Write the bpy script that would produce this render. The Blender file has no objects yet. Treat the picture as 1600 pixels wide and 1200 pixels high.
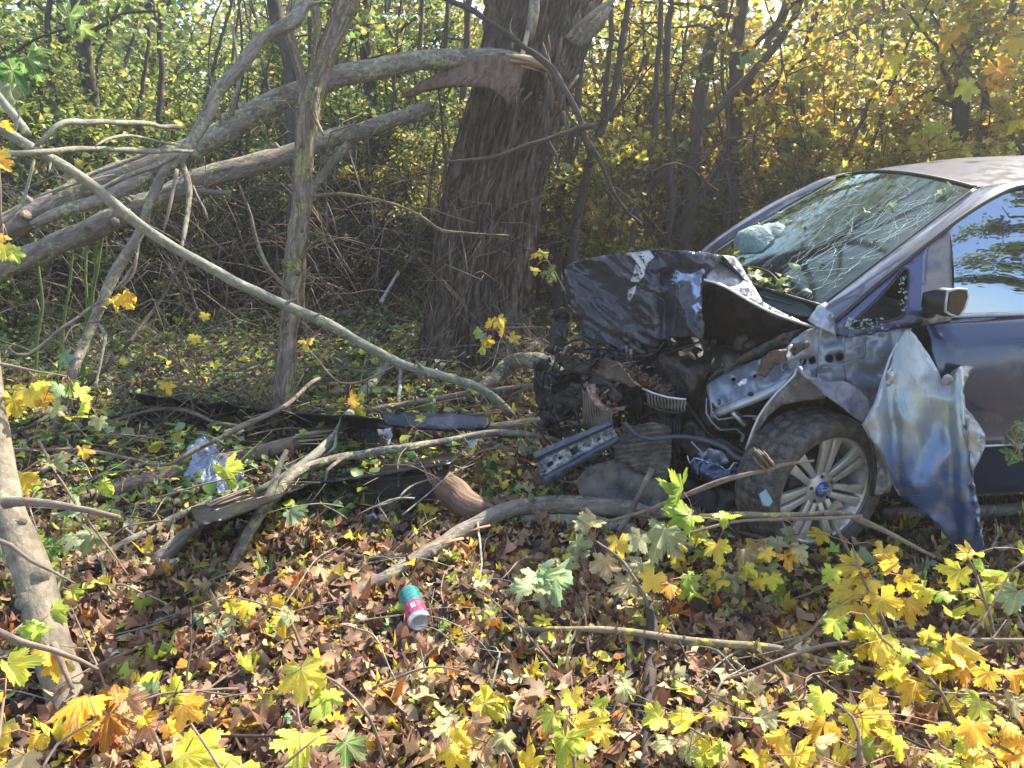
import bpy, math, random
import numpy as np
from mathutils import Vector, Matrix, noise as mnoise
from mathutils.geometry import delaunay_2d_cdt

scene = bpy.context.scene
COL = scene.collection
rng = random.Random(7)
nr = np.random.RandomState(11)
R = math.radians

# ------------------------------------------------------------------ camera, sky, sun, exposure
CAM_H, PITCH, FPX = 1.62, R(17.0), 1209.0
cam_data = bpy.data.cameras.new('camera')
cam_data.sensor_width = 36.0
cam_data.lens = 36.0 * FPX / 1600.0
cam_data.clip_start, cam_data.clip_end = 0.05, 500.0
cam = bpy.data.objects.new('camera', cam_data)
COL.objects.link(cam)
cam.location = (0, 0, CAM_H)
cam.rotation_euler = (R(90) - PITCH, 0, 0)
scene.camera = cam

SUN_EL, SUN_AZ = R(45), R(42)            # azimuth measured to the right of the viewing direction
world = bpy.data.worlds.new('World')
scene.world = world
world.use_nodes = True
wn = world.node_tree
wn.nodes.clear()
w_out = wn.nodes.new('ShaderNodeOutputWorld')
w_bg = wn.nodes.new('ShaderNodeBackground')
w_sky = wn.nodes.new('ShaderNodeTexSky')
w_sky.sky_type = 'NISHITA'
w_sky.sun_disc = False
w_sky.sun_elevation = SUN_EL
w_sky.sun_rotation = SUN_AZ
w_sky.air_density = 1.0
w_sky.dust_density = 1.5
w_bg.inputs['Strength'].default_value = 0.15
wn.links.new(w_sky.outputs[0], w_bg.inputs['Color'])
wn.links.new(w_bg.outputs[0], w_out.inputs['Surface'])
sun_data = bpy.data.lights.new('sun', 'SUN')
sun_data.energy = 5.0
sun_data.angle = R(0.53)
sun_data.color = (1.0, 0.92, 0.79)
sun = bpy.data.objects.new('sun', sun_data)
COL.objects.link(sun)
sd = Vector((math.sin(SUN_AZ) * math.cos(SUN_EL), math.cos(SUN_AZ) * math.cos(SUN_EL), math.sin(SUN_EL)))
sun.rotation_euler = sd.to_track_quat('Z', 'Y').to_euler()
sun.location = sd * 30
scene.view_settings.view_transform = 'Standard'
scene.view_settings.look = 'None'
scene.view_settings.exposure = 1.65
scene.view_settings.gamma = 1.0
scene.view_settings.use_curve_mapping = False
cy = scene.cycles
cy.max_bounces = 7
cy.diffuse_bounces = 3
cy.glossy_bounces = 3
cy.transmission_bounces = 4
cy.transparent_max_bounces = 8
cy.caustics_reflective = False
cy.caustics_refractive = False
cy.use_denoising = True

# ------------------------------------------------------------------ numeric helpers
def _hash(i, j, k, s):
    n = (i.astype(np.int64) * 374761393 + j.astype(np.int64) * 668265263 + k.astype(np.int64) * 2147483647 + s * 1274126177) & 0x7fffffff
    n = ((n ^ (n >> 13)) * 1274126177) & 0x7fffffff
    n = ((n ^ (n >> 16)) * 668265263) & 0x7fffffff
    return (n & 0xffffff) / float(0xffffff)

def vn(P, freq=1.0, s=0):
    """value noise 0..1 at points P (n,3)"""
    Q = np.asarray(P, float) * freq
    I = np.floor(Q).astype(np.int64)
    f = Q - I
    f = f * f * (3 - 2 * f)
    r = 0
    for a in (0, 1):
        for b in (0, 1):
            for c in (0, 1):
                w = (f[:, 0] if a else 1 - f[:, 0]) * (f[:, 1] if b else 1 - f[:, 1]) * (f[:, 2] if c else 1 - f[:, 2])
                r = r + w * _hash(I[:, 0] + a, I[:, 1] + b, I[:, 2] + c, s)
    return r

def fbm(P, freq, oct=3, s=0):
    r, a, t = 0, 1.0, 0
    for o in range(oct):
        r = r + a * vn(P, freq * 2 ** o, s + o)
        t += a
        a *= .5
    return r / t

def gz_np(x, y):
    P = np.stack([x, y, np.zeros_like(x)], 1)
    return (fbm(P, .45, 2, 3) - .5) * .16 + (fbm(P, 2.6, 2, 9) - .5) * .06

def gz(x, y):
    return float(gz_np(np.array([float(x)]), np.array([float(y)]))[0])

CP, SP = math.cos(PITCH), math.sin(PITCH)
def ray(px, py):
    u, v = (px - 800) / FPX, (py - 600) / FPX
    return np.array([u, CP - v * SP, -SP - v * CP])

def P(px, py, d):
    """point of the place seen at a photograph pixel, d metres in front of the camera"""
    return np.array([0, 0, CAM_H]) + d * ray(px, py)

def gd(px, py, up=0.0):
    """distance at which that line of sight meets the ground"""
    r = ray(px, py)
    d = (CAM_H - up) / -r[2]
    for _ in range(4):
        q = r * d
        d = (CAM_H - up - gz(q[0], q[1])) / -r[2]
    return d

def G(px, py, up=0.0):
    return P(px, py, gd(px, py, up))

# car frame: x backwards along the car, y to its far side, z up
YAW = R(8.0)
CO = np.array([1.105, 3.70, 0.0])
CYW, SYW = math.cos(YAW), math.sin(YAW)
def to_local(w):
    q = np.asarray(w) - CO
    return np.array([q[0] * CYW + q[1] * SYW, -q[0] * SYW + q[1] * CYW, q[2]])

def L(px, py, yl):
    """point of the car (its own coordinates) seen at a pixel, on the plane y = yl of the car"""
    c = to_local((0, 0, CAM_H))
    d = to_local(ray(px, py) + CO)
    t = (yl - c[1]) / d[1]
    return c + d * t

class PM:
    """pixel -> car coordinates on a slanted plane given by three (px, py, y) anchors"""
    def __init__(s, a):
        if len(a) == 1:
            s.k = (a[0], 0, 0)
        else:
            M = np.array([[1, q[0], q[1]] for q in a], float)
            s.k = tuple(np.linalg.solve(M, np.array([q[2] for q in a], float)))
    def y(s, px, py):
        return s.k[0] + s.k[1] * px + s.k[2] * py
    def __call__(s, px, py, e=0.0):
        return L(px, py, s.y(px, py) + e)

class PD(PM):
    """the same for the place: anchors are (px, py, distance)"""
    def __call__(s, px, py, e=0.0):
        return P(px, py, s.y(px, py) + e)

# ------------------------------------------------------------------ objects
def props(o, label=None, cat=None, group=None, kind=None):
    if label: o['label'] = label
    if cat: o['category'] = cat
    if group: o['group'] = group
    if kind: o['kind'] = kind
    return o

def thing(name, label, cat, loc=(0, 0, 0), rz=0.0, group=None):
    o = bpy.data.objects.new(name, None)
    COL.objects.link(o)
    o.empty_display_size = .1
    o.location = tuple(float(v) for v in loc)
    o.rotation_euler = (0, 0, rz)
    return props(o, label, cat, group)

def base_of(parent):
    while parent.parent is not None:
        parent = parent.parent
    return np.array(parent.location)

def mk(name, V, F, mat, parent=None, col=None, smooth=False, local=False, bk=None, link=True, solid=0.0):
    V = np.asarray(V, np.float32).reshape(-1, 3)
    if parent is not None and not local:
        V = V - base_of(parent).astype(np.float32)
    arrs = []
    if isinstance(F, np.ndarray):
        arrs = [F]
    else:
        F = list(F)
        if F and isinstance(F[0], np.ndarray) and F[0].ndim == 2:
            arrs = F
        else:
            by = {}
            for f in F:
                by.setdefault(len(f), []).append(f)
            arrs = [np.array(v, np.int32) for v in by.values()]
    me = bpy.data.meshes.new(name)
    nl = sum(a.size for a in arrs)
    npoly = sum(len(a) for a in arrs)
    me.vertices.add(len(V))
    me.vertices.foreach_set('co', V.ravel())
    me.loops.add(nl)
    me.polygons.add(npoly)
    me.loops.foreach_set('vertex_index', np.concatenate([a.ravel() for a in arrs]).astype(np.int32))
    st, c = [], 0
    for a in arrs:
        k = a.shape[1]
        st.append(c + np.arange(len(a)) * k)
        c += a.size
    me.polygons.foreach_set('loop_start', np.concatenate(st).astype(np.int32))
    if smooth:
        me.polygons.foreach_set('use_smooth', np.ones(npoly, bool))
    if col is not None:
        ca = me.color_attributes.new('Col', 'FLOAT_COLOR', 'POINT')
        c4 = np.ones((len(V), 4), np.float32)
        c4[:, :3] = col
        ca.data.foreach_set('color', c4.ravel())
    if bk is not None:
        at = me.attributes.new('Bk', 'FLOAT_VECTOR', 'POINT')
        at.data.foreach_set('vector', np.asarray(bk, np.float32).ravel())
    me.update(calc_edges=True)
    me.validate()
    me.materials.append(mat)
    o = bpy.data.objects.new(name, me)
    if link:
        COL.objects.link(o)
    if parent is not None:
        o.parent = parent
    if solid:
        m = o.modifiers.new('solid', 'SOLIDIFY')
        m.thickness = solid
        m.offset = 0
    return o

class MB:
    """collects shapes that end as ONE mesh"""
    def __init__(s):
        s.V, s.F, s.B, s.C, s.n = [], [], [], [], 0
    def add(s, V, F, bk=None, col=None):
        V = np.asarray(V, float).reshape(-1, 3)
        s.V.append(V)
        s.B.append(np.zeros((len(V), 3)) if bk is None else bk)
        s.C.append(np.ones((len(V), 3)) * (np.array([.5, .5, .5]) if col is None else np.asarray(col)))
        if isinstance(F, np.ndarray):
            s.F.append(F + s.n)
        else:
            by = {}
            for f in F:
                by.setdefault(len(f), []).append(f)
            for v in by.values():
                s.F.append(np.array(v, np.int32) + s.n)
        s.n += len(V)
        return s
    def box(s, c, size, rot=None, taper=1.0):
        hx, hy, hz = (q / 2 for q in size)
        V = np.array([[x * (taper if z > 0 else 1), y * (taper if z > 0 else 1), z] for z in (-hz, hz) for x, y in ((-hx, -hy), (hx, -hy), (hx, hy), (-hx, hy))])
        if rot is not None:
            V = V @ np.array(rot).T
        return s.add(V + np.array(c), [(3, 2, 1, 0), (4, 5, 6, 7), (0, 1, 5, 4), (1, 2, 6, 5), (2, 3, 7, 6), (3, 0, 4, 7)])
    def build(s, name, mat, parent=None, **k):
        return mk(name, np.concatenate(s.V), s.F, mat, parent, bk=np.concatenate(s.B), col=np.concatenate(s.C), **k)

def rotm(rx=0, ry=0, rz=0):
    return np.array(Matrix.Rotation(rz, 3, 'Z') @ Matrix.Rotation(ry, 3, 'Y') @ Matrix.Rotation(rx, 3, 'X'))

def spline(pts, rad, step=.06):
    pts = np.asarray(pts, float)
    rad = np.asarray(rad, float)
    if len(pts) < 3:
        n = max(2, int(np.linalg.norm(pts[-1] - pts[0]) / step) + 1)
        t = np.linspace(0, 1, n)[:, None]
        return pts[0] * (1 - t) + pts[-1] * t, rad[0] * (1 - t[:, 0]) + rad[-1] * t[:, 0]
    Q = np.vstack([2 * pts[0] - pts[1], pts, 2 * pts[-1] - pts[-2]])
    out, ro = [], []
    for i in range(len(pts) - 1):
        a, b, c, d = Q[i:i + 4]
        n = max(1, int(np.linalg.norm(c - b) / step))
        for k in range(n):
            t = k / n
            out.append(.5 * ((2 * b) + (c - a) * t + (2 * a - 5 * b + 4 * c - d) * t * t + (3 * b - a - 3 * c + d) * t ** 3))
            ro.append(rad[i] * (1 - t) + rad[i + 1] * t)
    out.append(pts[-1])
    ro.append(rad[-1])
    return np.array(out), np.array(ro)

def tube(pts, rad, seg=8, step=.06, wob=0.0, knob=0.0, seed=0, cap=True, flat=1.0, raw=False):
    C, r = (np.asarray(pts, float), np.asarray(rad, float)) if raw else spline(pts, rad, step)
    n = len(C)
    if wob:
        w = np.stack([vn(C + 31.7 * k, 3.0, seed + k) - .5 for k in range(3)], 1) + .5 * np.stack([vn(C + 11.7 * k, 9.0, seed + k) - .5 for k in range(3)], 1)
        C = C + w * wob
    T = np.gradient(C, axis=0)
    T /= np.linalg.norm(T, axis=1)[:, None] + 1e-9
    up = np.array([0, 0, 1.0]) if abs(T[0][2]) < .9 else np.array([1.0, 0, 0])
    N = np.cross(T[0], up)
    N /= np.linalg.norm(N)
    th = np.linspace(0, 2 * np.pi, seg, endpoint=False)
    V = np.zeros((n, seg, 3))
    al = 0
    bk = np.zeros((n, seg, 3))
    for i in range(n):
        N = N - T[i] * np.dot(N, T[i])
        N /= np.linalg.norm(N) + 1e-9
        B = np.cross(T[i], N)
        V[i] = C[i] + r[i] * (np.cos(th)[:, None] * N + flat * np.sin(th)[:, None] * B)
        if i:
            al += np.linalg.norm(C[i] - C[i - 1])
        bk[i, :, 0] = np.cos(th) * r[i]
        bk[i, :, 1] = np.sin(th) * r[i]
        bk[i, :, 2] = al
    V = V.reshape(-1, 3)
    bk = bk.reshape(-1, 3)
    if knob:
        rr = np.repeat(r, seg)
        cc = np.repeat(C, seg, axis=0)
        dr = (fbm(bk * np.array([1, 1, .5]) + seed, 14, 2, seed) - .5) * 2 * knob + (vn(bk * np.array([1, 1, 1]) + seed * 3, 5, seed) - .5) * knob
        V = cc + (V - cc) * (1 + dr)[:, None]
    i = np.arange(n - 1)[:, None] * seg
    j = np.arange(seg)[None, :]
    j2 = (j + 1) % seg
    F = np.stack([i + j, i + j2, i + seg + j2, i + seg + j], -1).reshape(-1, 4).astype(np.int32)
    Fs = [F]
    if cap:
        V = np.vstack([V, C[0], C[-1]])
        bk = np.vstack([bk, bk[0], bk[-1]])
        jj = np.arange(seg)
        a = np.stack([np.full(seg, n * seg), (jj + 1) % seg, jj], 1)
        b = np.stack([np.full(seg, n * seg + 1), (n - 1) * seg + jj, (n - 1) * seg + (jj + 1) % seg], 1)
        Fs.append(np.vstack([a, b]).astype(np.int32))
    return V, Fs, bk

def add_tube(mb, *a, col=None, **k):
    V, Fs, bk = tube(*a, **k)
    base = mb.n
    mb.V.append(V); mb.B.append(bk)
    mb.C.append(np.ones((len(V), 3)) * (np.array([.5, .5, .5]) if col is None else np.asarray(col)))
    for F in Fs:
        mb.F.append(F + base)
    mb.n += len(V)

def lathe(prof, seg=48, close=False):
    """prof: (radius, y) pairs turned round the y axis"""
    n = len(prof)
    th = np.linspace(0, 2 * np.pi, seg, endpoint=False)
    V = np.array([[r * math.cos(t), y, r * math.sin(t)] for r, y in prof for t in th])
    F = []
    for i in range(n - 1 + (1 if close else 0)):
        a, b = i * seg, ((i + 1) % n) * seg
        for j in range(seg):
            k = (j + 1) % seg
            F.append((a + j, a + k, b + k, b + j))
    return V, F

def inside(p, poly):
    x, y = p
    c = False
    for i in range(len(poly)):
        x1, y1 = poly[i]
        x2, y2 = poly[i - 1]
        if (y1 > y) != (y2 > y) and x < (x2 - x1) * (y - y1) / (y2 - y1 + 1e-12) + x1:
            c = not c
    return c

def circ(cx, cy, r, n=10, ry=None, rot=0):
    ry = r if ry is None else ry
    return [(cx + r * math.cos(a) * math.cos(rot) - ry * math.sin(a) * math.sin(rot), cy + r * math.cos(a) * math.sin(rot) + ry * math.sin(a) * math.cos(rot)) for a in (2 * math.pi * i / n for i in range(n))]

def panel_mesh(poly, pm, step=10, relief=None, holes=(), jit=.25, edge_jit=0.0, seed=1):
    rr = random.Random(seed)
    pts, edges = [], []
    def ring(pl, st, ej):
        b = []
        for i in range(len(pl)):
            a, c = pl[i], pl[(i + 1) % len(pl)]
            n = max(1, int(math.hypot(c[0] - a[0], c[1] - a[1]) / st))
            for k in range(n):
                t = k / n
                b.append((a[0] * (1 - t) + c[0] * t + (rr.uniform(-ej, ej) if k else 0), a[1] * (1 - t) + c[1] * t + (rr.uniform(-ej, ej) if k else 0)))
        s = len(pts)
        pts.extend(b)
        edges.extend((s + i, s + (i + 1) % len(b)) for i in range(len(b)))
        return b
    B = ring(poly, step, edge_jit)
    H = [ring(h, 99, 0) for h in holes]
    xs, ys = [q[0] for q in poly], [q[1] for q in poly]
    y = min(ys)
    while y < max(ys):
        x = min(xs)
        while x < max(xs):
            q = (x + rr.uniform(-jit, jit) * step, y + rr.uniform(-jit, jit) * step)
            if inside(q, B) and not any(inside(q, h) for h in H):
                dm = min((q[0] - e[0]) ** 2 + (q[1] - e[1]) ** 2 for e in pts[:len(B) + sum(map(len, H))])
                if dm > (step * .4) ** 2:
                    pts.append(q)
            x += step
        y += step
    vo, eo, fo = delaunay_2d_cdt([Vector(q) for q in pts], edges, [], 0, 1e-4)[:3]
    F = []
    for f in fo:
        c = (sum(vo[i][0] for i in f) / len(f), sum(vo[i][1] for i in f) / len(f))
        if inside(c, B) and not any(inside(c, h) for h in H):
            F.append(tuple(f))
    V = []
    for v in vo:
        e = relief(v[0], v[1]) if relief else 0.0
        V.append(pm(v[0], v[1], e))
    return np.array(V), F

def crumple(amp, f, seed=0, amp2=0.0, f2=0.2, ax=1.0):
    def fn(px, py):
        q = Vector((px * f + seed * 7.3, py * f * ax, seed))
        r = abs(mnoise.noise(q)) * 2 - .5
        q2 = Vector((px * f2 + seed * 3.1, py * f2 * ax, seed + 5))
        return amp * r + amp2 * mnoise.noise(q2)
    return fn
# ------------------------------------------------------------------ materials
class NT:
    def __init__(s, name):
        s.m = bpy.data.materials.new(name)
        s.m.use_nodes = True
        s.t = s.m.node_tree
        s.t.nodes.clear()
        s.out = s.t.nodes.new('ShaderNodeOutputMaterial')
    def n(s, typ, ins=None, **pr):
        nd = s.t.nodes.new('ShaderNode' + typ)
        for k, v in pr.items():
            setattr(nd, k, v)
        for k, v in (ins or {}).items():
            i = nd.inputs[k]
            if isinstance(v, bpy.types.NodeSocket):
                s.t.links.new(v, i)
            elif isinstance(v, bpy.types.Node):
                s.t.links.new(v.outputs[0], i)
            else:
                if isinstance(v, tuple) and len(v) == 3 and i.type == 'RGBA':
                    v = v + (1.0,)
                i.default_value = v
        return nd
    def ramp(s, fac, stops, interp='LINEAR'):
        nd = s.n('ValToRGB', {'Fac': fac})
        cr = nd.color_ramp
        cr.interpolation = interp
        while len(cr.elements) < len(stops):
            cr.elements.new(.5)
        for e, (p, c) in zip(cr.elements, stops):
            e.position = p
            e.color = (c if isinstance(c, tuple) else (c, c, c)) + (1.0,)
        return nd.outputs[0]
    def mix(s, f, a, b, mode='MIX'):
        nd = s.t.nodes.new('ShaderNodeMix')
        nd.data_type = 'RGBA'
        nd.blend_type = mode
        for i, v in ((0, f), (6, a), (7, b)):
            if isinstance(v, bpy.types.NodeSocket):
                s.t.links.new(v, nd.inputs[i])
            else:
                nd.inputs[i].default_value = v if not isinstance(v, tuple) or len(v) == 4 else v + (1.0,)
        return nd.outputs[2]
    def math(s, op, a, b=0.0, c=None):
        ins = {0: a, 1: b}
        if c is not None: ins[2] = c
        return s.n('Math', ins, operation=op).outputs[0]
    def noise(s, vec, scale, detail=4, rough=.55, dist=0.0):
        ins = {'Scale': scale, 'Detail': detail, 'Roughness': rough, 'Distortion': dist}
        if vec is not None: ins['Vector'] = vec
        return s.n('TexNoise', ins).outputs['Fac']
    def vec(s, kind='Object'):
        return s.n('TexCoord').outputs[kind]
    def scaled(s, v, sc):
        return s.n('Mapping', {'Vector': v, 'Scale': sc}).outputs[0]
    def bump(s, h, strength=.5, dist=.01, normal=None):
        ins = {'Height': h, 'Strength': strength, 'Distance': dist}
        if normal is not None: ins['Normal'] = normal
        return s.n('Bump', ins).outputs[0]
    def done(s, sh):
        s.t.links.new(sh if isinstance(sh, bpy.types.NodeSocket) else sh.outputs[0], s.out.inputs['Surface'])
        return s.m

def principled(t, **k):
    names = {'color': 'Base Color', 'rough': 'Roughness', 'metal': 'Metallic', 'normal': 'Normal', 'coat': 'Coat Weight', 'coatr': 'Coat Roughness', 'spec': 'Specular IOR Level', 'ior': 'IOR'}
    return t.n('BsdfPrincipled', {names[a]: v for a, v in k.items()})

def m_bark(name, dark, light, lichen=None, lich=.5, scale=22, stretch=.25, bump=.6, dist=.01, fissure=0.0, fs=.8):
    t = NT(name)
    at = t.n('Attribute', attribute_name='Bk').outputs['Vector']
    v = t.scaled(at, (1, 1, stretch))
    n1 = t.noise(v, scale, 6, .65, .3)
    n2 = t.noise(v, scale * 3.5, 4, .6)
    n3 = t.noise(t.vec(), 4.5, 3, .6)
    c = t.ramp(n1, [(.3, dark), (.62, light)])
    c = t.mix(t.math('MULTIPLY', n2, .55), c, tuple(q * .45 for q in dark))
    if lichen:
        lm = t.ramp(t.math('MULTIPLY', t.noise(t.vec(), 34, 5, .7), t.math('ADD', n3, .55)), [(lich, 0.0), (lich + .07, 1.0)])
        c = t.mix(lm, c, lichen)
    h = t.math('ADD', n1, t.math('MULTIPLY', n2, .5))
    if fissure:
        fv = t.scaled(at, (1, 1, .13))
        fn = t.n('TexNoise', {'Vector': fv, 'Scale': fissure, 'Detail': 3.0, 'Roughness': .6, 'Distortion': .5}).outputs['Fac']
        fd = t.math('ABSOLUTE', t.math('SUBTRACT', fn, .5))
        fm = t.n('MapRange', {'Value': fd, 'From Min': .0, 'From Max': .07, 'To Min': 0.0, 'To Max': 1.0}).outputs[0]
        c = t.mix(t.math('MULTIPLY', t.math('SUBTRACT', 1.0, fm), fs), c, tuple(q * .3 for q in dark))
        h = t.math('ADD', h, t.math('MULTIPLY', fm, 1.4))
    return t.done(principled(t, color=c, rough=.9, normal=t.bump(h, bump, dist), spec=.25))

def m_leaf(name, veins=False, trans=.5, jitter=.25, rough=.45):
    t = NT(name)
    base = t.n('Attribute', attribute_name='Col').outputs['Color']
    oi = t.n('ObjectInfo').outputs['Random']
    nz = t.noise(t.vec(), 28 if veins else 5, 3, .6)
    c = t.n('HueSaturation', {'Color': base, 'Hue': t.n('MapRange', {'Value': nz, 'To Min': .5 - jitter * .12, 'To Max': .5 + jitter * .12}).outputs[0], 'Value': t.n('MapRange', {'Value': nz, 'To Min': 1 - jitter, 'To Max': 1 + jitter}).outputs[0], 'Saturation': 1.0}).outputs[0]
    if veins:
        xyz = t.n('SeparateXYZ', {'Vector': t.vec()})
        x, y = xyz.outputs[0], xyz.outputs[1]
        ang = t.math('ARCTAN2', x, y)
        r = t.math('SQRT', t.math('ADD', t.math('MULTIPLY', x, x), t.math('MULTIPLY', y, y)))
        fr = t.math('ABSOLUTE', t.math('SUBTRACT', t.math('FRACT', t.math('ADD', t.math('DIVIDE', ang, R(49)), .5)), .5))
        dv = t.math('MULTIPLY', t.math('MULTIPLY', fr, R(49)), r)
        vm = t.n('MapRange', {'Value': dv, 'From Min': .004, 'From Max': .018, 'To Min': .35, 'To Max': 0.0}).outputs[0]
        # side veins
        w = t.math('SINE', t.math('ADD', t.math('MULTIPLY', r, 46.0), t.math('MULTIPLY', fr, -26.0)))
        vm2 = t.n('MapRange', {'Value': w, 'From Min': .86, 'From Max': 1.0, 'To Min': 0.0, 'To Max': .22}).outputs[0]
        c = t.mix(t.math('MAXIMUM', vm, vm2), c, (.75, .72, .30))
        sp = t.ramp(t.noise(t.vec(), 60, 2, .5), [(.70, 0.0), (.74, 1.0)])
        c = t.mix(t.math('MULTIPLY', sp, .7), c, (.12, .06, .02))
        hs = t.n('HueSaturation', {'Color': c, 'Hue': t.n('MapRange', {'Value': oi, 'To Min': .475, 'To Max': .525}).outputs[0], 'Value': t.n('MapRange', {'Value': oi, 'To Min': 1.2, 'To Max': .85}).outputs[0], 'Saturation': 1.0}).outputs[0]
        c = hs
    bp = t.bump(nz, .35, .004)
    d = principled(t, color=c, rough=rough, normal=bp, spec=.35)
    tr = t.n('BsdfTranslucent', {'Color': t.n('HueSaturation', {'Color': c, 'Saturation': 1.0, 'Value': 1.2}).outputs[0]})
    return t.done(t.n('MixShader', {'Fac': trans, 1: d.outputs[0], 2: tr.outputs[0]}))

M = {}
M['leaf_thicket'] = m_leaf('thicket_leaf', trans=.5)
M['leaf_big'] = m_leaf('maple_leaf', veins=True, trans=.5)
M['leaf_litter'] = m_leaf('dry_leaf', trans=.22, rough=.6, jitter=.35)
M['bark_big'] = m_bark('rough_poplar_bark', (.036, .025, .017), (.21, .15, .105), (.14, .14, .09), .84, 34, .25, 1.0, .025, fissure=17, fs=.6)
M['bark_grey'] = m_bark('grey_bark', (.115, .095, .075), (.38, .325, .265), (.36, .37, .19), .575, 34, .28, 1.0, .018)
M['bark_pole'] = m_bark('pale_bark', (.17, .16, .12), (.36, .35, .27), (.40, .42, .24), .60, 30, .5, .7, .010)
M['bark_lichen'] = m_bark('lichen_bark', (.13, .095, .07), (.36, .28, .21), (.30, .28, .09), .55, 30, .25, .8, .010, fissure=30, fs=.35)
M['bark_dark'] = m_bark('dark_bark', (.035, .03, .025), (.11, .09, .07), (.12, .12, .05), .72, 26, .3, .6)
M['bark_tan'] = m_bark('tan_smooth_bark', (.14, .11, .08), (.33, .28, .20), (.38, .38, .22), .66, 34, .6, .6, .008)
M['bark_twig'] = m_bark('twig_bark', (.13, .09, .07), (.32, .25, .19), None, .5, 40, .4, .3, .004)
M['bark_green'] = m_bark('green_shoot_bark', (.08, .12, .03), (.16, .22, .06), None, .5, 40, .4, .2, .003)
M['bark_yellow'] = m_bark('lichen_crusted_bark', (.14, .11, .08), (.30, .25, .17), (.42, .34, .05), .58, 30, .4, .5, .006)
M['bark_under'] = m_bark('torn_inner_bark', (.10, .06, .042), (.30, .20, .14), None, .5, 26, .12, .9, .018)
M['wood'] = m_bark('splintered_wood', (.34, .22, .12), (.72, .56, .38), None, .5, 40, .06, .8, .01)

def m_simple(name, c, rough=.5, metal=0.0, bump=.0, bscale=40, var=.3, coat=0.0, dirt=None, dirtf=.6, dscale=6, dist=.004, spec=.5, coatr=.05):
    t = NT(name)
    v = t.vec()
    n1 = t.noise(v, bscale, 4, .6)
    n2 = t.noise(v, dscale, 5, .65)
    cc = t.mix(t.math('MULTIPLY', n2, var), c, tuple(q * .4 for q in c))
    rr = rough
    if dirt:
        dm = t.ramp(n2, [(dirtf - .06, 0.0), (dirtf + .08, 1.0)])
        dm = t.math('MULTIPLY', dm, t.math('ADD', .3, n1))
        cc = t.mix(dm, cc, dirt)
        rr = t.n('MapRange', {'Value': dm, 'To Min': rough, 'To Max': .85}).outputs[0]
    k = dict(color=cc, rough=rr, metal=metal, coat=coat, coatr=coatr, spec=spec)
    if bump:
        k['normal'] = t.bump(t.math('ADD', n1, t.math('MULTIPLY', n2, .6)), bump, dist)
    return t.done(principled(t, **k))

M['paint'] = m_simple('dark_blue_car_paint', (.014, .028, .075), .28, .35, .03, 60, .25, 1.0, (.09, .09, .09), .62, 9, coatr=.06)
M['paint_crushed'] = m_simple('crushed_dark_paint', (.020, .022, .045), .22, .4, .55, 38, .3, .8, (.16, .13, .10), .56, 9, .01, coatr=.08)
M['bare'] = m_simple('bare_primer_metal', (.42, .44, .46), .38, .45, .2, 30, .3, 0, (.20, .16, .12), .60, 7)
M['bare_blue'] = m_simple('blue_grey_inner_metal', (.24, .275, .33), .36, .35, .15, 30, .35, .3, (.17, .14, .10), .58, 8)
M['shiny'] = m_simple('scraped_bright_metal', (.62, .62, .64), .3, .75, .6, 40, .3, 0, (.25, .2, .15), .66, 10)
M['black'] = m_simple('black_plastic', (.012, .012, .014), .34, 0, .35, 60, .3, 0, (.04, .034, .028), .64, 14, spec=.3)
M['grey_dark'] = m_simple('dark_grey_metal', (.045, .045, .05), .45, .6, .4, 40, .4, 0, (.16, .11, .07), .56, 14)
M['rust'] = m_simple('rusty_metal', (.12, .075, .055), .6, .4, .5, 50, .5, 0, (.30, .22, .17), .6, 12)
M['fins'] = m_simple('radiator_fins', (.22, .20, .17), .5, .5, .3, 60, .4, 0, (.16, .10, .06), .55, 12)
M['rubber'] = m_simple('tyre_rubber', (.040, .037, .034), .75, 0, .4, 90, .3, 0, (.12, .10, .08), .50, 26)
M['alloy'] = m_simple('wheel_alloy', (.55, .53, .48), .38, .45, .1, 60, .25, .3, (.26, .21, .15), .56, 9)
M['gasket'] = m_simple('black_gasket', (.012, .012, .014), .5)
M['airbag'] = m_simple('airbag_cloth', (.17, .25, .23), .8, 0, .9, 10, .5, dist=.04)
M['dash'] = m_simple('dashboard_plastic', (.05, .055, .06), .6, 0, .3, 80)
M['seat'] = m_simple('grey_seat_cloth', (.12, .125, .13), .9, 0, .3, 90)
M['beige'] = m_simple('pale_trim', (.42, .40, .36), .6)
M['blue_cap'] = m_simple('blue_cap_enamel', (.02, .07, .30), .25, .2, 0, 50, .1, .8)
M['white'] = m_simple('white_print', (.72, .74, .78), .4, 0)
M['white_plastic'] = m_simple('white_plastic_scrap', (.62, .66, .70), .4, 0, .3, 30)
M['film'] = m_simple('crumpled_foil', (.32, .37, .45), .22, .6, .6, 60, .35, .4, (.06, .06, .07), .60, 9, .006)
M['blue_paint'] = m_simple('bright_blue_flake', (.03, .08, .32), .3, .3, .3, 40, .3, .8)
M['dirt'] = m_simple('wet_soil_crumbs', (.13, .075, .05), .9, 0, .8, 60, .5, dist=.01)
M['char'] = m_simple('blackened_board', (.045, .04, .037), .7, 0, .7, 20, .5, 0, (.13, .11, .09), .6, 8, .01)
M['mirror'] = m_simple('mirror_glass', (.10, .11, .12), .05, 1.0, 0)

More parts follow.
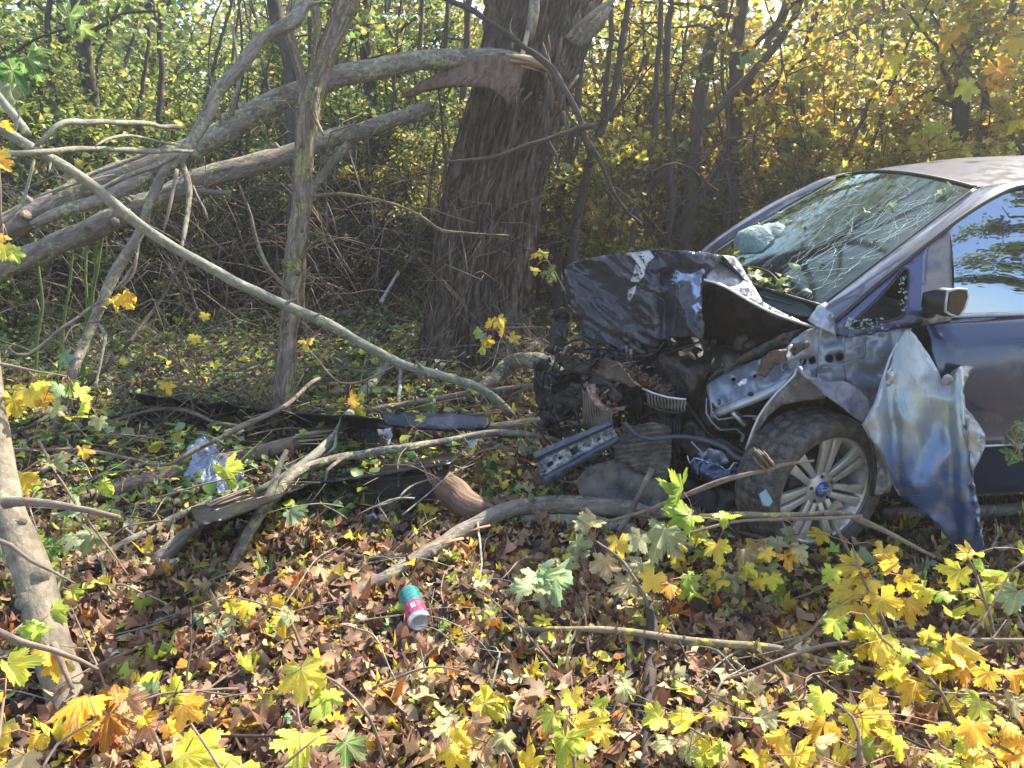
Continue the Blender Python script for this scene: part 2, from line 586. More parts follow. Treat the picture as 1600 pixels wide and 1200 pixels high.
def m_flap():
    t = NT('torn_fender_sheet')
    v = t.vec()
    n = t.noise(v, 3.2, 4, .6, .4)
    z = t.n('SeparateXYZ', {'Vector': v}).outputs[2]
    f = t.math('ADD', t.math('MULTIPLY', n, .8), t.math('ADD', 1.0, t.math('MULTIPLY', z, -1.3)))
    c = t.ramp(f, [(.42, (.30, .33, .33)), (.58, (.21, .25, .28)), (.76, (.055, .12, .28)), (1.0, (.04, .08, .18))])  # blue lower part: its own paint and reflected sky in one colour
    sp = t.noise(v, 40, 5, .7)
    d = t.ramp(t.noise(v, 9, 5, .65), [(.52, 0.0), (.68, 1.0)])
    c = t.mix(t.math('MULTIPLY', d, .7), c, (.22, .19, .12))
    sc = t.noise(t.scaled(v, (30, 3, 2.2)), 3.5, 4, .7, 1.0)
    c = t.mix(t.math('MULTIPLY', t.ramp(sc, [(.60, 0.0), (.66, 1.0)]), .55), c, (.10, .10, .10))
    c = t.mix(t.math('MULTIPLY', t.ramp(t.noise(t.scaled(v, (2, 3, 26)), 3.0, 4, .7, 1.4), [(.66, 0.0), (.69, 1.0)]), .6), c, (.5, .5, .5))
    nm = t.bump(t.math('ADD', t.math('MULTIPLY', sp, .25), t.noise(t.scaled(v, (1, 1, .25)), 22, 3, .6)), .25, .008)
    return t.done(principled(t, color=c, rough=.34, metal=.35, normal=nm, coat=.45, coatr=.12))
M['flap'] = m_flap()

def m_hood():
    t = NT('crushed_bonnet_paint')
    v = t.vec()
    st = t.scaled(v, (7, 3, 1.4))
    n = t.noise(st, 6, 5, .6, 1.6)
    n2 = t.noise(v, 55, 4, .6, .4)
    c = t.mix(n, (.006, .007, .020), (.020, .021, .036))
    d = t.ramp(t.noise(st, 9, 5, .7), [(.54, 0.0), (.70, 1.0)])
    c = t.mix(t.math('MULTIPLY', d, .30), c, (.12, .10, .085))
    nm = t.bump(t.math('ADD', n, t.math('MULTIPLY', n2, .22)), .9, .035)
    return t.done(principled(t, color=c, rough=.07, metal=.5, normal=nm, coat=.9, coatr=.03))
M['hood'] = m_hood()

def m_glass(name, tint, refl, rc=(.72, .85, 1.0), ro=.01):
    t = NT(name)
    lw = t.n('LayerWeight', {'Blend': .35}).outputs['Fresnel']
    f = t.math('MINIMUM', t.math('ADD', lw, refl), 1.0)
    tr = t.n('BsdfTransparent', {'Color': tint})
    n = t.noise(t.vec(), 3, 2)
    gl = t.n('BsdfGlossy', {'Color': rc, 'Roughness': ro, 'Normal': t.bump(n, .04, .05)})
    return t.done(t.n('MixShader', {'Fac': f, 1: tr.outputs[0], 2: gl.outputs[0]}))
M['windscreen'] = m_glass('windscreen_glass', (.60, .80, .74), .05, (.75, .95, .88), .07)
M['side_glass'] = m_glass('side_window_glass', (.25, .34, .38), .36)  # default gloss tint is bluish, to deepen the mirrored sky
M['crack'] = m_simple('glass_fracture', (.62, .78, .76), .25, 0, .4, 80)
M['crumb_glass'] = m_simple('shattered_glass', (.26, .36, .35), .15, 0, .6, 120)
def m_clear():
    t = NT('clear_plastic')
    return t.done(t.n('MixShader', {'Fac': .55, 1: t.n('BsdfTransparent', {'Color': (.9, .93, .95)}).outputs[0], 2: principled(t, color=(.72, .76, .8), rough=.2).outputs[0]}))
M['clear'] = m_clear()

def m_ground():
    t = NT('forest_soil')
    v = t.vec()
    n = t.noise(v, 2.2, 6, .6)
    n2 = t.noise(v, 30, 6, .7)
    n3 = t.n('TexVoronoi', {'Vector': v, 'Scale': 34.0}).outputs['Color']
    c = t.ramp(n2, [(.3, (.030, .020, .014)), (.6, (.105, .070, .048)), (.8, (.20, .14, .09))])
    bw = t.n('SeparateXYZ', {'Vector': n3}).outputs[0]
    lf = t.ramp(bw, [(0.0, (.11, .07, .045)), (.35, (.20, .14, .08)), (.6, (.16, .17, .06)), (.85, (.34, .26, .05)), (1.0, (.12, .17, .05))], 'CONSTANT')
    c = t.mix(t.ramp(n, [(.35, .25), (.6, .75)]), c, lf)
    h = t.math('ADD', n2, t.math('MULTIPLY', bw, .5))
    return t.done(principled(t, color=c, rough=.92, normal=t.bump(h, .8, .02), spec=.2))
M['ground'] = m_ground()
M['paint_roof'] = m_simple('dusty_dark_car_paint', (.025, .03, .055), .50, .0, 0, 60, .25, .0, (.10, .09, .08), .50, 14, coatr=.15, spec=.07)
M['engine'] = m_simple('grimy_black_engine', (.016, .016, .018), .38, .3, .7, 40, .5, 0, (.11, .085, .06), .54, 18)
M['engine_brown'] = m_simple('muddy_cast_metal', (.055, .045, .037), .55, .4, .6, 40, .5, 0, (.03, .03, .03), .5, 14)
M['rubber_hose'] = m_simple('rubber_hose', (.055, .06, .075), .45, 0, .1, 40, .2)
M['splint'] = m_simple('splintered_edge', (.42, .30, .17), .7, 0, .6, 50)
M['rust_shiny'] = m_simple('rusty_scraped_steel', (.40, .28, .22), .35, .6, .4, 30, .6, 0, (.20, .09, .05), .48, 14)
M['undertray'] = m_simple('grey_undertray', (.05, .048, .045), .55, 0, .5, 30, .5, 0, (.19, .16, .125), .46, 9)
M['blue_paint_dark2'] = m_simple('crushed_blue_sheet', (.02, .045, .13), .3, .3, .4, 40, .4, .6, (.08, .07, .06), .6, 10)
M['blue_paint2'] = m_simple('worn_blue_steel', (.045, .07, .13), .5, .3, .6, 50, .5, .1, (.14, .14, .13), .48, 22)
M['scuffed'] = m_simple('scuffed_primer_steel', (.44, .47, .48), .5, .4, .5, 50, .5, 0, (.07, .08, .10), .46, 30)
# ------------------------------------------------------------------ leaf shapes
def curl_leaf(V, a, b, amp, seed, cup=0.0):
    """bend a flat leaf: a = fold along the midrib, b = bend along its length"""
    x, y = V[:, 0], V[:, 1]
    z = a * np.abs(x) + b * (y - .4) ** 2 + cup * x * x
    z = z + amp * (vn(V * 1.0 + seed * 9.1, 3.1, seed) - .5) * (.3 + np.hypot(x, y)) * 1.6
    W = V.copy()
    W[:, 2] = z
    return W

LOBES = [(0, 1.0), (50, .86), (-50, .86), (100, .64), (-100, .64)]
def maple_outline(detail=2, seed=0):
    rr = random.Random(seed)
    pts = []
    for a, l in sorted(LOBES, key=lambda q: -q[0]):
        l *= rr.uniform(.9, 1.08)
        a += rr.uniform(-3, 3)
        k = 1.0 if abs(a) < 80 else .9
        if detail == 2:
            seq = [(20, .64), (19, .78), (13, .76), (11, .90), (5, .87), (0, 1.0), (-5, .87), (-11, .90), (-13, .76), (-19, .78), (-20, .64)]
        elif detail == 1:
            seq = [(19, .70), (9, .84), (0, 1.0), (-9, .84), (-19, .70)]
        else:
            seq = [(17, .72), (0, 1.0), (-17, .72)]
        for da, f in seq:
            pts.append((a + da * k, l * f * (rr.uniform(.95, 1.05) if detail == 2 else 1)))
        n = a - 25
        if n > -110:
            pts.append((n, .54 if abs(n) < 60 else .44))
    pts.append((-146, .34)); pts.append((-172, .05)); pts.insert(0, (146, .34)); pts.insert(0, (172, .05))
    return np.array([[r * math.sin(R(q)), r * math.cos(R(q)), 0] for q, r in pts])

def leaf_maple(detail=2, seed=0, a=.1, b=-.2, amp=.3, cup=0.0):
    O = maple_outline(detail, seed)
    n = len(O)
    if detail == 0:
        V = np.vstack([[[0, .0, 0]], O])
        F = np.array([(0, 1 + (i + 1) % n, 1 + i) for i in range(n)], np.int32)
    else:
        V = np.vstack([[[0, 0, 0]], O * .5, O])
        F = [(0, 1 + (i + 1) % n, 1 + i) for i in range(n)]
        for i in range(n):
            j = (i + 1) % n
            F += [(1 + i, 1 + j, 1 + n + j), (1 + i, 1 + n + j, 1 + n + i)]
        F = np.array(F, np.int32)
    return curl_leaf(V * .62, a, b, amp, seed, cup), F

def leaf_oval(seed=0, w=.28, a=.15, b=-.25, amp=.3, lo=False):
    if lo:
        V = np.array([[0, 0, 0], [-w, .42, 0], [0, 1, 0], [w, .42, 0], [0, .45, 0]], float)
        F = np.array([(0, 4, 1), (1, 4, 2), (0, 3, 4), (4, 3, 2)], np.int32)
    else:
        ys = [(.12, .5), (.38, 1.0), (.65, .85), (.88, .4)]
        V = [[0, 0, 0]]
        for y, k in ys:
            V += [[-w * k, y, 0], [0, y, 0], [w * k, y, 0]]
        V.append([0, 1.02, 0])
        F = [(0, 2, 1), (0, 3, 2)]
        for i in range(3):
            q = 1 + i * 3
            F += [(q, q + 1, q + 4), (q, q + 4, q + 3), (q + 1, q + 2, q + 5), (q + 1, q + 5, q + 4)]
        F += [(10, 11, 13), (11, 12, 13)]
        V, F = np.array(V, float), np.array(F, np.int32)
    return curl_leaf(V, a, b, amp, seed), F

def rot_batch(yaw, tilt, tiltdir, roll=None):
    """n rotation matrices: leaf spun by yaw in its plane, then tipped by tilt about a horizontal axis"""
    n = len(yaw)
    c, s = np.cos(yaw), np.sin(yaw)
    Z = np.zeros((n, 3, 3)); Z[:, 0, 0] = c; Z[:, 0, 1] = -s; Z[:, 1, 0] = s; Z[:, 1, 1] = c; Z[:, 2, 2] = 1
    ax = np.stack([np.cos(tiltdir), np.sin(tiltdir), np.zeros(n)], 1)
    ct, st = np.cos(tilt), np.sin(tilt)
    K = np.zeros((n, 3, 3))
    K[:, 0, 1] = -ax[:, 2]; K[:, 0, 2] = ax[:, 1]; K[:, 1, 0] = ax[:, 2]; K[:, 1, 2] = -ax[:, 0]; K[:, 2, 0] = -ax[:, 1]; K[:, 2, 1] = ax[:, 0]
    T = np.eye(3)[None] + st[:, None, None] * K + (1 - ct)[:, None, None] * np.einsum('nij,njk->nik', K, K)
    return np.einsum('nij,njk->nik', T, Z)

def scatter(tpls, pick, pos, rot, scale, cols):
    """joins many copies of leaf templates into arrays"""
    Vs, Fs, Cs, off = [], [], [], 0
    for t, (TV, TF) in enumerate(tpls):
        idx = np.where(pick == t)[0]
        if not len(idx):
            continue
        k = len(TV)
        W = np.einsum('nij,kj->nki', rot[idx], TV) * scale[idx][:, None, None] + pos[idx][:, None, :]
        Vs.append(W.reshape(-1, 3))
        Fs.append((TF[None] + (np.arange(len(idx)) * k)[:, None, None] + off).reshape(-1, TF.shape[1]).astype(np.int32))
        Cs.append(np.repeat(cols[idx], k, axis=0))
        off += len(idx) * k
    return np.concatenate(Vs), [np.concatenate(Fs)], np.concatenate(Cs)

def pal(colors, weights, n, var=.25, r=nr):
    w = np.array(weights, float); w /= w.sum()
    i = r.choice(len(colors), n, p=w)
    c = np.array(colors, float)[i]
    return np.clip(c * (1 + (r.rand(n, 1) - .5) * 2 * var) * (1 + (r.rand(n, 3) - .5) * .2), 0, 1)

BROWN, TAN, PINKISH = (.21, .115, .062), (.40, .275, .15), (.34, .205, .12)
DKBR, YEL, GOLD = (.075, .045, .032), (.60, .47, .05), (.58, .34, .03)
LIME, GREEN, SAGE, ORANGE, DKGR = (.34, .42, .06), (.11, .21, .045), (.27, .33, .18), (.48, .17, .03), (.06, .12, .03)
CREAM = (.55, .47, .28)

# ------------------------------------------------------------------ ground
def build_ground():
    def axis(lo, hi, fl, fh, fine, coarse_n):
        a = np.arange(fl, fh + 1e-6, fine)
        l = fl - (fl - lo) * (np.linspace(0, 1, coarse_n + 1)[1:] ** 2.2)
        h = fh + (hi - fh) * (np.linspace(0, 1, coarse_n + 1)[1:] ** 2.2)
        return np.concatenate([l[::-1], a, h])
    X = axis(-60, 60, -5, 6, .05, 26)
    Y = axis(-30, 110, .8, 9, .05, 26)
    xx, yy = np.meshgrid(X, Y)
    z = gz_np(xx.ravel(), yy.ravel())
    V = np.stack([xx.ravel(), yy.ravel(), z], 1)
    nx, ny = len(X), len(Y)
    i = np.arange(ny - 1)[:, None] * nx
    j = np.arange(nx - 1)[None, :]
    F = np.stack([i + j, i + j + 1, i + nx + j + 1, i + nx + j], -1).reshape(-1, 4).astype(np.int32)
    return props(mk('ground', V, F, M['ground'], smooth=True), 'forest floor of dark brown soil under fallen leaves', None, None, 'structure')
ground = build_ground()

LIT = []
for s in range(5):
    LIT.append(leaf_oval(s, .27 + .03 * s, [.3, -.3, .1, .45, .05][s], [-.35, .3, -.5, .2, -.1][s], .20))
for s in range(5):
    LIT.append(leaf_maple(1, s + 3, [.3, -.3, .5, .1, -.6][s], [-.3, .35, -.5, .5, .1][s], .38, [.5, -.6, .9, 0, 1.2][s]))
for s in range(4):                                   # crumpled brown curls
    LIT.append(leaf_maple(1, s + 13, [1.1, -1.0, .8, 1.4][s], [-1.5, 1.4, .8, -1.0][s], .95, [1.4, -1.2, 1.8, .8][s]))

def litter(name, label, n, region, size, palette, weights, kinds, lift, tiltmax, seed):
    r = np.random.RandomState(seed)
    x, y = region(n, r)
    z = gz_np(x, y) + lift[0] + (lift[1] - lift[0]) * r.rand(n) ** 2
    pick = r.choice(kinds, n)
    sc = size[0] + (size[1] - size[0]) * r.rand(n) ** 1.8
    sc = np.where(pick >= 5, sc * 1.15, sc)
    rot = rot_batch(r.rand(n) * 6.283, tiltmax * r.rand(n) ** 1.5 * np.where(r.rand(n) < .12, 2.0, 1), r.rand(n) * 6.283)
    flip = r.rand(n) < .4
    rot[flip] = rot[flip] @ np.diag([1, -1, -1.0])
    # patches where green and yellow leaves gather
    c = pal(palette, weights, n, .3, r)
    V, F, C = scatter(LIT, pick, np.stack([x, y, z], 1), rot, sc, c)
    return props(mk(name, V, F, M['leaf_litter'], col=C), label, 'leaf litter', None, 'stuff')

def wedge(y0, y1, k=.74, pad=.25, power=1.0):
    def f(n, r):
        y = y0 + (y1 - y0) * r.rand(n) ** power
        x = (r.rand(n) * 2 - 1) * (y * k + pad)
        return x, y
    return f

litter('leaf_litter', 'crumpled brown and tan dry leaves covering the sunny ground at the front', 19000, wedge(1.35, 3.1), (.026, .088), [BROWN, TAN, PINKISH, DKBR, YEL, LIME, ORANGE, CREAM], [28, 18, 22, 18, 8, 5, 4, 3], list(range(14)), (.0, .04), .55, 1)
litter('leaf_litter', 'mixed brown, green and yellow leaves on the shaded ground around the wreck', 24000, wedge(2.9, 6.2), (.028, .08), [BROWN, TAN, PINKISH, DKBR, YEL, LIME, GREEN, SAGE], [24, 8, 6, 36, 6, 7, 8, 7], list(range(14)), (.0, .035), .5, 2)
litter('leaf_litter', 'green and yellowish leaves strewn over the ground behind the small lichen trunk', 20000, wedge(5.8, 13, .78, .6), (.035, .085), [BROWN, TAN, DKBR, YEL, LIME, GREEN, SAGE, DKGR], [20, 12, 14, 9, 16, 14, 10, 6], [0, 1, 2, 3, 4, 5, 6, 7, 8, 9], (.0, .04), .5, 3)
litter('leaf_litter', 'sparse greenish leaves on the ground at the left of the clearing', 4500, lambda n, r: (-.4 - r.rand(n) * 4.5, 3.3 + r.rand(n) * 4.5), (.04, .085), [LIME, GREEN, SAGE, YEL], [14, 22, 10, 7], [0, 1, 2, 5, 6, 7], (.01, .05), .5, 4)

# larger fallen maple leaves, each by itself: pieces of the ground
HERO = []
for s in range(10):
    V_, F_ = leaf_maple(2, s + 40, [.15, -.2, .35, .1, .5, -.35, .2, .6, 0, .3][s], [-.35, .3, -.7, -.1, .4, -.6, .8, -.3, -.9, .1][s], .35, [.3, -.4, .2, .8, -.8, .4, -.2, 1.0, .5, -.6][s])
    HERO.append((V_, F_))
HCOL = {'yellow': (.78, .62, .06), 'gold': (.76, .48, .035), 'lime': (.50, .58, .07), 'green': (.13, .25, .06), 'pale': (.40, .42, .22), 'orange': (.50, .19, .03), 'tan': (.40, .26, .15), 'brown': (.19, .10, .055), 'cream': (.58, .50, .26), 'mint': (.30, .42, .24)}
for s in range(8):
    V_, F_ = leaf_maple(2, s + 70, [.5, -.6, .9, -.4, .7, -.8, .3, .6][s], [-1.0, 1.1, -.6, .9, -1.3, .5, 1.2, -.9][s], .75, [1.2, -1.0, .5, .9, -1.4, .6, 1.5, -.8][s])
    HERO.append((V_, F_))
_hero_mesh = {}
def hero_mesh(shape, colour):
    k = (shape % len(HERO), colour)
    if k not in _hero_mesh:
        V, F = HERO[k[0]]
        c = np.ones((len(V), 3)) * np.array(HCOL[colour])
        rr = np.random.RandomState(k[0] + 5)
        g = np.array(HCOL['green' if colour in ('lime', 'yellow', 'mint') else 'brown'])
        w = np.clip((vn(V, 4.0, k[0]) - .62) * 3, 0, .6)[:, None]
        o = mk('leaf', V, F, M['leaf_big'], col=c * (1 - w) + g * w, smooth=True, link=False)
        _hero_mesh[k] = o.data
        bpy.data.objects.remove(o)
    return _hero_mesh[k]

def place_leaf(name, shape, colour, loc, size, normal, spin, parent):
    """a leaf blade whose upper side looks along normal"""
    o = bpy.data.objects.new(name, hero_mesh(shape, colour))
    COL.objects.link(o)
    q = Vector(normal).to_track_quat('Z', 'Y').to_matrix() @ Matrix.Rotation(spin, 3, 'Z')
    m = q.to_4x4()
    b = base_of(parent)
    o.parent = parent
    o.matrix_local = Matrix.Translation(Vector(loc) - Vector(b)) @ m @ Matrix.Scale(size, 4)
    return o

fr = random.Random(5)
for i in range(300):
    yy = 1.6 + 4.2 * fr.random() ** 1.3
    xx = fr.uniform(-1, 1) * (yy * .68)
    if yy > 3.0 and xx > .2 + (yy - 3) * .1 and fr.random() < .7:
        continue
    cn = fr.choices(['yellow', 'gold', 'lime', 'green', 'pale', 'orange', 'tan', 'brown', 'cream', 'mint'], [10, 7, 8, 5, 9, 3, 16, 16, 9, 5] if yy < 3 else [10, 4, 14, 14, 12, 1, 6, 8, 4, 12])[0]
    t = fr.uniform(0, .5)
    a = fr.uniform(0, 6.283)
    place_leaf('fallen_leaf', fr.randrange(18), cn, (xx, yy, gz(xx, yy) + fr.uniform(.02, .055)), fr.uniform(.06, .13), (math.sin(t) * math.cos(a), math.sin(t) * math.sin(a), math.cos(t)), fr.uniform(0, 6.28), ground)

# leaves heaped round the foot of the wheel and along the car
def heap(cx0, cx1, cy0, cy1):
    def f(n, r):
        return cx0 + (cx1 - cx0) * r.rand(n), cy0 + (cy1 - cy0) * r.rand(n)
    return f
litter('leaf_litter', 'leaves and bits heaped against the foot of the front wheel', 1500, heap(.75, 2.0, 2.45, 2.85), (.03, .075), [BROWN, TAN, YEL, LIME, DKBR, SAGE], [8, 4, 4, 3, 6, 2], list(range(14)), (.0, .11), .8, 8)
# low green plants
def ground_plants():
    r = np.random.RandomState(31)
    mb_v, k = [], 0
    n = 520
    cx, cy_ = -.2 - 4.6 * r.rand(n), 3.0 + 5.2 * r.rand(n)
    far_ = r.rand(n) < .25
    cx[far_] = -1.5 + 4.0 * r.rand(far_.sum()); cy_[far_] = 5.6 + 2.4 * r.rand(far_.sum())
    m = 7
    x = np.repeat(cx, m) + r.randn(n * m) * .055
    y = np.repeat(cy_, m) + r.randn(n * m) * .055
    z = gz_np(x, y) + .03 + .15 * r.rand(n * m)
    T = [leaf_oval(1, .42, .2, -.3, .2), leaf_oval(2, .38, -.1, -.4, .2), leaf_maple(1, 8, .2, -.3, .3)]
    V, F, C = scatter(T, r.randint(0, 3, n * m), np.stack([x, y, z], 1), rot_batch(r.rand(n * m) * 6.3, r.rand(n * m) * .8, r.rand(n * m) * 6.3), .035 + .05 * r.rand(n * m), pal([GREEN, LIME, SAGE, DKGR, YEL], [10, 5, 5, 4, 2], n * m, .25, r))
    props(mk('ground_cover', V, F, M['leaf_thicket'], col=C), 'low green seedlings spread over the shaded ground at left and behind', 'ground plants', None, 'stuff')
ground_plants()
# ------------------------------------------------------------------ the big trunk
def px_line(spec):
    """spec: (px, py, width in px, distance or 'g') -> world points and radii"""
    pts, rad = [], []
    for px, py, w, d in spec:
        if d == 'g':
            d = gd(px, py)
        elif isinstance(d, str):
            d = gd(px, py, float(d[1:]))
        pts.append(P(px, py, d))
        rad.append(max(.0012, w * d / FPX / 2))
    return pts, rad

def big_tree():
    D = 6.3
    spec = [(744, 562, 196, D), (745, 535, 176, D), (750, 480, 162, D), (758, 400, 153, D), (773, 300, 146, D), (797, 200, 152, D), (822, 110, 160, D), (842, 20, 176, D + .02), (856, -80, 190, D + .05), (868, -160, 150, D + .1), (905, -300, 110, D + .3), (960, -520, 70, D + .6)]
    pts, rad = px_line(spec)
    base = np.array([pts[0][0], pts[0][1], gz(pts[0][0], pts[0][1])])
    root = thing('big_tree', 'massive dark furrowed tree trunk with a broken limb in the middle', 'tree', base)
    pts[0][2] = base[2] - .15
    V, Fs, bk = tube(pts, rad, seg=300, step=.018, cap=False)
    n = len(V) // 300
    th = np.tile(np.linspace(0, 2 * np.pi, 300, endpoint=False), n)
    h = bk[:, 2]
    Q = np.stack([np.cos(th) * .42, np.sin(th) * .42, h * .085], 1)
    warp = (fbm(Q * np.array([1, 1, 5]), 3, 2, 4) - .5)[:, None] * np.array([.10, .10, 0])
    r1 = 1 - np.abs(2 * vn(Q + warp, 21, 1) - 1)
    r2 = 1 - np.abs(2 * vn((Q + warp) * np.array([1, 1, 2.0]), 46, 2) - 1)
    r3 = vn(bk * np.array([1, 1, .5]), 70, 5) - .5
    rid = (r1 ** 1.6) * .62 + r2 * .38
    C = np.repeat(V.reshape(n, 300, 3).mean(1), 300, axis=0)
    dirv = (V - C) / (np.linalg.norm(V - C, axis=1)[:, None] + 1e-9)
    flare = np.exp(-(h / .35) ** 2) * .06 * (1 + np.cos(th * 5 + .7)) * .5
    lump = (fbm(Q * np.array([1, 1, 4]), 2.4, 2, 8) - .5) * .10
    V = V + dirv * ((rid - .75) * .08 + r3 * .012 + flare + lump)[:, None]
    mk('trunk', V, Fs, M['bark_big'], root, smooth=False, bk=bk)
    # knotty burr and reddish torn wood where the limb broke away
    mb = MB()
    tr = random.Random(3)
    for k in range(46):
        a = P(tr.uniform(845, 885), tr.uniform(85, 175), D - .52 + tr.uniform(-.05, .08))
        b = a + np.array([tr.uniform(-.05, .05), tr.uniform(-.05, .01), tr.uniform(-.2, .2)])
        add_tube(mb, [a, (a + b) / 2 + np.array([0, -.012, 0]), b], [.012, .016, .003], 5, .05)
    mb.build('torn_wood', M['bark_under'], root)
    mb = MB()
    for q in range(6):
        jx, jy, e = tr.uniform(-9, 9), tr.uniform(-9, 9), tr.uniform(.6, 1.15)
        add_tube(mb, *px_line([(895 + jx, 62 + jy, 24, D - .35), (905 + 18 * e + jx, 48 - 10 * e + jy, 15, D - .45), (905 + 38 * e + jx, 46 - 28 * e + jy, 8, D - .55), (905 + 62 * e, 44 - 50 * e + jy, 2, D - .6)]), seg=7, knob=.5, step=.025)
    add_tube(mb, *px_line([(826, 60, 22, D - .5), (832, 30, 16, D - .6), (838, -20, 12, D - .6)]), seg=8, knob=.3)
    props(mb.build('broken_stub', M['bark_grey'], root), kind='stuff')
    # hanging splinters
    for sp in ([(800, 75, 5, 5.75), (803, 60, 9, 5.74), (797, 45, 6, 5.74), (800, 28, 2, 5.75)], [(815, 92, 10, 5.7), (822, 60, 9, 5.72), (830, 25, 6, 5.75), (838, -10, 4, 5.8)]):
        V, F, bk = tube(*px_line(sp), seg=5, step=.04, flat=.4)
        mk('splinter', V, F, M['wood'], root, bk=bk)
    for sp in ([(690, -5, 10, 5.6), (760, 30, 9, 5.5), (830, 80, 10, 5.5), (868, 115, 12, 5.45), (905, 180, 10, 5.4), (915, 215, 8, 5.4), (925, 250, 7, 5.5)], [(930, 195, 12, 5.4), (880, 205, 8, 5.3), (800, 235, 7, 5.2), (712, 256, 4, 5.15), (680, 252, 2, 5.15)],
               [(812, 140, 4, 5.5), (800, 200, 5, 5.45), (778, 255, 4, 5.45), (750, 300, 2, 5.5)], [(855, 140, 4, 5.5), (850, 200, 4, 5.45), (868, 245, 4, 5.45), (872, 275, 2, 5.5)],
               [(905, 205, 9, 5.5), (935, 250, 8, 5.5), (965, 310, 6, 5.6), (1000, 350, 4, 5.8)], [(900, 120, 5, 5.5), (880, 160, 5, 5.4), (905, 210, 5, 5.4)], [(680, 100, 3, 6.0), (695, 230, 4, 6.1), (690, 330, 3, 6.1)]):
        V, F, bk = tube(*px_line(sp), seg=6, step=.05, wob=.04, knob=.2, seed=int(sp[0][0]))
        mk('twig', V, F, M['bark_dark'], root, bk=bk, smooth=True)
    # high limbs and the crown above the picture, which shades the clearing
    top = pts[-2]
    lr = random.Random(12)
    ends = []
    for k in range(9):
        a = np.array(pts[lr.choice([-1, -2, -3])])
        az = k * .7 + lr.uniform(-.2, .2)
        l = lr.uniform(2.0, 3.6)
        b = a + np.array([math.cos(az) * l, math.sin(az) * l * .9, lr.uniform(1.4, 3.2)])
        m = (a + b) / 2 + np.array([0, 0, .35])
        V, F, bk = tube([a, m, b], [.07, .05, .02], seg=8, step=.2, knob=.15)
        mk('limb', V, F, M['bark_dark'], root, bk=bk, smooth=True)
        ends += [m, b, (m + b) / 2, b + np.array([lr.uniform(-.6, .6), lr.uniform(-.6, .6), .5])]
    r = np.random.RandomState(5)
    n = 2200
    cen = np.array(ends)[r.randint(len(ends), size=n)]
    sub = r.randint(0, 8, n)
    off = np.stack([np.sin(sub * 2.4 + cen[:, 0] * 9), np.cos(sub * 1.7 + cen[:, 1] * 7), np.sin(sub * 3.1 + cen[:, 2] * 5)], 1) * .55
    pos = cen + off + r.randn(n, 3) * .22
    V, F, C = scatter([leaf_oval(1, .3, lo=True)], np.zeros(n, int), pos, rot_batch(r.rand(n) * 6.3, r.rand(n) * 1.4, r.rand(n) * 6.3), .06 + r.rand(n) * .05, pal([LIME, GREEN, YEL], [5, 5, 4], n, .2, r))
    props(mk('crown', V, F, M['leaf_thicket'], root, col=C), kind='stuff')
    return root
big = big_tree()

# ------------------------------------------------------------------ thicket behind
OV = [leaf_oval(1, .30, .25, -.3, .3, lo=True), leaf_oval(2, .36, -.2, .3, .3, lo=True), leaf_oval(3, .40, .1, -.6, .3)]
MP = [leaf_maple(0, 5, .2, -.4, .5), leaf_maple(0, 6, -.2, .5, .5), leaf_maple(0, 7, .4, -.7, .6)]

def make_shrub(seed, h, spread, nst, nleaf, lsize, tpl, colors, weights, bark, zlo=.4):
    rr = random.Random(seed)
    r = np.random.RandomState(seed)
    root = thing('thicket_shrub', 'x', 'shrub')
    twigs = []
    for k in range(nst):
        az = rr.uniform(0, 6.283)
        lean = rr.uniform(.15, 1.0) * spread
        hh = h * rr.uniform(.7, 1.05)
        b = np.array([math.cos(az) * .12, math.sin(az) * .12, -.05])
        pts = [b]
        for q in (.25, .5, .75, 1.0):
            pts.append(b + np.array([math.cos(az) * lean * q ** 1.5, math.sin(az) * lean * q ** 1.5, hh * (q - .12 * q * q * spread)]) + np.array([rr.uniform(-.1, .1), rr.uniform(-.1, .1), 0]))
        r0 = rr.uniform(.010, .026)
        mb = MB()
        add_tube(mb, pts, [r0, r0 * .8, r0 * .6, r0 * .4, r0 * .2], 5, .18, wob=.05, seed=seed + k)
        C, rd = spline(pts, [1, 1, 1, 1, 1], .1)
        for j in range(rr.randint(9, 14)):
            t = rr.uniform(.12, 1)
            a = C[int(t * (len(C) - 1))]
            az2 = rr.uniform(0, 6.283)
            l = rr.uniform(.3, 1.0) * (1.25 - t * .6)
            e = a + np.array([math.cos(az2) * l, math.sin(az2) * l, rr.uniform(-.15, .6) * l])
            m = (a + e) / 2 + np.array([0, 0, .1 * l])
            add_tube(mb, [a, m, e], [r0 * .35, r0 * .22, .002], 3, .25, wob=.04, seed=j)
            if a[2] > zlo:
                twigs.append((a, m, e))
        mb.build('stem', bark, root, local=True)
    T = np.array([[a, m, e] for a, m, e in twigs])
    i = r.randint(len(T), size=nleaf)
    t = r.rand(nleaf, 1) ** .7
    pos = T[i, 0] * (1 - t) ** 2 + 2 * T[i, 1] * t * (1 - t) + T[i, 2] * t ** 2 + r.randn(nleaf, 3) * .07
    pos = pos[pos[:, 2] > zlo * .5]
    n = len(pos)
    c = pal(colors, weights, n, .28, r)
    V, F, C = scatter(tpl, r.randint(0, len(tpl), n), pos, rot_batch(r.rand(n) * 6.3, .2 + r.rand(n) * 1.1, r.rand(n) * 6.3), lsize * (.6 + r.rand(n) * .8), c)
    props(mk('foliage', V, F, M['leaf_thicket'], root, col=C, local=True), kind='stuff')
    return root

def copy_tree(o, parent=None):
    c = o.copy()
    COL.objects.link(c)
    c.parent = parent
    for ch in list(o.children):
        copy_tree(ch, c)
    return c

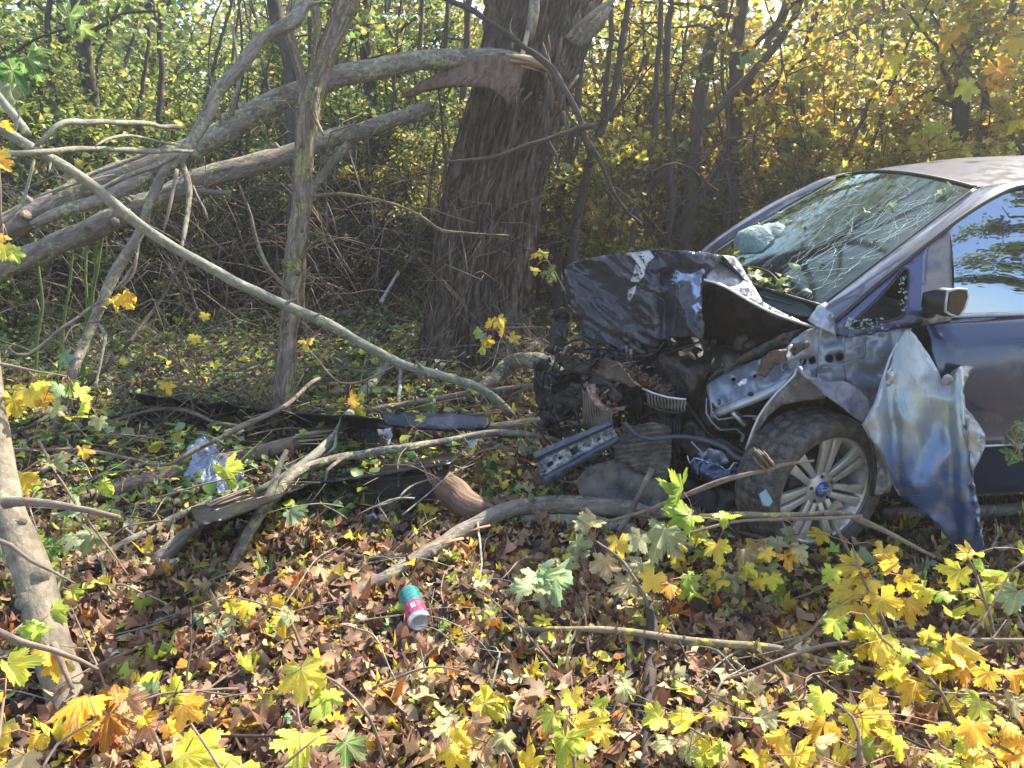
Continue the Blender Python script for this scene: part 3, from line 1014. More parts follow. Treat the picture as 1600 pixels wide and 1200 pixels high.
GRN = [(.10, .16, .04), (.17, .23, .055), (.29, .32, .07), (.05, .09, .03), (.44, .38, .09)]
YLW = [(.25, .27, .05), (.46, .38, .07), (.42, .27, .05), (.13, .18, .045), (.40, .38, .12)]
GLD = [(.50, .36, .05), (.54, .45, .09), (.38, .23, .05), (.28, .30, .06), (.45, .40, .16)]
kinds = {
    'green': make_shrub(1, 3.6, 1.5, 9, 7600, .060, OV, GRN, [6, 7, 5, 4, 2], M['bark_dark']),
    'green2': make_shrub(2, 3.0, 1.8, 8, 6200, .064, OV, GRN, [4, 7, 7, 3, 4], M['bark_dark']),
    'mixed': make_shrub(3, 3.8, 1.3, 10, 5600, .070, OV + MP[:1], YLW, [6, 6, 3, 5, 3], M['bark_dark'], .25),
    'yellow': make_shrub(4, 3.8, 1.5, 9, 3600, .110, MP, YLW, [6, 6, 3, 5, 2], M['bark_dark'], .25),
    'gold': make_shrub(5, 4.0, 1.5, 9, 3500, .120, MP, GLD, [6, 5, 2, 7, 3], M['bark_dark'], .25),
}
LBL = {
    'green': ('dense green small-leaved shrub in the thicket at the back left', 'green thicket shrubs at the back left'),
    'green2': ('arching shrub with yellow-green small leaves in the back thicket', 'yellow-green thicket shrubs'),
    'mixed': ('slender-stemmed shrub with small olive and yellow leaves behind the trunks', 'olive and yellow thicket shrubs'),
    'yellow': ('shrub with broad greenish yellow leaves beyond the wrecked car', 'yellowing shrubs beyond the car'),
    'gold': ('golden-leaved maple shrub at the back right beyond the car roof', 'golden shrubs at the back right'),
}
used = set()
def put_shrub(kind, x, y, s, rz):
    o = kinds[kind] if kind not in used else copy_tree(kinds[kind])
    used.add(kind)
    o['label'], o['group'] = LBL[kind]
    o.location = (x, y, gz(x, y))
    o.rotation_euler = (0, 0, rz)
    o.scale = (s, s, s * .97)
    return o
sr = random.Random(21)
rows = [(8.9, 1.2, 1.0), (10.6, 1.6, 1.15), (12.6, 2.0, 1.35), (15.2, 2.4, 1.8)]
ORD = 'first second third fourth fifth sixth seventh eighth ninth tenth eleventh twelfth thirteenth fourteenth fifteenth sixteenth seventeenth eighteenth nineteenth twentieth'.split()
for ri, (yy, dx, s) in enumerate(rows):
    half = yy * .74 + 1.2
    x = -half
    nth = 0
    while x < half:
        u = x / half
        if u < -.45: kd = sr.choice(['green', 'green', 'green2'])
        elif u < -.15: kd = sr.choice(['green', 'green2', 'mixed'])
        elif u < .22: kd = sr.choice(['mixed', 'yellow', 'green2'])
        elif u < .62: kd = sr.choice(['yellow', 'mixed', 'yellow', 'gold'])
        else: kd = sr.choice(['gold', 'yellow', 'gold'])
        yj = yy + sr.uniform(-.5, .5)
        ss = s * sr.uniform(.85, 1.1)
        if ri == 0 and -3.4 < x < 2.2: yj += .8
        if ri and .27 < x / yy < .43: ss *= .6
        so = put_shrub(kd, x + sr.uniform(-.3, .3), yj, ss, sr.uniform(0, 6.28))
        look = {'green': 'green small-leaved', 'green2': 'yellow-green small-leaved', 'mixed': 'olive and yellow slender', 'yellow': 'greenish yellow broad-leaved', 'gold': 'golden broad-leaved'}[kd]
        if ri == 0:
            so['label'] = look + ' thicket shrub, ' + ORD[nth] + ' from the left in the front row'
            nth += 1
        else:
            so['label'] = look + ' shrub behind the front row of the thicket'
        x += dx * sr.uniform(.85, 1.15)

for kd, x, y, s_, lb in (('yellow', 1.05, 7.7, .62, 'small yellow-leaved shrub just right of the massive trunk'), ('yellow', 3.2, 8.3, .62, 'small yellow-leaved shrub behind the bonnet and windscreen foot'), ('gold', 4.1, 7.6, .66, 'small golden shrub showing above the windscreen'), ('green2', -3.4, 7.4, .60, 'small yellow-green shrub under the second fallen limb'), ('green', -2.1, 7.9, .55, 'small green shrub seen between the lichen trunk and the second limb'), ('green2', -4.7, 7.0, .55, 'small yellow-green shrub behind the green shoots at the left'), ('mixed', -.75, 7.9, .66, 'small olive shrub just left of the massive trunk')):
    put_shrub(kd, x, y, s_, x * 2.3)['label'] = lb
# dark saplings that can be told apart in the thicket
def sapling(spec, label, group=None, mat='bark_dark', name='sapling', twn=7, seed=0, cat='sapling'):
    pts, rad = px_line(spec)
    p0 = pts[0]
    base = np.array([p0[0], p0[1], gz(p0[0], p0[1])])
    if p0[2] > base[2] + .02:
        pts = [base + np.array([0, 0, -.05])] + pts
        rad = [rad[0] * 1.1] + rad
    root = thing(name, label, cat, base, 0, group)
    V, F, bk = tube(pts, rad, seg=10, step=.06, wob=.035, knob=.14, seed=seed)
    mk('trunk', V, F, M[mat], root, bk=bk, smooth=True)
    C, rr_ = spline(pts, rad, .1)
    rr = random.Random(seed)
    for k in range(twn):
        i = int(rr.uniform(.25, .97) * (len(C) - 1))
        a = C[i]
        az = rr.uniform(0, 6.283)
        l = rr.uniform(.25, .9)
        e = a + np.array([math.cos(az) * l, math.sin(az) * l * .6, rr.uniform(.0, .7) * l])
        V, F, bk = tube([a, (a + e) / 2 + np.array([0, 0, -.06 * l]), e], [min(.012, rr_[i] * .5), .005, .002], seg=5, step=.08, wob=.05, seed=k)
        mk('twig', V, F, M[mat], root, bk=bk, smooth=True)
    return root

SAPS = [
    ([(1068, 395, 24, 8.2), (1080, 280, 23, 8.2), (1095, 150, 22, 8.2), (1128, 0, 22, 8.2), (1140, -60, 20, 8.2)], 'thick dark sapling trunk rising just left of the windscreen'),
    ([(1100, 370, 20, 8.8), (1128, 250, 20, 8.8), (1170, 140, 18, 8.8), (1215, 40, 16, 8.8), (1240, -30, 14, 8.8)], 'dark sapling leaning right, second beyond the windscreen edge'),
    ([(1040, 420, 12, 7.6), (1050, 300, 12, 7.6), (1042, 120, 10, 7.6), (1050, -20, 10, 7.6)], 'thin upright dark stem between the bonnet and thick sapling'),
    ([(985, 400, 9, 7.4), (1000, 300, 9, 7.4), (1022, 200, 9, 7.4), (1030, 60, 8, 7.4), (1035, -20, 8, 7.4)], 'thin dark stem behind the crushed bonnet'),
    ([(890, 470, 18, 6.9), (900, 360, 16, 6.9), (925, 240, 14, 6.9), (958, 150, 12, 6.9), (985, -10, 9, 6.9)], 'grey-green sapling leaning right beside the big trunk'),
    ([(868, 480, 14, 7.4), (872, 340, 14, 7.4), (895, 200, 12, 7.4), (912, 60, 12, 7.4), (925, -40, 11, 7.4)], 'dark stem hugging the right side of the big trunk'),
    ([(940, 400, 8, 7.9), (935, 250, 8, 7.9), (950, 100, 8, 7.9), (960, -20, 7, 7.9)], 'slim upright stem right of the grey-green sapling'),
    ([(1310, 300, 12, 9.0), (1318, 200, 12, 9.0), (1332, 90, 11, 9.0), (1342, -20, 10, 9.0)], 'dark stem standing behind the middle of the car roof'),
    ([(1395, 300, 20, 9.4), (1415, 190, 18, 9.4), (1450, 80, 16, 9.4), (1470, -20, 15, 9.4)], 'dark trunk behind the car roof, leaning right'),
    ([(1525, 275, 12, 7.6), (1538, 190, 12, 7.6), (1548, 90, 12, 7.6), (1580, 10, 11, 7.6), (1600, -40, 10, 7.6)], 'smooth grey leaning stem at the far right above the roof'),
    ([(855, 520, 8, 7.8), (1000, 310, 11, 7.8), (1095, 200, 12, 7.8), (1220, 60, 11, 7.8), (1260, -20, 10, 7.8)], 'long dark stem slanting up to the right across the saplings'),
    ([(712, 420, 12, 7.9), (716, 280, 12, 7.9), (725, 140, 11, 7.9), (735, -20, 10, 7.9)], 'dark upright stem close to the left side of the big trunk'),
    ([(655, 420, 8, 8.1), (640, 300, 8, 8.1), (650, 150, 8, 8.1), (662, -20, 7, 8.1)], 'thin dark stem left of the big trunk'),
    ([(560, 430, 10, 8.4), (600, 330, 10, 8.4), (652, 230, 9, 8.4), (690, 130, 8, 8.4), (700, -20, 7, 8.4)], 'dark stem slanting right behind the broken limb'),
    ([(250, 420, 8, 8.6), (245, 250, 9, 8.6), (252, 100, 9, 8.6), (247, -20, 8, 8.6)], 'thin dark stem in the green thicket at the upper left'),
    ([(100, 430, 10, 8.2), (95, 250, 10, 8.2), (75, 100, 9, 8.2), (80, -20, 8, 8.2)], 'slender stem near the left edge in the green thicket'),
    ([(463, 480, 28, 6.6), (465, 350, 27, 6.6), (461, 200, 25, 6.6), (452, 90, 23, 6.6), (432, 20, 22, 6.6), (424, -50, 20, 6.6)], 'dark grey trunk right behind the lichen-covered trunk'),
]
for k, (sp, lb) in enumerate(SAPS):
    sapling(sp, lb, seed=30 + k, twn=9 if k < 12 else 5)

# slim stems crowding the space behind: alike, so they share their words
gr = random.Random(77)
for k in range(64):
    px = gr.uniform(520, 1300) if k < 44 else gr.uniform(0, 520)
    d = gr.uniform(7.4, 10.5)
    dx = gr.uniform(-60, 110)
    py = gr.uniform(380, 440)
    w = gr.uniform(3, 9)
    j = lambda: gr.uniform(-26, 26)
    sapling([(px, py, w, d), (px + dx * .2 + j(), py * .75, w, d), (px + dx * .4 + j(), py * .5, w * .9, d), (px + dx * .7 + j(), py * .22, w * .8, d), (px + dx + j(), -40, w * .6, d)], 'slim bare dark stem rising among others in the thicket', 'slim bare stems in the thicket', seed=200 + k, twn=5, name='slim_stem', cat='stem')
# green shoots, low left
for k in range(5):
    px = gr.uniform(50, 150)
    sapling([(px, 640 - gr.uniform(0, 60), 5, 5.4), (px + gr.uniform(-5, 25), 500, 5, 5.4), (px + gr.uniform(0, 40), 380 - gr.uniform(0, 60), 3, 5.4)], 'thin upright green shoot beneath the fallen limbs at left', 'green shoots at the left', mat='bark_green', seed=300 + k, twn=1, name='green_shoot', cat='shoot')

# tangled brushwood, low and dark behind the clearing
def brush(name, label, n, box, seed, rmin, rmax, mat, lmin=.6, lmax=1.9, zmax=1.1):
    rr = random.Random(seed)
    mb = MB()
    for k in range(n):
        x, y = rr.uniform(box[0], box[1]), rr.uniform(box[2], box[3])
        a = np.array([x, y, gz(x, y) + rr.uniform(0, zmax) ** 1.0 * .8])
        az = rr.uniform(0, 6.283)
        l = rr.uniform(lmin, lmax)
        el = rr.uniform(-.2, 1.1)
        b = a + l * np.array([math.cos(az) * math.cos(el), math.sin(az) * math.cos(el) * .6, math.sin(el)])
        m = (a + b) / 2 + np.array([rr.uniform(-.15, .15), 0, rr.uniform(.05, .28) * l])
        b[2] = max(b[2] - .15 * l, gz(b[0], b[1]))
        r0 = rr.uniform(rmin, rmax)
        add_tube(mb, [a, m, b], [r0, r0 * .7, r0 * .3], 4, .16, wob=.06, seed=k)
        for j in range(3):
            t = rr.uniform(.3, .9)
            s = a * (1 - t) ** 2 + 2 * m * t * (1 - t) + b * t * t
            e = s + np.array([rr.uniform(-.3, .3), rr.uniform(-.15, .15), rr.uniform(-.1, .35)])
            add_tube(mb, [s, e], [r0 * .4, .0015], 3, .3)
    return props(mb.build(name, M[mat]), label, 'brushwood', None, 'stuff')
brush('brushwood', 'dark tangle of thin arching branches low behind the clearing', 620, (-5.2, .3, 7.0, 9.0), 5, .004, .012, 'bark_dark')
brush('brushwood', 'thin dark tangled branches behind the bonnet and windscreen', 300, (.2, 6.5, 7.2, 9.4), 6, .004, .012, 'bark_dark', zmax=1.9)
brush('brushwood', 'tangle of thin brown twigs hanging below the broken limbs', 230, (-4.6, -.1, 5.3, 7.2), 9, .0025, .007, 'bark_twig', .4, 1.3, 1.7)
brush('brushwood', 'loose thin twigs littering the ground between the trunks', 260, (-3.4, .9, 4.3, 6.6), 8, .0025, .006, 'bark_twig', .25, .8, .10)

# far trees beyond, closing the gaps
def far_tree(x, y, h, seed, colors, weights, label, group):
    rr = random.Random(seed)
    r = np.random.RandomState(seed)
    root = thing('far_tree', label, 'tree', (x, y, gz(x, y)), 0, group)
    V, F, bk = tube([(x, y, -.2), (x + .2, y, h * .5), (x, y + .2, h)], [.18, .12, .04], seg=8, step=.5, knob=.1)
    mk('trunk', V, F, M['bark_dark'], root, bk=bk)
    n = 3600
    cl = r.randn(46, 3) * np.array([1.9, 1.5, h * .27]) + np.array([x, y, h * .52])
    pos = cl[r.randint(46, size=n)] + r.randn(n, 3) * .5
    pos = pos[pos[:, 2] > .5]
    n = len(pos)
    V, F, C = scatter(OV[:2], r.randint(0, 2, n), pos, rot_batch(r.rand(n) * 6.3, r.rand(n) * 1.5, r.rand(n) * 6.3), .16 + r.rand(n) * .14, pal(colors, weights, n, .25, r))
    props(mk('crown', V, F, M['leaf_thicket'], root, col=C), kind='stuff')
for k in range(11):
    x = -17 + k * 3.4 + sr.uniform(-.8, .8)
    if 5.2 < x < 8.2:
        continue
    far_tree(x, sr.uniform(19, 25), sr.uniform(4.6, 6.5), 60 + k, GRN if x < 0 else YLW, [4, 5, 5, 2, 4], 'hazy distant tree seen through gaps in the thicket', 'distant trees beyond the thicket')

# taller trees standing among the thicket: their crowns shade the clearing and the car
def tall_tree(x, y, h, seed, colors, weights, label, z0=2.9, spread=1.5, n=3600, ls=.080):
    rr = random.Random(seed)
    r = np.random.RandomState(seed)
    g = gz(x, y)
    root = thing('tall_tree', label, 'tree', (x, y, g))
    lean = np.array([rr.uniform(-.5, .5), rr.uniform(-.3, .3), 0])
    V, F, bk = tube([(x, y, g - .1), np.array((x, y, h * .35)) + lean * .3, np.array((x, y, h * .7)) + lean * .8, np.array((x, y, h)) + lean], [.09, .075, .05, .015], seg=12, step=.12, knob=.15, wob=.06, seed=seed)
    mk('trunk', V, F, M['bark_dark'], root, bk=bk, smooth=True)
    tips = []
    for k in range(13):
        t = rr.uniform(.3, .95)
        a = np.array((x, y, h * t)) + lean * t
        az = rr.uniform(0, 6.283)
        l = spread * rr.uniform(.5, 1.1) * (1.3 - t * .6)
        e = a + np.array([math.cos(az) * l, math.sin(az) * l, l * rr.uniform(.1, .7)])
        V, F, bk = tube([a, (a + e) / 2 + np.array([0, 0, .1]), e], [.028, .018, .005], seg=6, step=.12, wob=.08, seed=k)
        mk('limb', V, F, M['bark_dark'], root, bk=bk, smooth=True)
        for s in (.35, .55, .75, .9, 1.0):
            tips.append(a * (1 - s) + e * s + np.array([rr.uniform(-.3, .3), rr.uniform(-.3, .3), rr.uniform(-.1, .4)]))
    T = np.array(tips)
    pos = T[r.randint(len(T), size=n)] + r.randn(n, 3) * .24
    pos = pos[pos[:, 2] > z0 - .6]
    n = len(pos)
    V, F, C = scatter(OV + MP[:1] if ls < .09 else MP, r.randint(0, 3, n), pos, rot_batch(r.rand(n) * 6.3, .2 + r.rand(n) * 1.2, r.rand(n) * 6.3), ls * (.6 + r.rand(n) * .8), pal(colors, weights, n, .25, r))
    props(mk('crown', V, F, M['leaf_thicket'], root, col=C), kind='stuff')
W5 = [5, 5, 3, 5, 3]
tall_tree(2.4, 8.6, 6.3, 71, YLW, W5, 'tall olive-leaved tree behind the bonnet of the wreck')
tall_tree(4.6, 8.2, 6.4, 72, YLW, W5, 'tall yellowing tree behind the windscreen', ls=.10)
tall_tree(6.6, 8.6, 6.2, 73, GLD, W5, 'tall golden tree behind the car roof', ls=.11)
tall_tree(8.8, 8.4, 6.4, 74, GLD, W5, 'tall golden tree beyond the right edge of the car roof', ls=.11)
tall_tree(-1.6, 9.3, 6.8, 75, GRN, W5, 'tall green-leaved tree left of the massive trunk')
tall_tree(-4.6, 9.0, 6.6, 76, GRN, W5, 'tall green-leaved tree at the upper left')
tall_tree(13.0, -3.2, 9.5, 77, GRN, W5, 'leafy green tree standing behind the viewer, mirrored in the side window', z0=1.5, spread=3.2, n=9000, ls=.16)
# ------------------------------------------------------------------ trunks and branches near the wreck
def branch(name, label, cat, spec, mat, twigs=(), group=None, seg=12, knob=.14, wob=.02, seed=None, step=.04, ends=(), tmat=None):
    thin = .72 if name in ('broken_limb', 'fallen_pole') else .86
    spec = [(a, b, w * (thin if w > 12 else .92), d) for a, b, w, d in spec]
    knob *= 1.5
    seed = seed if seed is not None else int(spec[0][0] * 3 + spec[0][1]) % 997
    pts, rad = px_line(spec)
    low = min(pts, key=lambda q: q[2])
    body = MB()
    add_tube(body, pts, rad, seg, step, wob=wob, knob=knob, seed=seed)
    kr = random.Random(seed)
    C, cr = spline(pts, rad, .05)
    for k in range(int(len(C) / 4.5)):                       # knots and snapped side shoots
        i = kr.randrange(2, max(3, len(C) - 2))
        d_ = np.array([kr.uniform(-1, 1), kr.uniform(-1, .2), kr.uniform(-.3, 1)])
        t_ = C[min(i + 1, len(C) - 1)] - C[i - 1]
        t_ = t_ / (np.linalg.norm(t_) + 1e-9)
        d_ -= t_ * np.dot(d_, t_) * .6
        d_ /= np.linalg.norm(d_) + 1e-9
        r_ = cr[i] * kr.uniform(.22, .5)
        l_ = cr[i] * kr.uniform(1.15, 1.5) if kr.random() < .55 else cr[i] + kr.uniform(.02, .09)
        add_tube(body, [C[i], C[i] + d_ * cr[i] * .9, C[i] + d_ * l_], [r_ * 1.5, r_, r_ * .45 if l_ < cr[i] * 1.6 else min(r_ * .3, .003)], 7, .02, knob=.3, seed=k)
    V, Fs, bk = np.concatenate(body.V), body.F, np.concatenate(body.B)
    if not twigs and not ends:
        o = mk(name, V - low, Fs, M[mat], None, bk=bk, smooth=True)
        o.location = tuple(low)
        return props(o, label, cat, group)
    root = thing(name, label, cat, low, 0, group)
    mk('limb', V, Fs, M[mat], root, bk=bk, smooth=True)
    for k, t in enumerate(twigs):
        p, r = px_line(t)
        V, Fs, bk = tube(p, r, seg=6 if t[0][2] < 12 else 9, step=.04, wob=.025, knob=.2, seed=seed + k + 1)
        mk('twig', V, Fs, M[tmat or mat], root, bk=bk, smooth=True)
    for fn in ends:
        fn(root)
    return root

def splinters(px, py, d, dirs, n, l, mat='wood', spread=.05, name='splintered_end', seed=0):
    def fn(root):
        rr = random.Random(seed)
        mb = MB()
        c = P(px, py, d)
        dv = np.array(dirs, float)
        dv /= np.linalg.norm(dv)
        for k in range(n):
            a = c + np.array([rr.uniform(-1, 1), rr.uniform(-1, 1), rr.uniform(-1, 1)]) * spread
            e = a + dv * l * rr.uniform(.4, 1.1) + np.array([rr.uniform(-1, 1), rr.uniform(-1, 1), rr.uniform(-1, 1)]) * l * .16
            add_tube(mb, [a - dv * .03, (a + e) / 2, e], [.016, .012, .002], 4, .06, flat=.45)
        mb.build(name, M[mat], root)
    return fn

# lichen-covered small trunk in the middle left
branch('small_tree', 'small upright trunk patched with yellow lichen, left of the massive tree', 'tree',
       [(438, 668, 44, 'g'), (440, 640, 37, 4.75), (450, 520, 35, 4.85), (455, 440, 35, 4.9), (468, 330, 34, 5.0), (474, 240, 36, 5.0), (482, 170, 40, 5.0), (505, 95, 40, 5.05), (528, 40, 36, 5.1), (548, -15, 32, 5.1), (560, -70, 28, 5.1)], 'bark_lichen', seg=24, knob=.12, step=.03,
       twigs=[[(478, 200, 22, 5.0), (470, 120, 16, 5.0), (452, 40, 14, 4.95), (462, -10, 13, 4.95), (465, -60, 12, 4.95)],
              [(490, 110, 12, 5.0), (495, 40, 13, 5.0), (488, -20, 12, 5.0)],
              [(497, 140, 10, 4.9), (492, 180, 8, 4.85), (505, 211, 4, 4.8)],
              [(453, 460, 6, 4.8), (410, 400, 6, 4.75), (392, 330, 5, 4.7), (375, 290, 3, 4.6)],
              [(470, 405, 6, 4.8), (490, 380, 5, 4.75), (515, 365, 3, 4.7)],
              [(488, 306, 6, 4.9), (540, 305, 6, 4.8), (600, 318, 5, 4.75), (660, 340, 4, 4.7), (690, 360, 4, 4.7), (760, 366, 3, 4.75), (795, 368, 2, 4.8)]])

# broken limb arching from the massive tree
def torn_slab(root):
    V, F = panel_mesh([(740, 92), (800, 84), (822, 100), (812, 128), (806, 150), (795, 163), (782, 148), (765, 138), (735, 134), (700, 135), (670, 140), (640, 152), (628, 150), (660, 128), (700, 108)], PD([(740, 92, 5.72), (800, 160, 5.60), (640, 150, 5.78)]), 9, crumple(.045, .03, 3, .015, .12), seed=2)
    mk('bark_flap', V, F, M['bark_under'], root, bk=V * np.array([1, 1, 1]), smooth=True, solid=.035)
    for q in range(8):
        sr_ = random.Random(q)
        x_, y_ = sr_.uniform(700, 822), 0
        y_ = 128 + (x_ - 700) * .26 * sr_.uniform(.6, 1.1)
        V, Fs, bk = tube(*px_line([(x_ + 14, y_ - 16, 9, 5.53), (x_, y_, 6, 5.52), (x_ - sr_.uniform(-4, 12), y_ + sr_.uniform(8, 26), 1, 5.52)]), seg=4, step=.03, flat=.5)
        mk('splinter', V, Fs, M['bark_under'], root, bk=bk)
    V, Fs, bk = tube(*px_line([(790, 84, 12, 5.6), (815, 90, 20, 5.58), (845, 98, 22, 5.56), (868, 115, 15, 5.55), (884, 141, 3, 5.55)]), seg=9, step=.03, knob=.5, flat=.45)
    mk('split_wood', V, Fs, M['wood'], root, bk=bk)
branch('broken_limb', 'thick broken limb arching left from the torn wound on the massive tree', 'tree limb',
       [(820, 100, 40, 5.75), (780, 92, 42, 5.8), (720, 90, 42, 5.75), (650, 94, 42, 5.65), (580, 108, 42, 5.5), (510, 125, 46, 5.35), (430, 158, 48, 5.2), (350, 205, 48, 5.05), (270, 245, 50, 4.9), (190, 272, 50, 4.75), (110, 305, 50, 4.6), (30, 345, 52, 4.45), (-60, 390, 54, 4.3), (-160, 440, 56, 4.2)], 'bark_grey', seg=26, knob=.10, step=.035,
       twigs=[[(360, 180, 10, 4.95), (370, 120, 6, 4.9), (366, 60, 4, 4.9), (368, 20, 3, 4.9)], [(260, 232, 6, 4.8), (170, 265, 5, 4.6), (85, 300, 4, 4.5)], [(232, 270, 18, 4.75), (170, 305, 22, 4.6), (110, 325, 20, 4.5), (50, 352, 14, 4.4)], [(345, 190, 3, 4.95), (330, 130, 3, 4.9), (322, 100, 2, 4.9)]], ends=[torn_slab, splinters(812, 100, 5.6, (1, -.2, -.2), 14, .14, spread=.05), splinters(800, 150, 5.58, (-.1, -.1, -1), 6, .08, mat='bark_under', spread=.04, name='torn_edge')])
branch('broken_limb', 'second fallen limb with a blunt broken end, sloping below the arching one', 'tree limb',
       [(672, 168, 30, 6.15), (640, 180, 34, 6.1), (580, 200, 36, 6.0), (520, 215, 38, 5.9), (450, 240, 40, 5.7), (380, 262, 42, 5.5), (300, 285, 44, 5.35), (220, 318, 44, 5.2), (140, 360, 46, 5.05), (60, 395, 48, 4.95), (-20, 430, 50, 4.85), (-100, 470, 50, 4.8)], 'bark_grey', seg=20, knob=.16,
       twigs=[[(545, 225, 16, 5.9), (500, 280, 14, 5.9), (470, 330, 10, 5.9), (455, 350, 8, 5.9)], [(310, 298, 10, 5.3), (360, 300, 8, 5.2)]])

# pale leaning pole
branch('fallen_pole', 'long pale smooth pole leaning from the upper left down to the trunk base', 'branch',
       [(-120, 140, 26, 3.1), (-40, 178, 25, 3.2), (40, 225, 25, 3.3), (120, 272, 25, 3.45), (200, 335, 24, 3.6), (260, 378, 23, 3.7), (330, 418, 22, 3.85), (400, 455, 22, 4.0), (500, 502, 22, 4.25), (570, 540, 21, 4.4), (630, 570, 20, 4.5), (690, 588, 20, 4.6), (740, 603, 20, 4.65), (775, 625, 19, 4.7), (800, 650, 16, 4.75)], 'bark_pole', seg=18, knob=.07, wob=.012,
       twigs=[[(40, 212, 13, 3.3), (25, 185, 12, 3.3), (-10, 140, 11, 3.3), (-40, 100, 10, 3.3)], [(55, 228, 8, 3.3), (90, 195, 9, 3.35), (130, 190, 10, 3.5), (200, 190, 9, 3.8), (280, 200, 8, 4.2)], [(-30, 238, 10, 3.2), (60, 238, 10, 3.3), (150, 232, 9, 3.6), (250, 236, 9, 4.0), (300, 236, 6, 4.2)],
              [(55, 250, 5, 3.3), (30, 320, 6, 3.3), (0, 350, 6, 3.3), (-20, 370, 5, 3.3)], [(50, 310, 4, 3.4), (130, 285, 4, 3.5), (180, 275, 3, 3.6)], [(150, 229, 4, 3.5), (188, 213, 5, 3.7), (280, 222, 4, 4.1)]])
# mottled branch crossing, forking at the middle
branch('forked_branch', 'mottled grey branch dropping from the top left and forking above the pole', 'branch',
       [(490, -60, 30, 4.7), (468, 20, 28, 4.65), (440, 45, 26, 4.6), (410, 62, 24, 4.6), (375, 105, 24, 4.5), (340, 145, 24, 4.45), (322, 185, 23, 4.4), (300, 220, 22, 4.35), (283, 245, 24, 4.3), (258, 270, 18, 4.25), (238, 312, 18, 4.2), (215, 365, 19, 4.15), (178, 430, 18, 4.1), (150, 495, 17, 4.05), (128, 545, 16, 4.0), (105, 610, 17, 3.95), (85, 690, 16, 'u.03')], 'bark_grey', seg=16, knob=.13,
       twigs=[[(285, 250, 9, 4.3), (292, 300, 10, 4.2), (288, 350, 8, 4.1), (282, 385, 5, 4.0)], [(278, 240, 8, 4.25), (235, 262, 9, 4.1), (195, 277, 8, 4.0), (140, 300, 6, 3.9)], [(275, 265, 6, 4.2), (262, 320, 6, 4.1), (255, 360, 4, 4.1)], [(298, 290, 3, 4.2), (318, 325, 3, 4.1), (325, 345, 2, 4.1)], [(150, 498, 7, 4.0), (165, 520, 6, 3.95), (160, 560, 5, 3.9), (150, 610, 4, 3.85)], [(160, 470, 5, 4.0), (100, 510, 6, 3.9), (40, 560, 6, 3.8), (10, 545, 4, 3.7)], [(218, 375, 4, 4.1), (215, 400, 4, 4.05), (195, 440, 5, 4.0), (180, 455, 3, 3.95)]])

# leaning trunk at the lower left
branch('small_tree', 'smooth grey leaning trunk with cut twigs at the lower left corner', 'tree',
       [(118, 1135, 84, 2.32), (108, 1085, 74, 2.36), (88, 1030, 68, 2.42), (68, 960, 64, 2.5), (48, 890, 60, 2.58), (28, 840, 56, 2.64), (14, 800, 50, 2.7), (4, 740, 46, 2.8), (-4, 680, 42, 2.9), (-14, 600, 38, 3.0), (-26, 500, 36, 3.1)], 'bark_tan', seg=28, knob=.08, step=.03, wob=.008,
       twigs=[[(8, 787, 16, 2.6), (40, 783, 13, 2.58), (100, 793, 11, 2.55), (160, 803, 10, 2.52), (190, 809, 9, 2.5)], [(-30, 838, 8, 2.5), (20, 855, 7, 2.45), (70, 885, 6, 2.4), (125, 913, 4, 2.36)], [(-20, 975, 11, 2.2), (40, 1000, 11, 2.2), (90, 1015, 10, 2.2), (130, 1032, 8, 2.2), (158, 1048, 5, 2.2)], [(85, 1005, 12, 2.35), (100, 1045, 10, 2.3), (112, 1075, 8, 2.28)]], tmat='bark_twig')

# logs and branches on the ground
def orange_scrapes(root):
    for px, py, d, w in ((815, 790, None, 16), (706, 846, None, 12), (748, 826, None, 9)):
        V, Fs, bk = tube(*px_line([(px - 16, py + 5, w, 'u.09'), (px, py - 1, w * 1.2, 'u.10'), (px + 18, py - 5, w * .7, 'u.10')]), seg=8, knob=.5, flat=.35)
        mk('fresh_scrape', V, Fs, M['rust_wood'], root, bk=bk)
M['rust_wood'] = m_bark('orange_fresh_wood', (.42, .16, .07), (.62, .34, .18), None, .5, 40, .1, .5)
def torn_stub(root):
    V, Fs, bk = tube(*px_line([(800, 798, 24, 'u.04'), (765, 797, 29, 'u.06'), (735, 790, 31, 'u.09'), (712, 772, 30, 'u.12'), (695, 756, 30, 'u.15'), (684, 742, 27, 'u.17')]), seg=26, knob=.8, step=.012)
    mk('torn_stub', V, Fs, M['bark_under'], root, bk=bk, smooth=True)
    V, Fs, bk = tube(*px_line([(735, 800, 30, 'u.06'), (722, 822, 20, 'u.03'), (712, 838, 6, 'u.01')]), seg=10, knob=.3, step=.02)
    mk('torn_stub', V, Fs, M['bark_under'], root, bk=bk, smooth=True)
branch('fallen_branch', 'thick grey-green branch with orange scrapes and a torn reddish stub, centre of the ground', 'branch',
       [(500, 960, 14, 'u.01'), (560, 925, 22, 'u.02'), (610, 897, 27, 'u.04'), (670, 860, 29, 'u.05'), (730, 828, 30, 'u.06'), (780, 803, 31, 'u.07'), (815, 793, 32, 'u.08'), (870, 790, 34, 'u.08'), (930, 793, 32, 'u.08'), (985, 798, 28, 'u.08'), (1020, 803, 24, 'u.07'), (1090, 800, 16, 'u.06')], 'bark_grey', seg=20, knob=.14, step=.025,
       twigs=[[(1020, 735, 9, 'u.35'), (1003, 770, 10, 'u.25'), (985, 800, 10, 'u.12'), (965, 830, 9, 'u.05')]],
       ends=[torn_stub, orange_scrapes, splinters(681, 744, gd(681, 744, .17), (-.5, .1, 1), 26, .05, spread=.032, seed=3)])
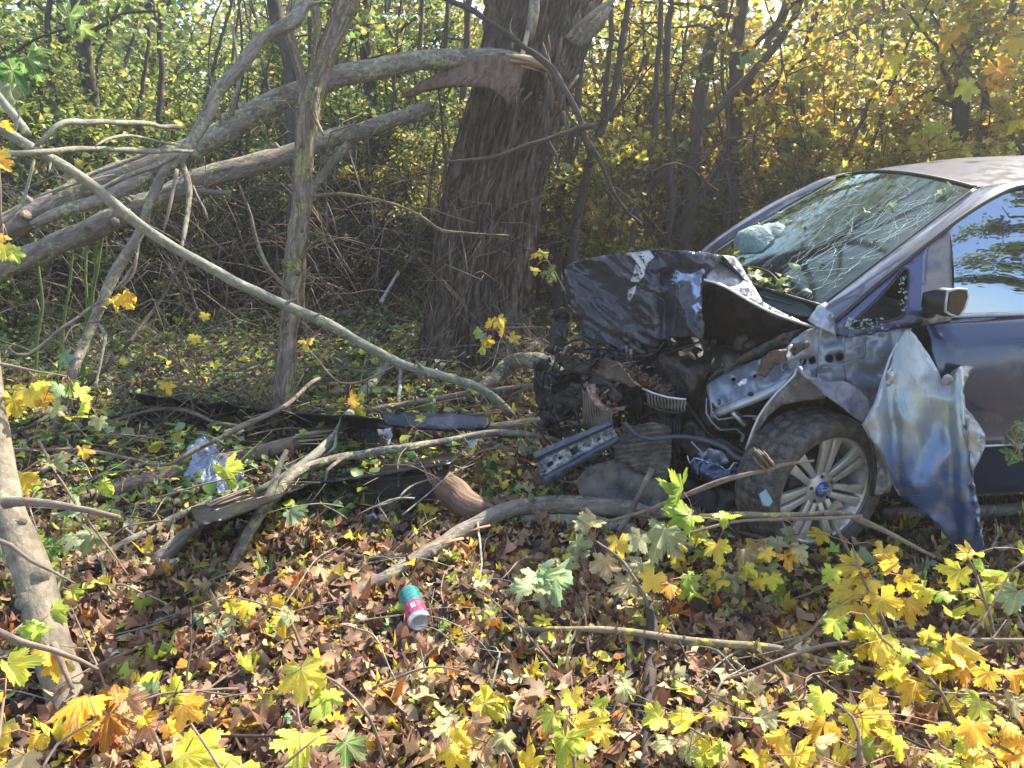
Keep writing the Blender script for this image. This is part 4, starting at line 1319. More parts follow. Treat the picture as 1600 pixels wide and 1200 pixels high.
branch('fallen_branch', 'grey-green branch half hidden under yellow leaves beneath the orange-scraped one', 'branch', [(740, 800, 8, 'u.02'), (830, 812, 24, 'u.03'), (930, 815, 26, 'u.03'), (1060, 850, 20, 'u.03'), (1180, 868, 20, 'u.03'), (1290, 885, 18, 'u.02')], 'bark_pole', seg=14)
branch('curved_branch', 'curved brown branch bowing from the ground over the broken car trim', 'branch',
       [(356, 895, 22, 'u.0'), (374, 858, 21, 'u.05'), (395, 818, 20, 'u.12'), (425, 778, 18, 'u.17'), (460, 745, 17, 'u.20'), (510, 720, 15, 'u.20'), (570, 709, 14, 'u.18'), (640, 701, 13, 'u.17'), (700, 690, 12, 'u.16'), (760, 679, 11, 'u.16'), (830, 680, 9, 'u.14'), (880, 688, 6, 'u.10')], 'bark_grey', seg=14, knob=.12, step=.03,
       twigs=[[(408, 800, 14, 'u.15'), (425, 762, 13, 'u.22'), (438, 730, 10, 'u.28'), (450, 705, 7, 'u.33')], [(540, 712, 6, 'u.2'), (510, 735, 5, 'u.2'), (507, 752, 4, 'u.15')]])
branch('log', 'brown barkless log lying behind the crumpled foil and under the branches', 'log', [(120, 780, 26, 'u.05'), (200, 760, 30, 'u.05'), (280, 738, 30, 'u.05'), (380, 712, 26, 'u.08'), (470, 688, 24, 'u.08'), (540, 662, 16, 'u.08')], 'bark_twig', seg=16, knob=.12,
       ends=[splinters(470, 684, gd(470, 684, .1), (1, .2, .1), 8, .25, spread=.03)])
branch('fallen_branch', 'straight grey branch running to the splintered stump at left', 'branch', [(70, 915, 12, 'u.02'), (150, 868, 13, 'u.04'), (230, 830, 14, 'u.05'), (300, 798, 12, 'u.05'), (330, 778, 8, 'u.05')], 'bark_grey',
       twigs=[[(155, 868, 6, 'u.05'), (160, 905, 6, 'u.03'), (150, 945, 4, 'u.0')], [(272, 810, 6, 'u.06'), (258, 880, 6, 'u.03'), (238, 960, 4, 'u.0')]])
branch('splintered_stump', 'split brown branch piece with a frayed tip standing beside the black trim', 'branch', [(240, 885, 26, 'u.0'), (268, 855, 26, 'u.06'), (300, 824, 22, 'u.11'), (335, 798, 14, 'u.16'), (370, 778, 5, 'u.2')], 'bark_grey', seg=14, knob=.4,
       ends=[splinters(340, 795, gd(340, 795, .18), (1, .2, .35), 10, .16, spread=.03, seed=2)])
branch('fallen_branch', 'pale green-grey branch crossing the pile from the foil up towards the trunk', 'branch', [(400, 770, 9, 'u.12'), (440, 748, 15, 'u.14'), (490, 715, 16, 'u.16'), (525, 680, 17, 'u.17'), (550, 640, 16, 'u.16'), (575, 605, 17, 'u.13'), (600, 575, 16, 'u.10'), (618, 560, 9, 'u.08')], 'bark_pole', seg=12,
       twigs=[[(530, 668, 5, 'u.2'), (520, 700, 5, 'u.2'), (505, 715, 3, 'u.15')], [(620, 630, 6, 'u.05'), (625, 590, 6, 'u.08'), (622, 565, 4, 'u.1')]])
branch('bent_branch', 'bent grey-green branch curving into the crushed front of the car', 'branch', [(735, 625, 20, 'u.02'), (765, 598, 26, 'u.07'), (795, 570, 30, 'u.16'), (825, 562, 30, 'u.22'), (860, 575, 28, 'u.22'), (900, 610, 24, 'u.15')], 'bark_grey', seg=14)
branch('fallen_branch', 'slim grey branch lying level below the bent one, ending at the wreck', 'branch', [(520, 655, 7, 'u.03'), (580, 640, 10, 'u.06'), (650, 628, 12, 'u.07'), (730, 615, 11, 'u.08'), (800, 607, 9, 'u.09'), (850, 598, 6, 'u.1')], 'bark_grey',
       twigs=[[(680, 625, 6, 'u.08'), (676, 655, 6, 'u.04'), (672, 690, 4, 'u.0')]])
branch('log', 'mossy brown log end poking out under the front of the wreck', 'log', [(760, 672, 24, 'u.04'), (830, 665, 28, 'u.05'), (890, 660, 28, 'u.05'), (930, 665, 24, 'u.04')], 'bark_lichen', seg=14)
branch('fallen_branch', 'long yellow-lichened branch lying level across the foreground leaves', 'branch', [(800, 985, 6, 'u.04'), (860, 988, 10, 'u.06'), (960, 992, 13, 'u.07'), (1040, 996, 14, 'u.08'), (1120, 1003, 13, 'u.08'), (1210, 1013, 12, 'u.08'), (1300, 1034, 10, 'u.07'), (1400, 1058, 9, 'u.06'), (1500, 1086, 8, 'u.05'), (1640, 1125, 6, 'u.05')], 'bark_yellow', seg=12, knob=.2, wob=.03,
       twigs=[[(1090, 1002, 8, 'u.07'), (1140, 1028, 9, 'u.05'), (1185, 1062, 8, 'u.03')], [(1230, 1012, 5, 'u.09'), (1262, 985, 6, 'u.13'), (1290, 950, 3, 'u.18')]])
branch('fallen_branch', 'dark upright stick in the foreground crossing under the lichened branch', 'branch', [(1012, 935, 12, 'u.10'), (1020, 990, 20, 'u.05'), (1018, 1060, 22, 'u.03'), (1012, 1130, 22, 'u.03'), (1005, 1215, 22, 'u.03')], 'bark_dark')
branch('fallen_branch', 'thin brown branch bowing across the right foreground to the frame edge', 'branch', [(1130, 1062, 4, 'u.04'), (1240, 1025, 6, 'u.10'), (1330, 1003, 7, 'u.14'), (1450, 1000, 8, 'u.16'), (1550, 1000, 8, 'u.18'), (1640, 1000, 7, 'u.2')], 'bark_twig',
       twigs=[[(1500, 1005, 4, 'u.17'), (1540, 960, 4, 'u.22'), (1575, 905, 3, 'u.3'), (1605, 880, 3, 'u.35')]])
branch('fallen_branch', 'thin dark curved stick on the ground between the can and the pale leaves', 'branch', [(778, 870, 5, 'u.02'), (800, 905, 9, 'u.03'), (840, 945, 11, 'u.03'), (890, 980, 9, 'u.02'), (930, 990, 5, 'u.02')], 'bark_dark')
branch('fallen_branch', 'dark bent stick above the drink can', 'branch', [(515, 855, 5, 'u.02'), (560, 872, 10, 'u.03'), (610, 875, 10, 'u.03'), (650, 862, 5, 'u.02')], 'bark_dark')
branch('fallen_branch', 'greenish stick lying right in front of the wheel', 'branch', [(1090, 806, 9, 2.78), (1170, 804, 11, 2.78), (1260, 803, 11, 2.78), (1310, 800, 12, 2.78), (1350, 812, 12, 2.78), (1400, 836, 10, 2.78), (1460, 868, 6, 2.78)], 'bark_yellow',
       twigs=[[(1290, 808, 8, 2.78), (1305, 790, 12, 2.78), (1314, 786, 14, 2.78)]])
branch('fallen_branch', 'thin reddish stick just below the greenish one at the wheel', 'branch', [(1060, 835, 5, 2.74), (1150, 815, 6, 2.74), (1250, 811, 6, 2.74), (1345, 808, 5, 2.74)], 'bark_twig', twigs=[[(1298, 812, 6, 2.74), (1318, 850, 6, 2.74), (1340, 895, 5, 2.74), (1350, 912, 4, 2.74)]])
branch('fallen_branch', 'dark stick sloping from the wheel towards the yellow leaves', 'branch', [(1150, 830, 5, 2.82), (1220, 850, 9, 2.85), (1290, 885, 9, 'u.06'), (1340, 920, 6, 'u.02')], 'bark_dark')
branch('fallen_branch', 'pale stick reaching from the green leaf up to the wheel rim', 'branch', [(950, 815, 5, 2.95), (1050, 783, 8, 2.9), (1120, 755, 9, 2.85), (1200, 735, 8, 2.8), (1215, 728, 6, 2.8), (1270, 722, 4, 2.8)], 'bark_twig', ends=[splinters(1195, 722, 2.8, (-.4, 0, .5), 9, .05, mat='bark_twig', spread=.02, seed=5)])
branch('fallen_branch', 'bare stick behind the hanging fender at the right edge', 'branch', [(1400, 758, 4, 'u.12'), (1520, 746, 8, 'u.14'), (1560, 742, 8, 'u.14'), (1640, 735, 8, 'u.14')], 'bark_twig')
branch('log', 'grey log lying by the car sill at the right edge', 'log', [(1380, 800, 18, 'u.05'), (1520, 797, 26, 'u.05'), (1640, 790, 26, 'u.05')], 'bark_grey')
branch('fallen_branch', 'slim branch under the torn fender tip heading right', 'branch', [(1430, 880, 5, 'u.03'), (1510, 870, 8, 'u.06'), (1570, 856, 8, 'u.08'), (1640, 830, 7, 'u.1')], 'bark_grey', twigs=[[(1545, 862, 5, 'u.08'), (1560, 835, 4, 'u.12'), (1555, 810, 3, 'u.15')]])
branch('fallen_branch', 'long thin brown twig running through the pile over the foil', 'branch', [(10, 705, 5, 'u.08'), (140, 705, 6, 'u.12'), (250, 725, 6, 'u.15'), (300, 705, 8, 'u.2'), (380, 665, 9, 'u.25'), (440, 636, 8, 'u.28'), (500, 592, 6, 'u.3')], 'bark_twig')
branch('fallen_branch', 'pale arched twig in the sun left of the black bumper strip', 'branch', [(170, 660, 6, 'u.03'), (240, 640, 7, 'u.1'), (290, 640, 7, 'u.14'), (340, 660, 7, 'u.14'), (400, 668, 5, 'u.1')], 'bark_twig')
branch('fallen_branch', 'thin branch lying level between lichen trunk and massive tree', 'branch', [(640, 548, 6, 'u.04'), (700, 552, 9, 'u.05'), (760, 560, 9, 'u.05'), (785, 562, 8, 'u.05')], 'bark_yellow')
branch('fallen_branch', 'pale twig sloping across the ground right of the lichen trunk', 'branch', [(470, 548, 4, 'u.05'), (520, 560, 6, 'u.06'), (560, 578, 6, 'u.05'), (610, 602, 4, 'u.02')], 'bark_pole')
branch('fallen_branch', 'pale stripped stick on the twigs in the sun beside the lichen trunk', 'branch', [(505, 492, 5, 'u.1'), (530, 490, 8, 'u.1'), (560, 487, 7, 'u.1'), (640, 500, 4, 'u.08'), (690, 520, 4, 'u.05')], 'bark_pole')
branch('fallen_branch', 'long thin twig from the left ground up past the lichen trunk', 'branch', [(330, 590, 3, 'u.1'), (380, 575, 5, 'u.15'), (440, 555, 5, 'u.2'), (500, 522, 4, 'u.25')], 'bark_twig')
branch('fallen_branch', 'thin curved branch left of the foil lying towards the frame edge', 'branch', [(-20, 690, 6, 'u.2'), (60, 660, 7, 'u.2'), (110, 620, 7, 'u.25'), (150, 590, 6, 'u.3'), (230, 500, 6, 'u.5'), (290, 400, 6, 'u.9')], 'bark_dark')
branch('fallen_branch', 'broken pale stick lying on green leaves at the left', 'branch', [(62, 735, 9, 'u.05'), (85, 718, 10, 'u.07'), (108, 697, 9, 'u.08')], 'wood')

# thin bare twigs on the leaves: alike, each its own object
tg = random.Random(4)
for k in range(250):
    py = 560 + 640 * tg.random() ** .8
    px = tg.uniform(-20, 1620)
    if k >= 150:
        py, px = tg.uniform(570, 860), tg.uniform(0, 830)
    if py < 800 and px > 850:
        px = tg.uniform(0, 840)
    d = gd(px, py)
    p0 = P(px, py, d)
    az = tg.uniform(0, 6.283)
    l = tg.uniform(.12, .55)
    dz = tg.uniform(.0, .25) * l
    h0 = tg.uniform(.015, .06) if k < 150 else tg.uniform(.03, .22)
    a = p0 + np.array([0, 0, h0])
    e = a + np.array([math.cos(az) * l, math.sin(az) * l, dz])
    m = (a + e) / 2 + np.array([tg.uniform(-.04, .04), tg.uniform(-.04, .04), tg.uniform(.0, .05)])
    rr0 = tg.uniform(.002, .0052)
    mb = MB()
    add_tube(mb, [a, m, e], [rr0, rr0 * .8, rr0 * .35], 6, .03, wob=.03, seed=k)
    for j in range(tg.randint(0, 2)):
        q = m + np.array([tg.uniform(-.12, .12), tg.uniform(-.12, .12), tg.uniform(0, .08)])
        add_tube(mb, [m * .7 + e * .3 if j else m, q], [rr0 * .6, .0008], 4, .04, wob=.02, seed=k + 9)
    for q in range(len(mb.V)):
        mb.V[q] = mb.V[q] - p0
    o = mb.build('bare_twig', M[tg.choice(['bark_twig', 'bark_twig', 'bark_dark', 'bark_grey', 'bark_pole'])], smooth=True)
    o.location = tuple(p0)
    props(o, 'thin bare twig lying on the fallen leaves', 'twig', 'thin bare twigs on the ground')

# ------------------------------------------------------------------ leafy shoots
def shoot(label, leaves, stem=None, group=None, d0=None, cat='leafy shoot', seed=0, smat='bark_twig', base=None, face=.65):
    """leaves: (px, py, size in px, colour[, d]) ; stem: px_line spec"""
    rr = random.Random(seed + 100)
    d0 = d0 or (gd(leaves[0][0], leaves[0][1], .15))
    if base is None:
        base = stem[0][:2] + (stem[0][3],) if stem else (leaves[0][0], leaves[0][1] + 60, d0)
    bd = base[2]
    bp = P(base[0], base[1], gd(base[0], base[1]) if isinstance(bd, str) else bd)
    root = thing('maple_shoot', label, cat, bp, 0, group)
    if stem:
        V, Fs, bk = tube(*px_line(stem), seg=7, step=.03, wob=.012, knob=.15, seed=seed)
        mk('stem', V, Fs, M[smat], root, bk=bk, smooth=True)
        C, _ = px_line(stem)
        C, _ = spline(C, [1] * len(C), .04)
    else:
        C = np.array([bp])
    for k, lf in enumerate(leaves):
        px, py, s, colr = lf[:4]
        d = lf[4] if len(lf) > 4 else d0 + rr.uniform(-.08, .08)
        c = P(px, py, d)
        size = s * d / FPX / .86
        tocam = np.array([0, 0, CAM_H]) - c
        tocam /= np.linalg.norm(tocam)
        nrm = face * tocam + (1 - face) * np.array([0, 0, 1.0]) + np.array([rr.uniform(-.45, .45), rr.uniform(-.3, .3), rr.uniform(-.35, .35)])
        nrm /= np.linalg.norm(nrm)
        spin = rr.uniform(2.2, 4.1)
        lo = place_leaf('leaf', rr.randrange(18), colr, c, size, nrm, spin, root)
        # the leaf stalk, back to the twig
        b = Vector(c) 
        q = C[np.argmin(np.linalg.norm(C - c, axis=1))]
        if .01 < np.linalg.norm(q - c) < .45:
            V, Fs, bk = tube([c, (c + q) / 2 + np.array([0, 0, .02]), q], [.0016, .0014, .002], seg=4, step=.04)
            mk('leaf_stalk', V, Fs, M['stalk'], root)
    return root
M['stalk'] = m_simple('red_leaf_stalk', (.40, .15, .07), .5, 0, .1)

shoot('big green-yellow leaves hanging on a twig in front of the radiator', [(1068, 768, 62, 'lime'), (1075, 800, 66, 'lime'), (1040, 830, 78, 'pale'), (1098, 835, 40, 'lime'), (1138, 800, 42, 'lime'), (1120, 850, 46, 'yellow'), (1060, 858, 36, 'yellow'), (1000, 838, 46, 'pale')], [(960, 945, 6, 'u.05'), (985, 890, 6, 2.75), (1010, 850, 5, 2.75), (1060, 820, 4, 2.7), (1110, 812, 3, 2.7), (1140, 820, 2, 2.7)], d0=2.7, seed=1)
shoot('pale green upright leaf cluster right of the drink can', [(840, 890, 68, 'mint'), (868, 905, 58, 'mint'), (822, 915, 48, 'mint'), (880, 880, 40, 'pale'), (850, 925, 40, 'pale')], [(858, 960, 6, 'u.02'), (852, 925, 5, 2.6), (845, 890, 3, 2.6)], d0=2.62, seed=2)
shoot('faded cream and yellow leaves heaped left of the green hanging leaves', [(930, 810, 48, 'cream'), (945, 875, 56, 'cream'), (985, 915, 54, 'cream'), (900, 850, 44, 'pale'), (1020, 905, 48, 'yellow'), (1045, 912, 40, 'gold'), (965, 850, 44, 'yellow'), (1000, 880, 50, 'pale'), (910, 815, 36, 'pale'), (1075, 900, 36, 'lime'), (1020, 935, 44, 'cream')], [(1020, 985, 7, 'u.02'), (1005, 930, 6, 2.62), (975, 880, 5, 2.66), (930, 845, 3, 2.7)], d0=2.66, seed=3)
shoot('dense bright yellow leaves in the sun below the torn fender', [(1380, 860, 50, 'yellow'), (1340, 880, 50, 'yellow'), (1410, 900, 46, 'gold'), (1360, 905, 56, 'yellow'), (1325, 920, 54, 'yellow'), (1380, 940, 58, 'gold'), (1420, 940, 54, 'yellow'), (1345, 950, 58, 'gold'), (1300, 890, 36, 'lime'), (1395, 880, 40, 'gold'), (1310, 945, 44, 'yellow'), (1440, 915, 38, 'yellow'), (1370, 975, 40, 'yellow'), (1350, 990, 44, 'yellow'), (1295, 965, 46, 'lime'), (1285, 830, 38, 'gold', 2.9), (1240, 835, 30, 'pale', 2.9)], [(1400, 1040, 8, 'u.02'), (1385, 980, 7, 2.5), (1360, 930, 6, 2.55), (1340, 880, 4, 2.6), (1330, 850, 2, 2.65)], d0=2.55, seed=4)
shoot('yellow-green leaves at the right edge beside the torn fender tip', [(1520, 858, 40, 'yellow'), (1545, 885, 46, 'lime'), (1500, 890, 50, 'yellow'), (1525, 915, 50, 'lime'), (1480, 925, 40, 'lime'), (1595, 858, 44, 'lime'), (1590, 925, 66, 'mint'), (1560, 905, 36, 'yellow'), (1490, 950, 40, 'lime'), (1540, 950, 46, 'yellow')], [(1560, 1020, 6, 'u.02'), (1545, 960, 5, 2.5), (1525, 900, 4, 2.55), (1510, 870, 2, 2.6)], d0=2.52, seed=5)
shoot('yellow leaf spray beneath the thin bowed branch at lower right', [(1375, 1010, 46, 'yellow'), (1395, 1045, 50, 'yellow'), (1430, 1070, 54, 'gold'), (1320, 1030, 34, 'lime'), (1305, 970, 44, 'lime'), (1415, 1010, 44, 'lime'), (1545, 1050, 44, 'yellow'), (1530, 1100, 48, 'lime'), (1580, 1045, 50, 'gold'), (1470, 1035, 44, 'yellow'), (1545, 1140, 60, 'lime'), (1585, 1100, 40, 'pale')], [(1500, 1140, 8, 'u.02'), (1470, 1080, 6, 2.2), (1430, 1040, 5, 2.25), (1380, 1000, 4, 2.3), (1350, 960, 3, 2.35)], d0=2.25, seed=6)
shoot('thick bank of yellow leaves along the bottom right', [(1250, 1110, 56, 'yellow'), (1290, 1130, 60, 'gold'), (1335, 1120, 62, 'yellow'), (1380, 1110, 58, 'gold'), (1400, 1150, 60, 'yellow'), (1430, 1180, 58, 'yellow'), (1345, 1165, 60, 'lime'), (1285, 1090, 50, 'lime'), (1310, 1185, 58, 'lime'), (1225, 1150, 44, 'yellow'), (1465, 1130, 50, 'gold'), (1480, 1180, 54, 'lime'), (1240, 1185, 54, 'yellow'), (1360, 1085, 44, 'yellow'), (1190, 1120, 44, 'pale'), (1185, 1180, 44, 'gold'), (1270, 1160, 46, 'cream'), (1510, 1160, 46, 'yellow')], [(1330, 1240, 8, 2.0), (1340, 1170, 7, 2.0), (1330, 1120, 5, 2.05), (1290, 1090, 3, 2.1)], d0=2.05, seed=7)
shoot('yellow-green leaves in the middle of the bottom edge', [(890, 1090, 46, 'yellow'), (865, 1115, 50, 'lime'), (905, 1125, 52, 'yellow'), (930, 1100, 40, 'lime'), (880, 1155, 56, 'lime'), (915, 1165, 46, 'cream'), (860, 1180, 44, 'pale'), (940, 1140, 40, 'yellow'), (900, 1190, 50, 'yellow'), (975, 1070, 36, 'pale')], [(900, 1240, 6, 1.98), (895, 1170, 5, 2.0), (890, 1110, 3, 2.05)], d0=2.05, seed=8)
shoot('overexposed bright yellow leaves left of the bottom centre', [(470, 1045, 78, 'yellow'), (515, 1080, 58, 'lime'), (505, 1065, 40, 'yellow')], [(600, 1190, 5, 'u.04'), (570, 1120, 5, 1.95), (520, 1070, 4, 1.95), (480, 1050, 3, 1.95)], d0=1.95, seed=9)
shoot('large yellow-green leaf with a smaller green one at the bottom, left of centre', [(470, 1140, 92, 'lime'), (540, 1162, 60, 'green')], [(400, 1240, 6, 1.72), (440, 1200, 5, 1.75), (500, 1150, 3, 1.78)], d0=1.8, seed=10)
shoot('big orange-yellow leaf lit from behind beside the leaning trunk', [(135, 1085, 96, 'gold'), (118, 1130, 50, 'yellow')], [(60, 1210, 6, 1.8), (90, 1160, 5, 1.85), (150, 1120, 3, 1.88)], d0=1.9, seed=11)
shoot('very large yellow leaves at the bottom left', [(290, 1175, 112, 'yellow'), (375, 1195, 70, 'yellow'), (285, 1100, 66, 'gold'), (235, 1190, 44, 'gold')], [(380, 1260, 6, 1.65), (350, 1200, 5, 1.7), (300, 1130, 4, 1.8)], d0=1.76, seed=12)
shoot('bright yellow leaves against the lower left frame edge', [(15, 1035, 64, 'lime'), (8, 1130, 64, 'yellow'), (40, 1180, 56, 'cream'), (60, 1150, 40, 'yellow'), (-10, 1085, 60, 'gold')], [(-20, 1240, 6, 1.75), (0, 1150, 5, 1.85), (10, 1060, 3, 1.95)], d0=1.92, seed=13)
shoot('yellow-green maple leaves on drooping twigs left of the clearing', [(45, 610, 46, 'yellow'), (20, 625, 44, 'yellow'), (70, 600, 34, 'lime'), (62, 615, 38, 'gold'), (115, 640, 44, 'lime'), (120, 615, 40, 'lime'), (85, 640, 32, 'pale'), (95, 605, 30, 'mint'), (155, 655, 30, 'pale'), (40, 745, 40, 'yellow'), (110, 600, 36, 'green')], [(-60, 560, 6, 2.9), (10, 570, 5, 2.95), (60, 582, 4, 3.0), (105, 590, 3, 3.05)], d0=3.0, seed=14, cat='leafy twig')
shoot('small yellow leaf bunch caught on the mottled forked branch', [(190, 462, 36, 'yellow'), (178, 468, 28, 'yellow'), (202, 460, 28, 'gold')], [(215, 395, 4, 4.0), (210, 425, 4, 3.98), (190, 450, 3, 3.95)], d0=3.95, seed=15, cat='leafy twig')
shoot('single wilted pale leaf hanging left of the lichen trunk', [(98, 555, 30, 'mint')], [(160, 500, 3, 4.0), (115, 510, 3, 3.9), (97, 540, 2, 3.85)], d0=3.85, seed=16, cat='leafy twig')
shoot('yellow leaves at the left frame edge above the limbs', [(8, 385, 36, 'yellow'), (20, 395, 30, 'lime'), (2, 235, 30, 'yellow'), (0, 255, 32, 'gold'), (6, 370, 26, 'gold'), (10, 195, 20, 'gold')], [(-30, 180, 4, 3.0), (-5, 250, 4, 3.0), (5, 350, 3, 3.0)], d0=3.0, seed=17, cat='leafy twig')
shoot('small twig of yellow and green leaves at the foot of the massive tree', [(778, 498, 26, 'yellow'), (790, 510, 26, 'yellow'), (798, 528, 28, 'gold'), (745, 516, 24, 'lime'), (760, 530, 24, 'yellow'), (755, 545, 18, 'yellow'), (768, 505, 20, 'gold'), (752, 524, 16, 'mint')], [(850, 512, 3, 5.0), (800, 512, 3, 4.9), (760, 516, 3, 4.8)], d0=4.85, seed=18, cat='leafy twig')
shoot('green leaf with small yellow ones between the massive tree and bonnet', [(855, 422, 30, 'green'), (838, 395, 22, 'gold'), (836, 418, 20, 'yellow'), (850, 392, 20, 'lime'), (886, 258, 20, 'green')], [(890, 470, 3, 5.6), (870, 430, 3, 5.6), (850, 400, 3, 5.6)], d0=5.5, seed=19, cat='leafy twig')
shoot('lone yellow leaves around the lichen trunk', [(480, 530, 26, 'yellow'), (305, 525, 22, 'yellow'), (320, 492, 18, 'yellow'), (545, 625, 32, 'gold'), (565, 618, 24, 'yellow'), (258, 600, 30, 'gold'), (335, 568, 18, 'yellow'), (560, 640, 24, 'yellow')], [(640, 560, 3, 4.6), (540, 600, 3, 4.5), (480, 545, 2, 4.5)], d0=4.5, seed=20, cat='leafy twig')
shoot('yellow-green leaf resting against the crumpled foil', [(352, 735, 44, 'lime')], None, d0=3.45, seed=21, cat='leaf', face=.75)
shoot('drooping yellow leaves below the leaning trunk at left', [(85, 720, 40, 'pale'), (40, 735, 44, 'yellow'), (100, 790, 44, 'mint'), (150, 830, 50, 'pale'), (120, 840, 46, 'mint'), (75, 850, 40, 'green'), (165, 755, 36, 'lime'), (200, 950, 40, 'pale'), (215, 930, 44, 'mint'), (130, 700, 30, 'gold')], [(60, 690, 4, 3.05), (90, 740, 4, 3.0), (130, 800, 4, 2.95), (200, 900, 3, 2.8)], d0=2.95, seed=22, cat='leafy twig')
shoot('green and yellow low leaves before the black car trim', [(455, 800, 36, 'mint'), (470, 795, 30, 'green'), (420, 885, 40, 'yellow'), (430, 905, 40, 'yellow'), (400, 895, 40, 'mint'), (375, 910, 40, 'pale'), (445, 890, 30, 'gold'), (480, 880, 40, 'orange'), (690, 905, 44, 'tan'), (655, 905, 40, 'cream'), (710, 915, 36, 'pale'), (640, 985, 46, 'cream'), (575, 1045, 40, 'gold'), (735, 1045, 44, 'gold'), (955, 965, 56, 'orange'), (590, 1115, 44, 'gold'), (640, 1100, 40, 'lime')], None, seed=23, cat='ground leaves', face=.45)
shoot('sparse leaves hanging high at the right before the golden shrubs', [(1000, 240, 24, 'yellow', 6.5), (1180, 80, 30, 'green', 6.5), (1160, 90, 26, 'green', 6.5), (1460, 200, 40, 'lime', 6.8), (1500, 235, 44, 'yellow', 6.8), (1550, 260, 44, 'pale', 6.8), (1440, 220, 40, 'gold', 6.8), (1590, 180, 50, 'yellow', 6.8), (1560, 110, 50, 'gold', 6.8), (1480, 60, 44, 'gold', 6.9), (1510, 130, 46, 'lime', 6.8), (1400, 90, 40, 'yellow', 6.9), (1590, 60, 50, 'gold', 6.8), (1430, 30, 40, 'lime', 6.9)], [(1600, 240, 6, 6.9), (1540, 150, 5, 6.9), (1480, 60, 4, 6.9), (1430, -20, 3, 6.9)], d0=6.8, seed=24, cat='leafy branch', smat='bark_dark')
shoot('large shadowed green leaves at the upper left frame edge', [(20, 110, 60, 'green'), (45, 90, 50, 'green'), (15, 135, 50, 'pale'), (60, 70, 44, 'green'), (35, 160, 40, 'lime'), (110, 30, 40, 'green'), (130, 45, 36, 'green')], [(-60, 60, 6, 4.6), (0, 90, 5, 4.6), (60, 60, 4, 4.6), (130, 40, 3, 4.6)], d0=4.6, seed=25, cat='leafy branch', smat='bark_dark')

# more leafy twigs along the front edge
def auto_shoot(label, cx, cy_, w, h, n, cols, seed, s0=34, s1=62, d0=None, cat='leafy shoot'):
    rr = random.Random(seed)
    lv = [(cx + rr.uniform(-w, w), cy_ + rr.uniform(-h, h), rr.uniform(s0, s1), rr.choice(cols)) for _ in range(n)]
    d0 = d0 or gd(cx, cy_, .14)
    shoot(label, lv, [(cx + w * .8, cy_ + h + 40, 6, gd(cx + w * .8, cy_ + h + 40)), (cx + w * .4, cy_ + h * .3, 5, d0), (cx, cy_, 4, d0), (cx - w * .7, cy_ - h * .4, 2, d0)], d0=d0, seed=seed, cat=cat)
auto_shoot('yellow and cream leaf cluster at the bottom, right of the upright dark stick', 1085, 1140, 60, 55, 14, ['yellow', 'lime', 'cream', 'pale'], 41)
auto_shoot('bright yellow leaves in the very corner at the bottom right', 1560, 1165, 55, 40, 12, ['yellow', 'lime', 'gold'], 42)
auto_shoot('mixed yellow and orange leaves between the big bottom-left leaves and the trunk', 215, 1130, 60, 50, 10, ['gold', 'yellow', 'orange', 'tan'], 43)
auto_shoot('loose yellow leaves left of the bottom centre cluster', 760, 1160, 70, 40, 9, ['yellow', 'tan', 'cream', 'gold', 'lime'], 44)
auto_shoot('yellow leaves over the lichened branch near its right end', 1430, 1010, 80, 30, 12, ['yellow', 'lime', 'gold'], 45)
auto_shoot('green-yellow leaves behind the heaped pale leaves below the wheel', 1150, 905, 70, 26, 10, ['lime', 'yellow', 'pale', 'green'], 46, 26, 46)
auto_shoot('yellow leaves hugging the foot of the leaning trunk', 60, 1010, 50, 60, 9, ['yellow', 'gold', 'lime', 'green'], 47, 30, 50)
auto_shoot('low yellow-green leaves at the left edge behind the leaning trunk', 60, 900, 60, 60, 12, ['yellow', 'lime', 'green', 'pale'], 48, 28, 46)
auto_shoot('yellow-green leaves over the sunny litter left of the drink can', 420, 950, 70, 40, 8, ['yellow', 'gold', 'pale', 'lime'], 49, 26, 44)
auto_shoot('leaf spray in front of the lower tyre', 1215, 850, 60, 16, 9, ['yellow', 'pale', 'gold', 'tan'], 50, 24, 40, d0=2.72)
auto_shoot('green plant leaves by the sill at the right edge', 1585, 690, 18, 30, 9, ['green', 'mint'], 51, 14, 22, d0=2.9)
M['glint'] = m_simple('pale_sky_reflection', (.52, .52, .50), .35, .3, .3, 30, .3)
M['glint_blue'] = m_simple('pale_blue_sky_reflection', (.30, .40, .62), .25, .4, .3, 30, .3, .4)
M['shiny_dull'] = m_simple('scuffed_sunlit_metal', (.50, .49, .50), .35, .4, .8, 30, .5, .2, (.22, .20, .19), .48, 16, .008)
M['brown_liner'] = m_simple('brown_arch_liner', (.085, .072, .062), .6, 0, .7, 24, .8, 0, (.20, .17, .13), .5, 16, .012)
M['shiny_blue'] = m_simple('scraped_blue_metal', (.30, .34, .46), .28, .6, .5, 40, .4, .4, (.08, .09, .2), .55, 12)
M['paint_dust'] = m_simple('dusty_paint', (.11, .11, .14), .4, .2, .1, 40, .3, .4, (.26, .24, .22), .5, 9)
M['paint_inner'] = m_simple('satin_blue_paint', (.05, .065, .17), .4, .2, 0, 50, .3, .5)
# ------------------------------------------------------------------ the wrecked car
car = thing('wrecked_car', 'dark blue car with its front end crushed and left front fender torn off', 'car', CO, YAW)

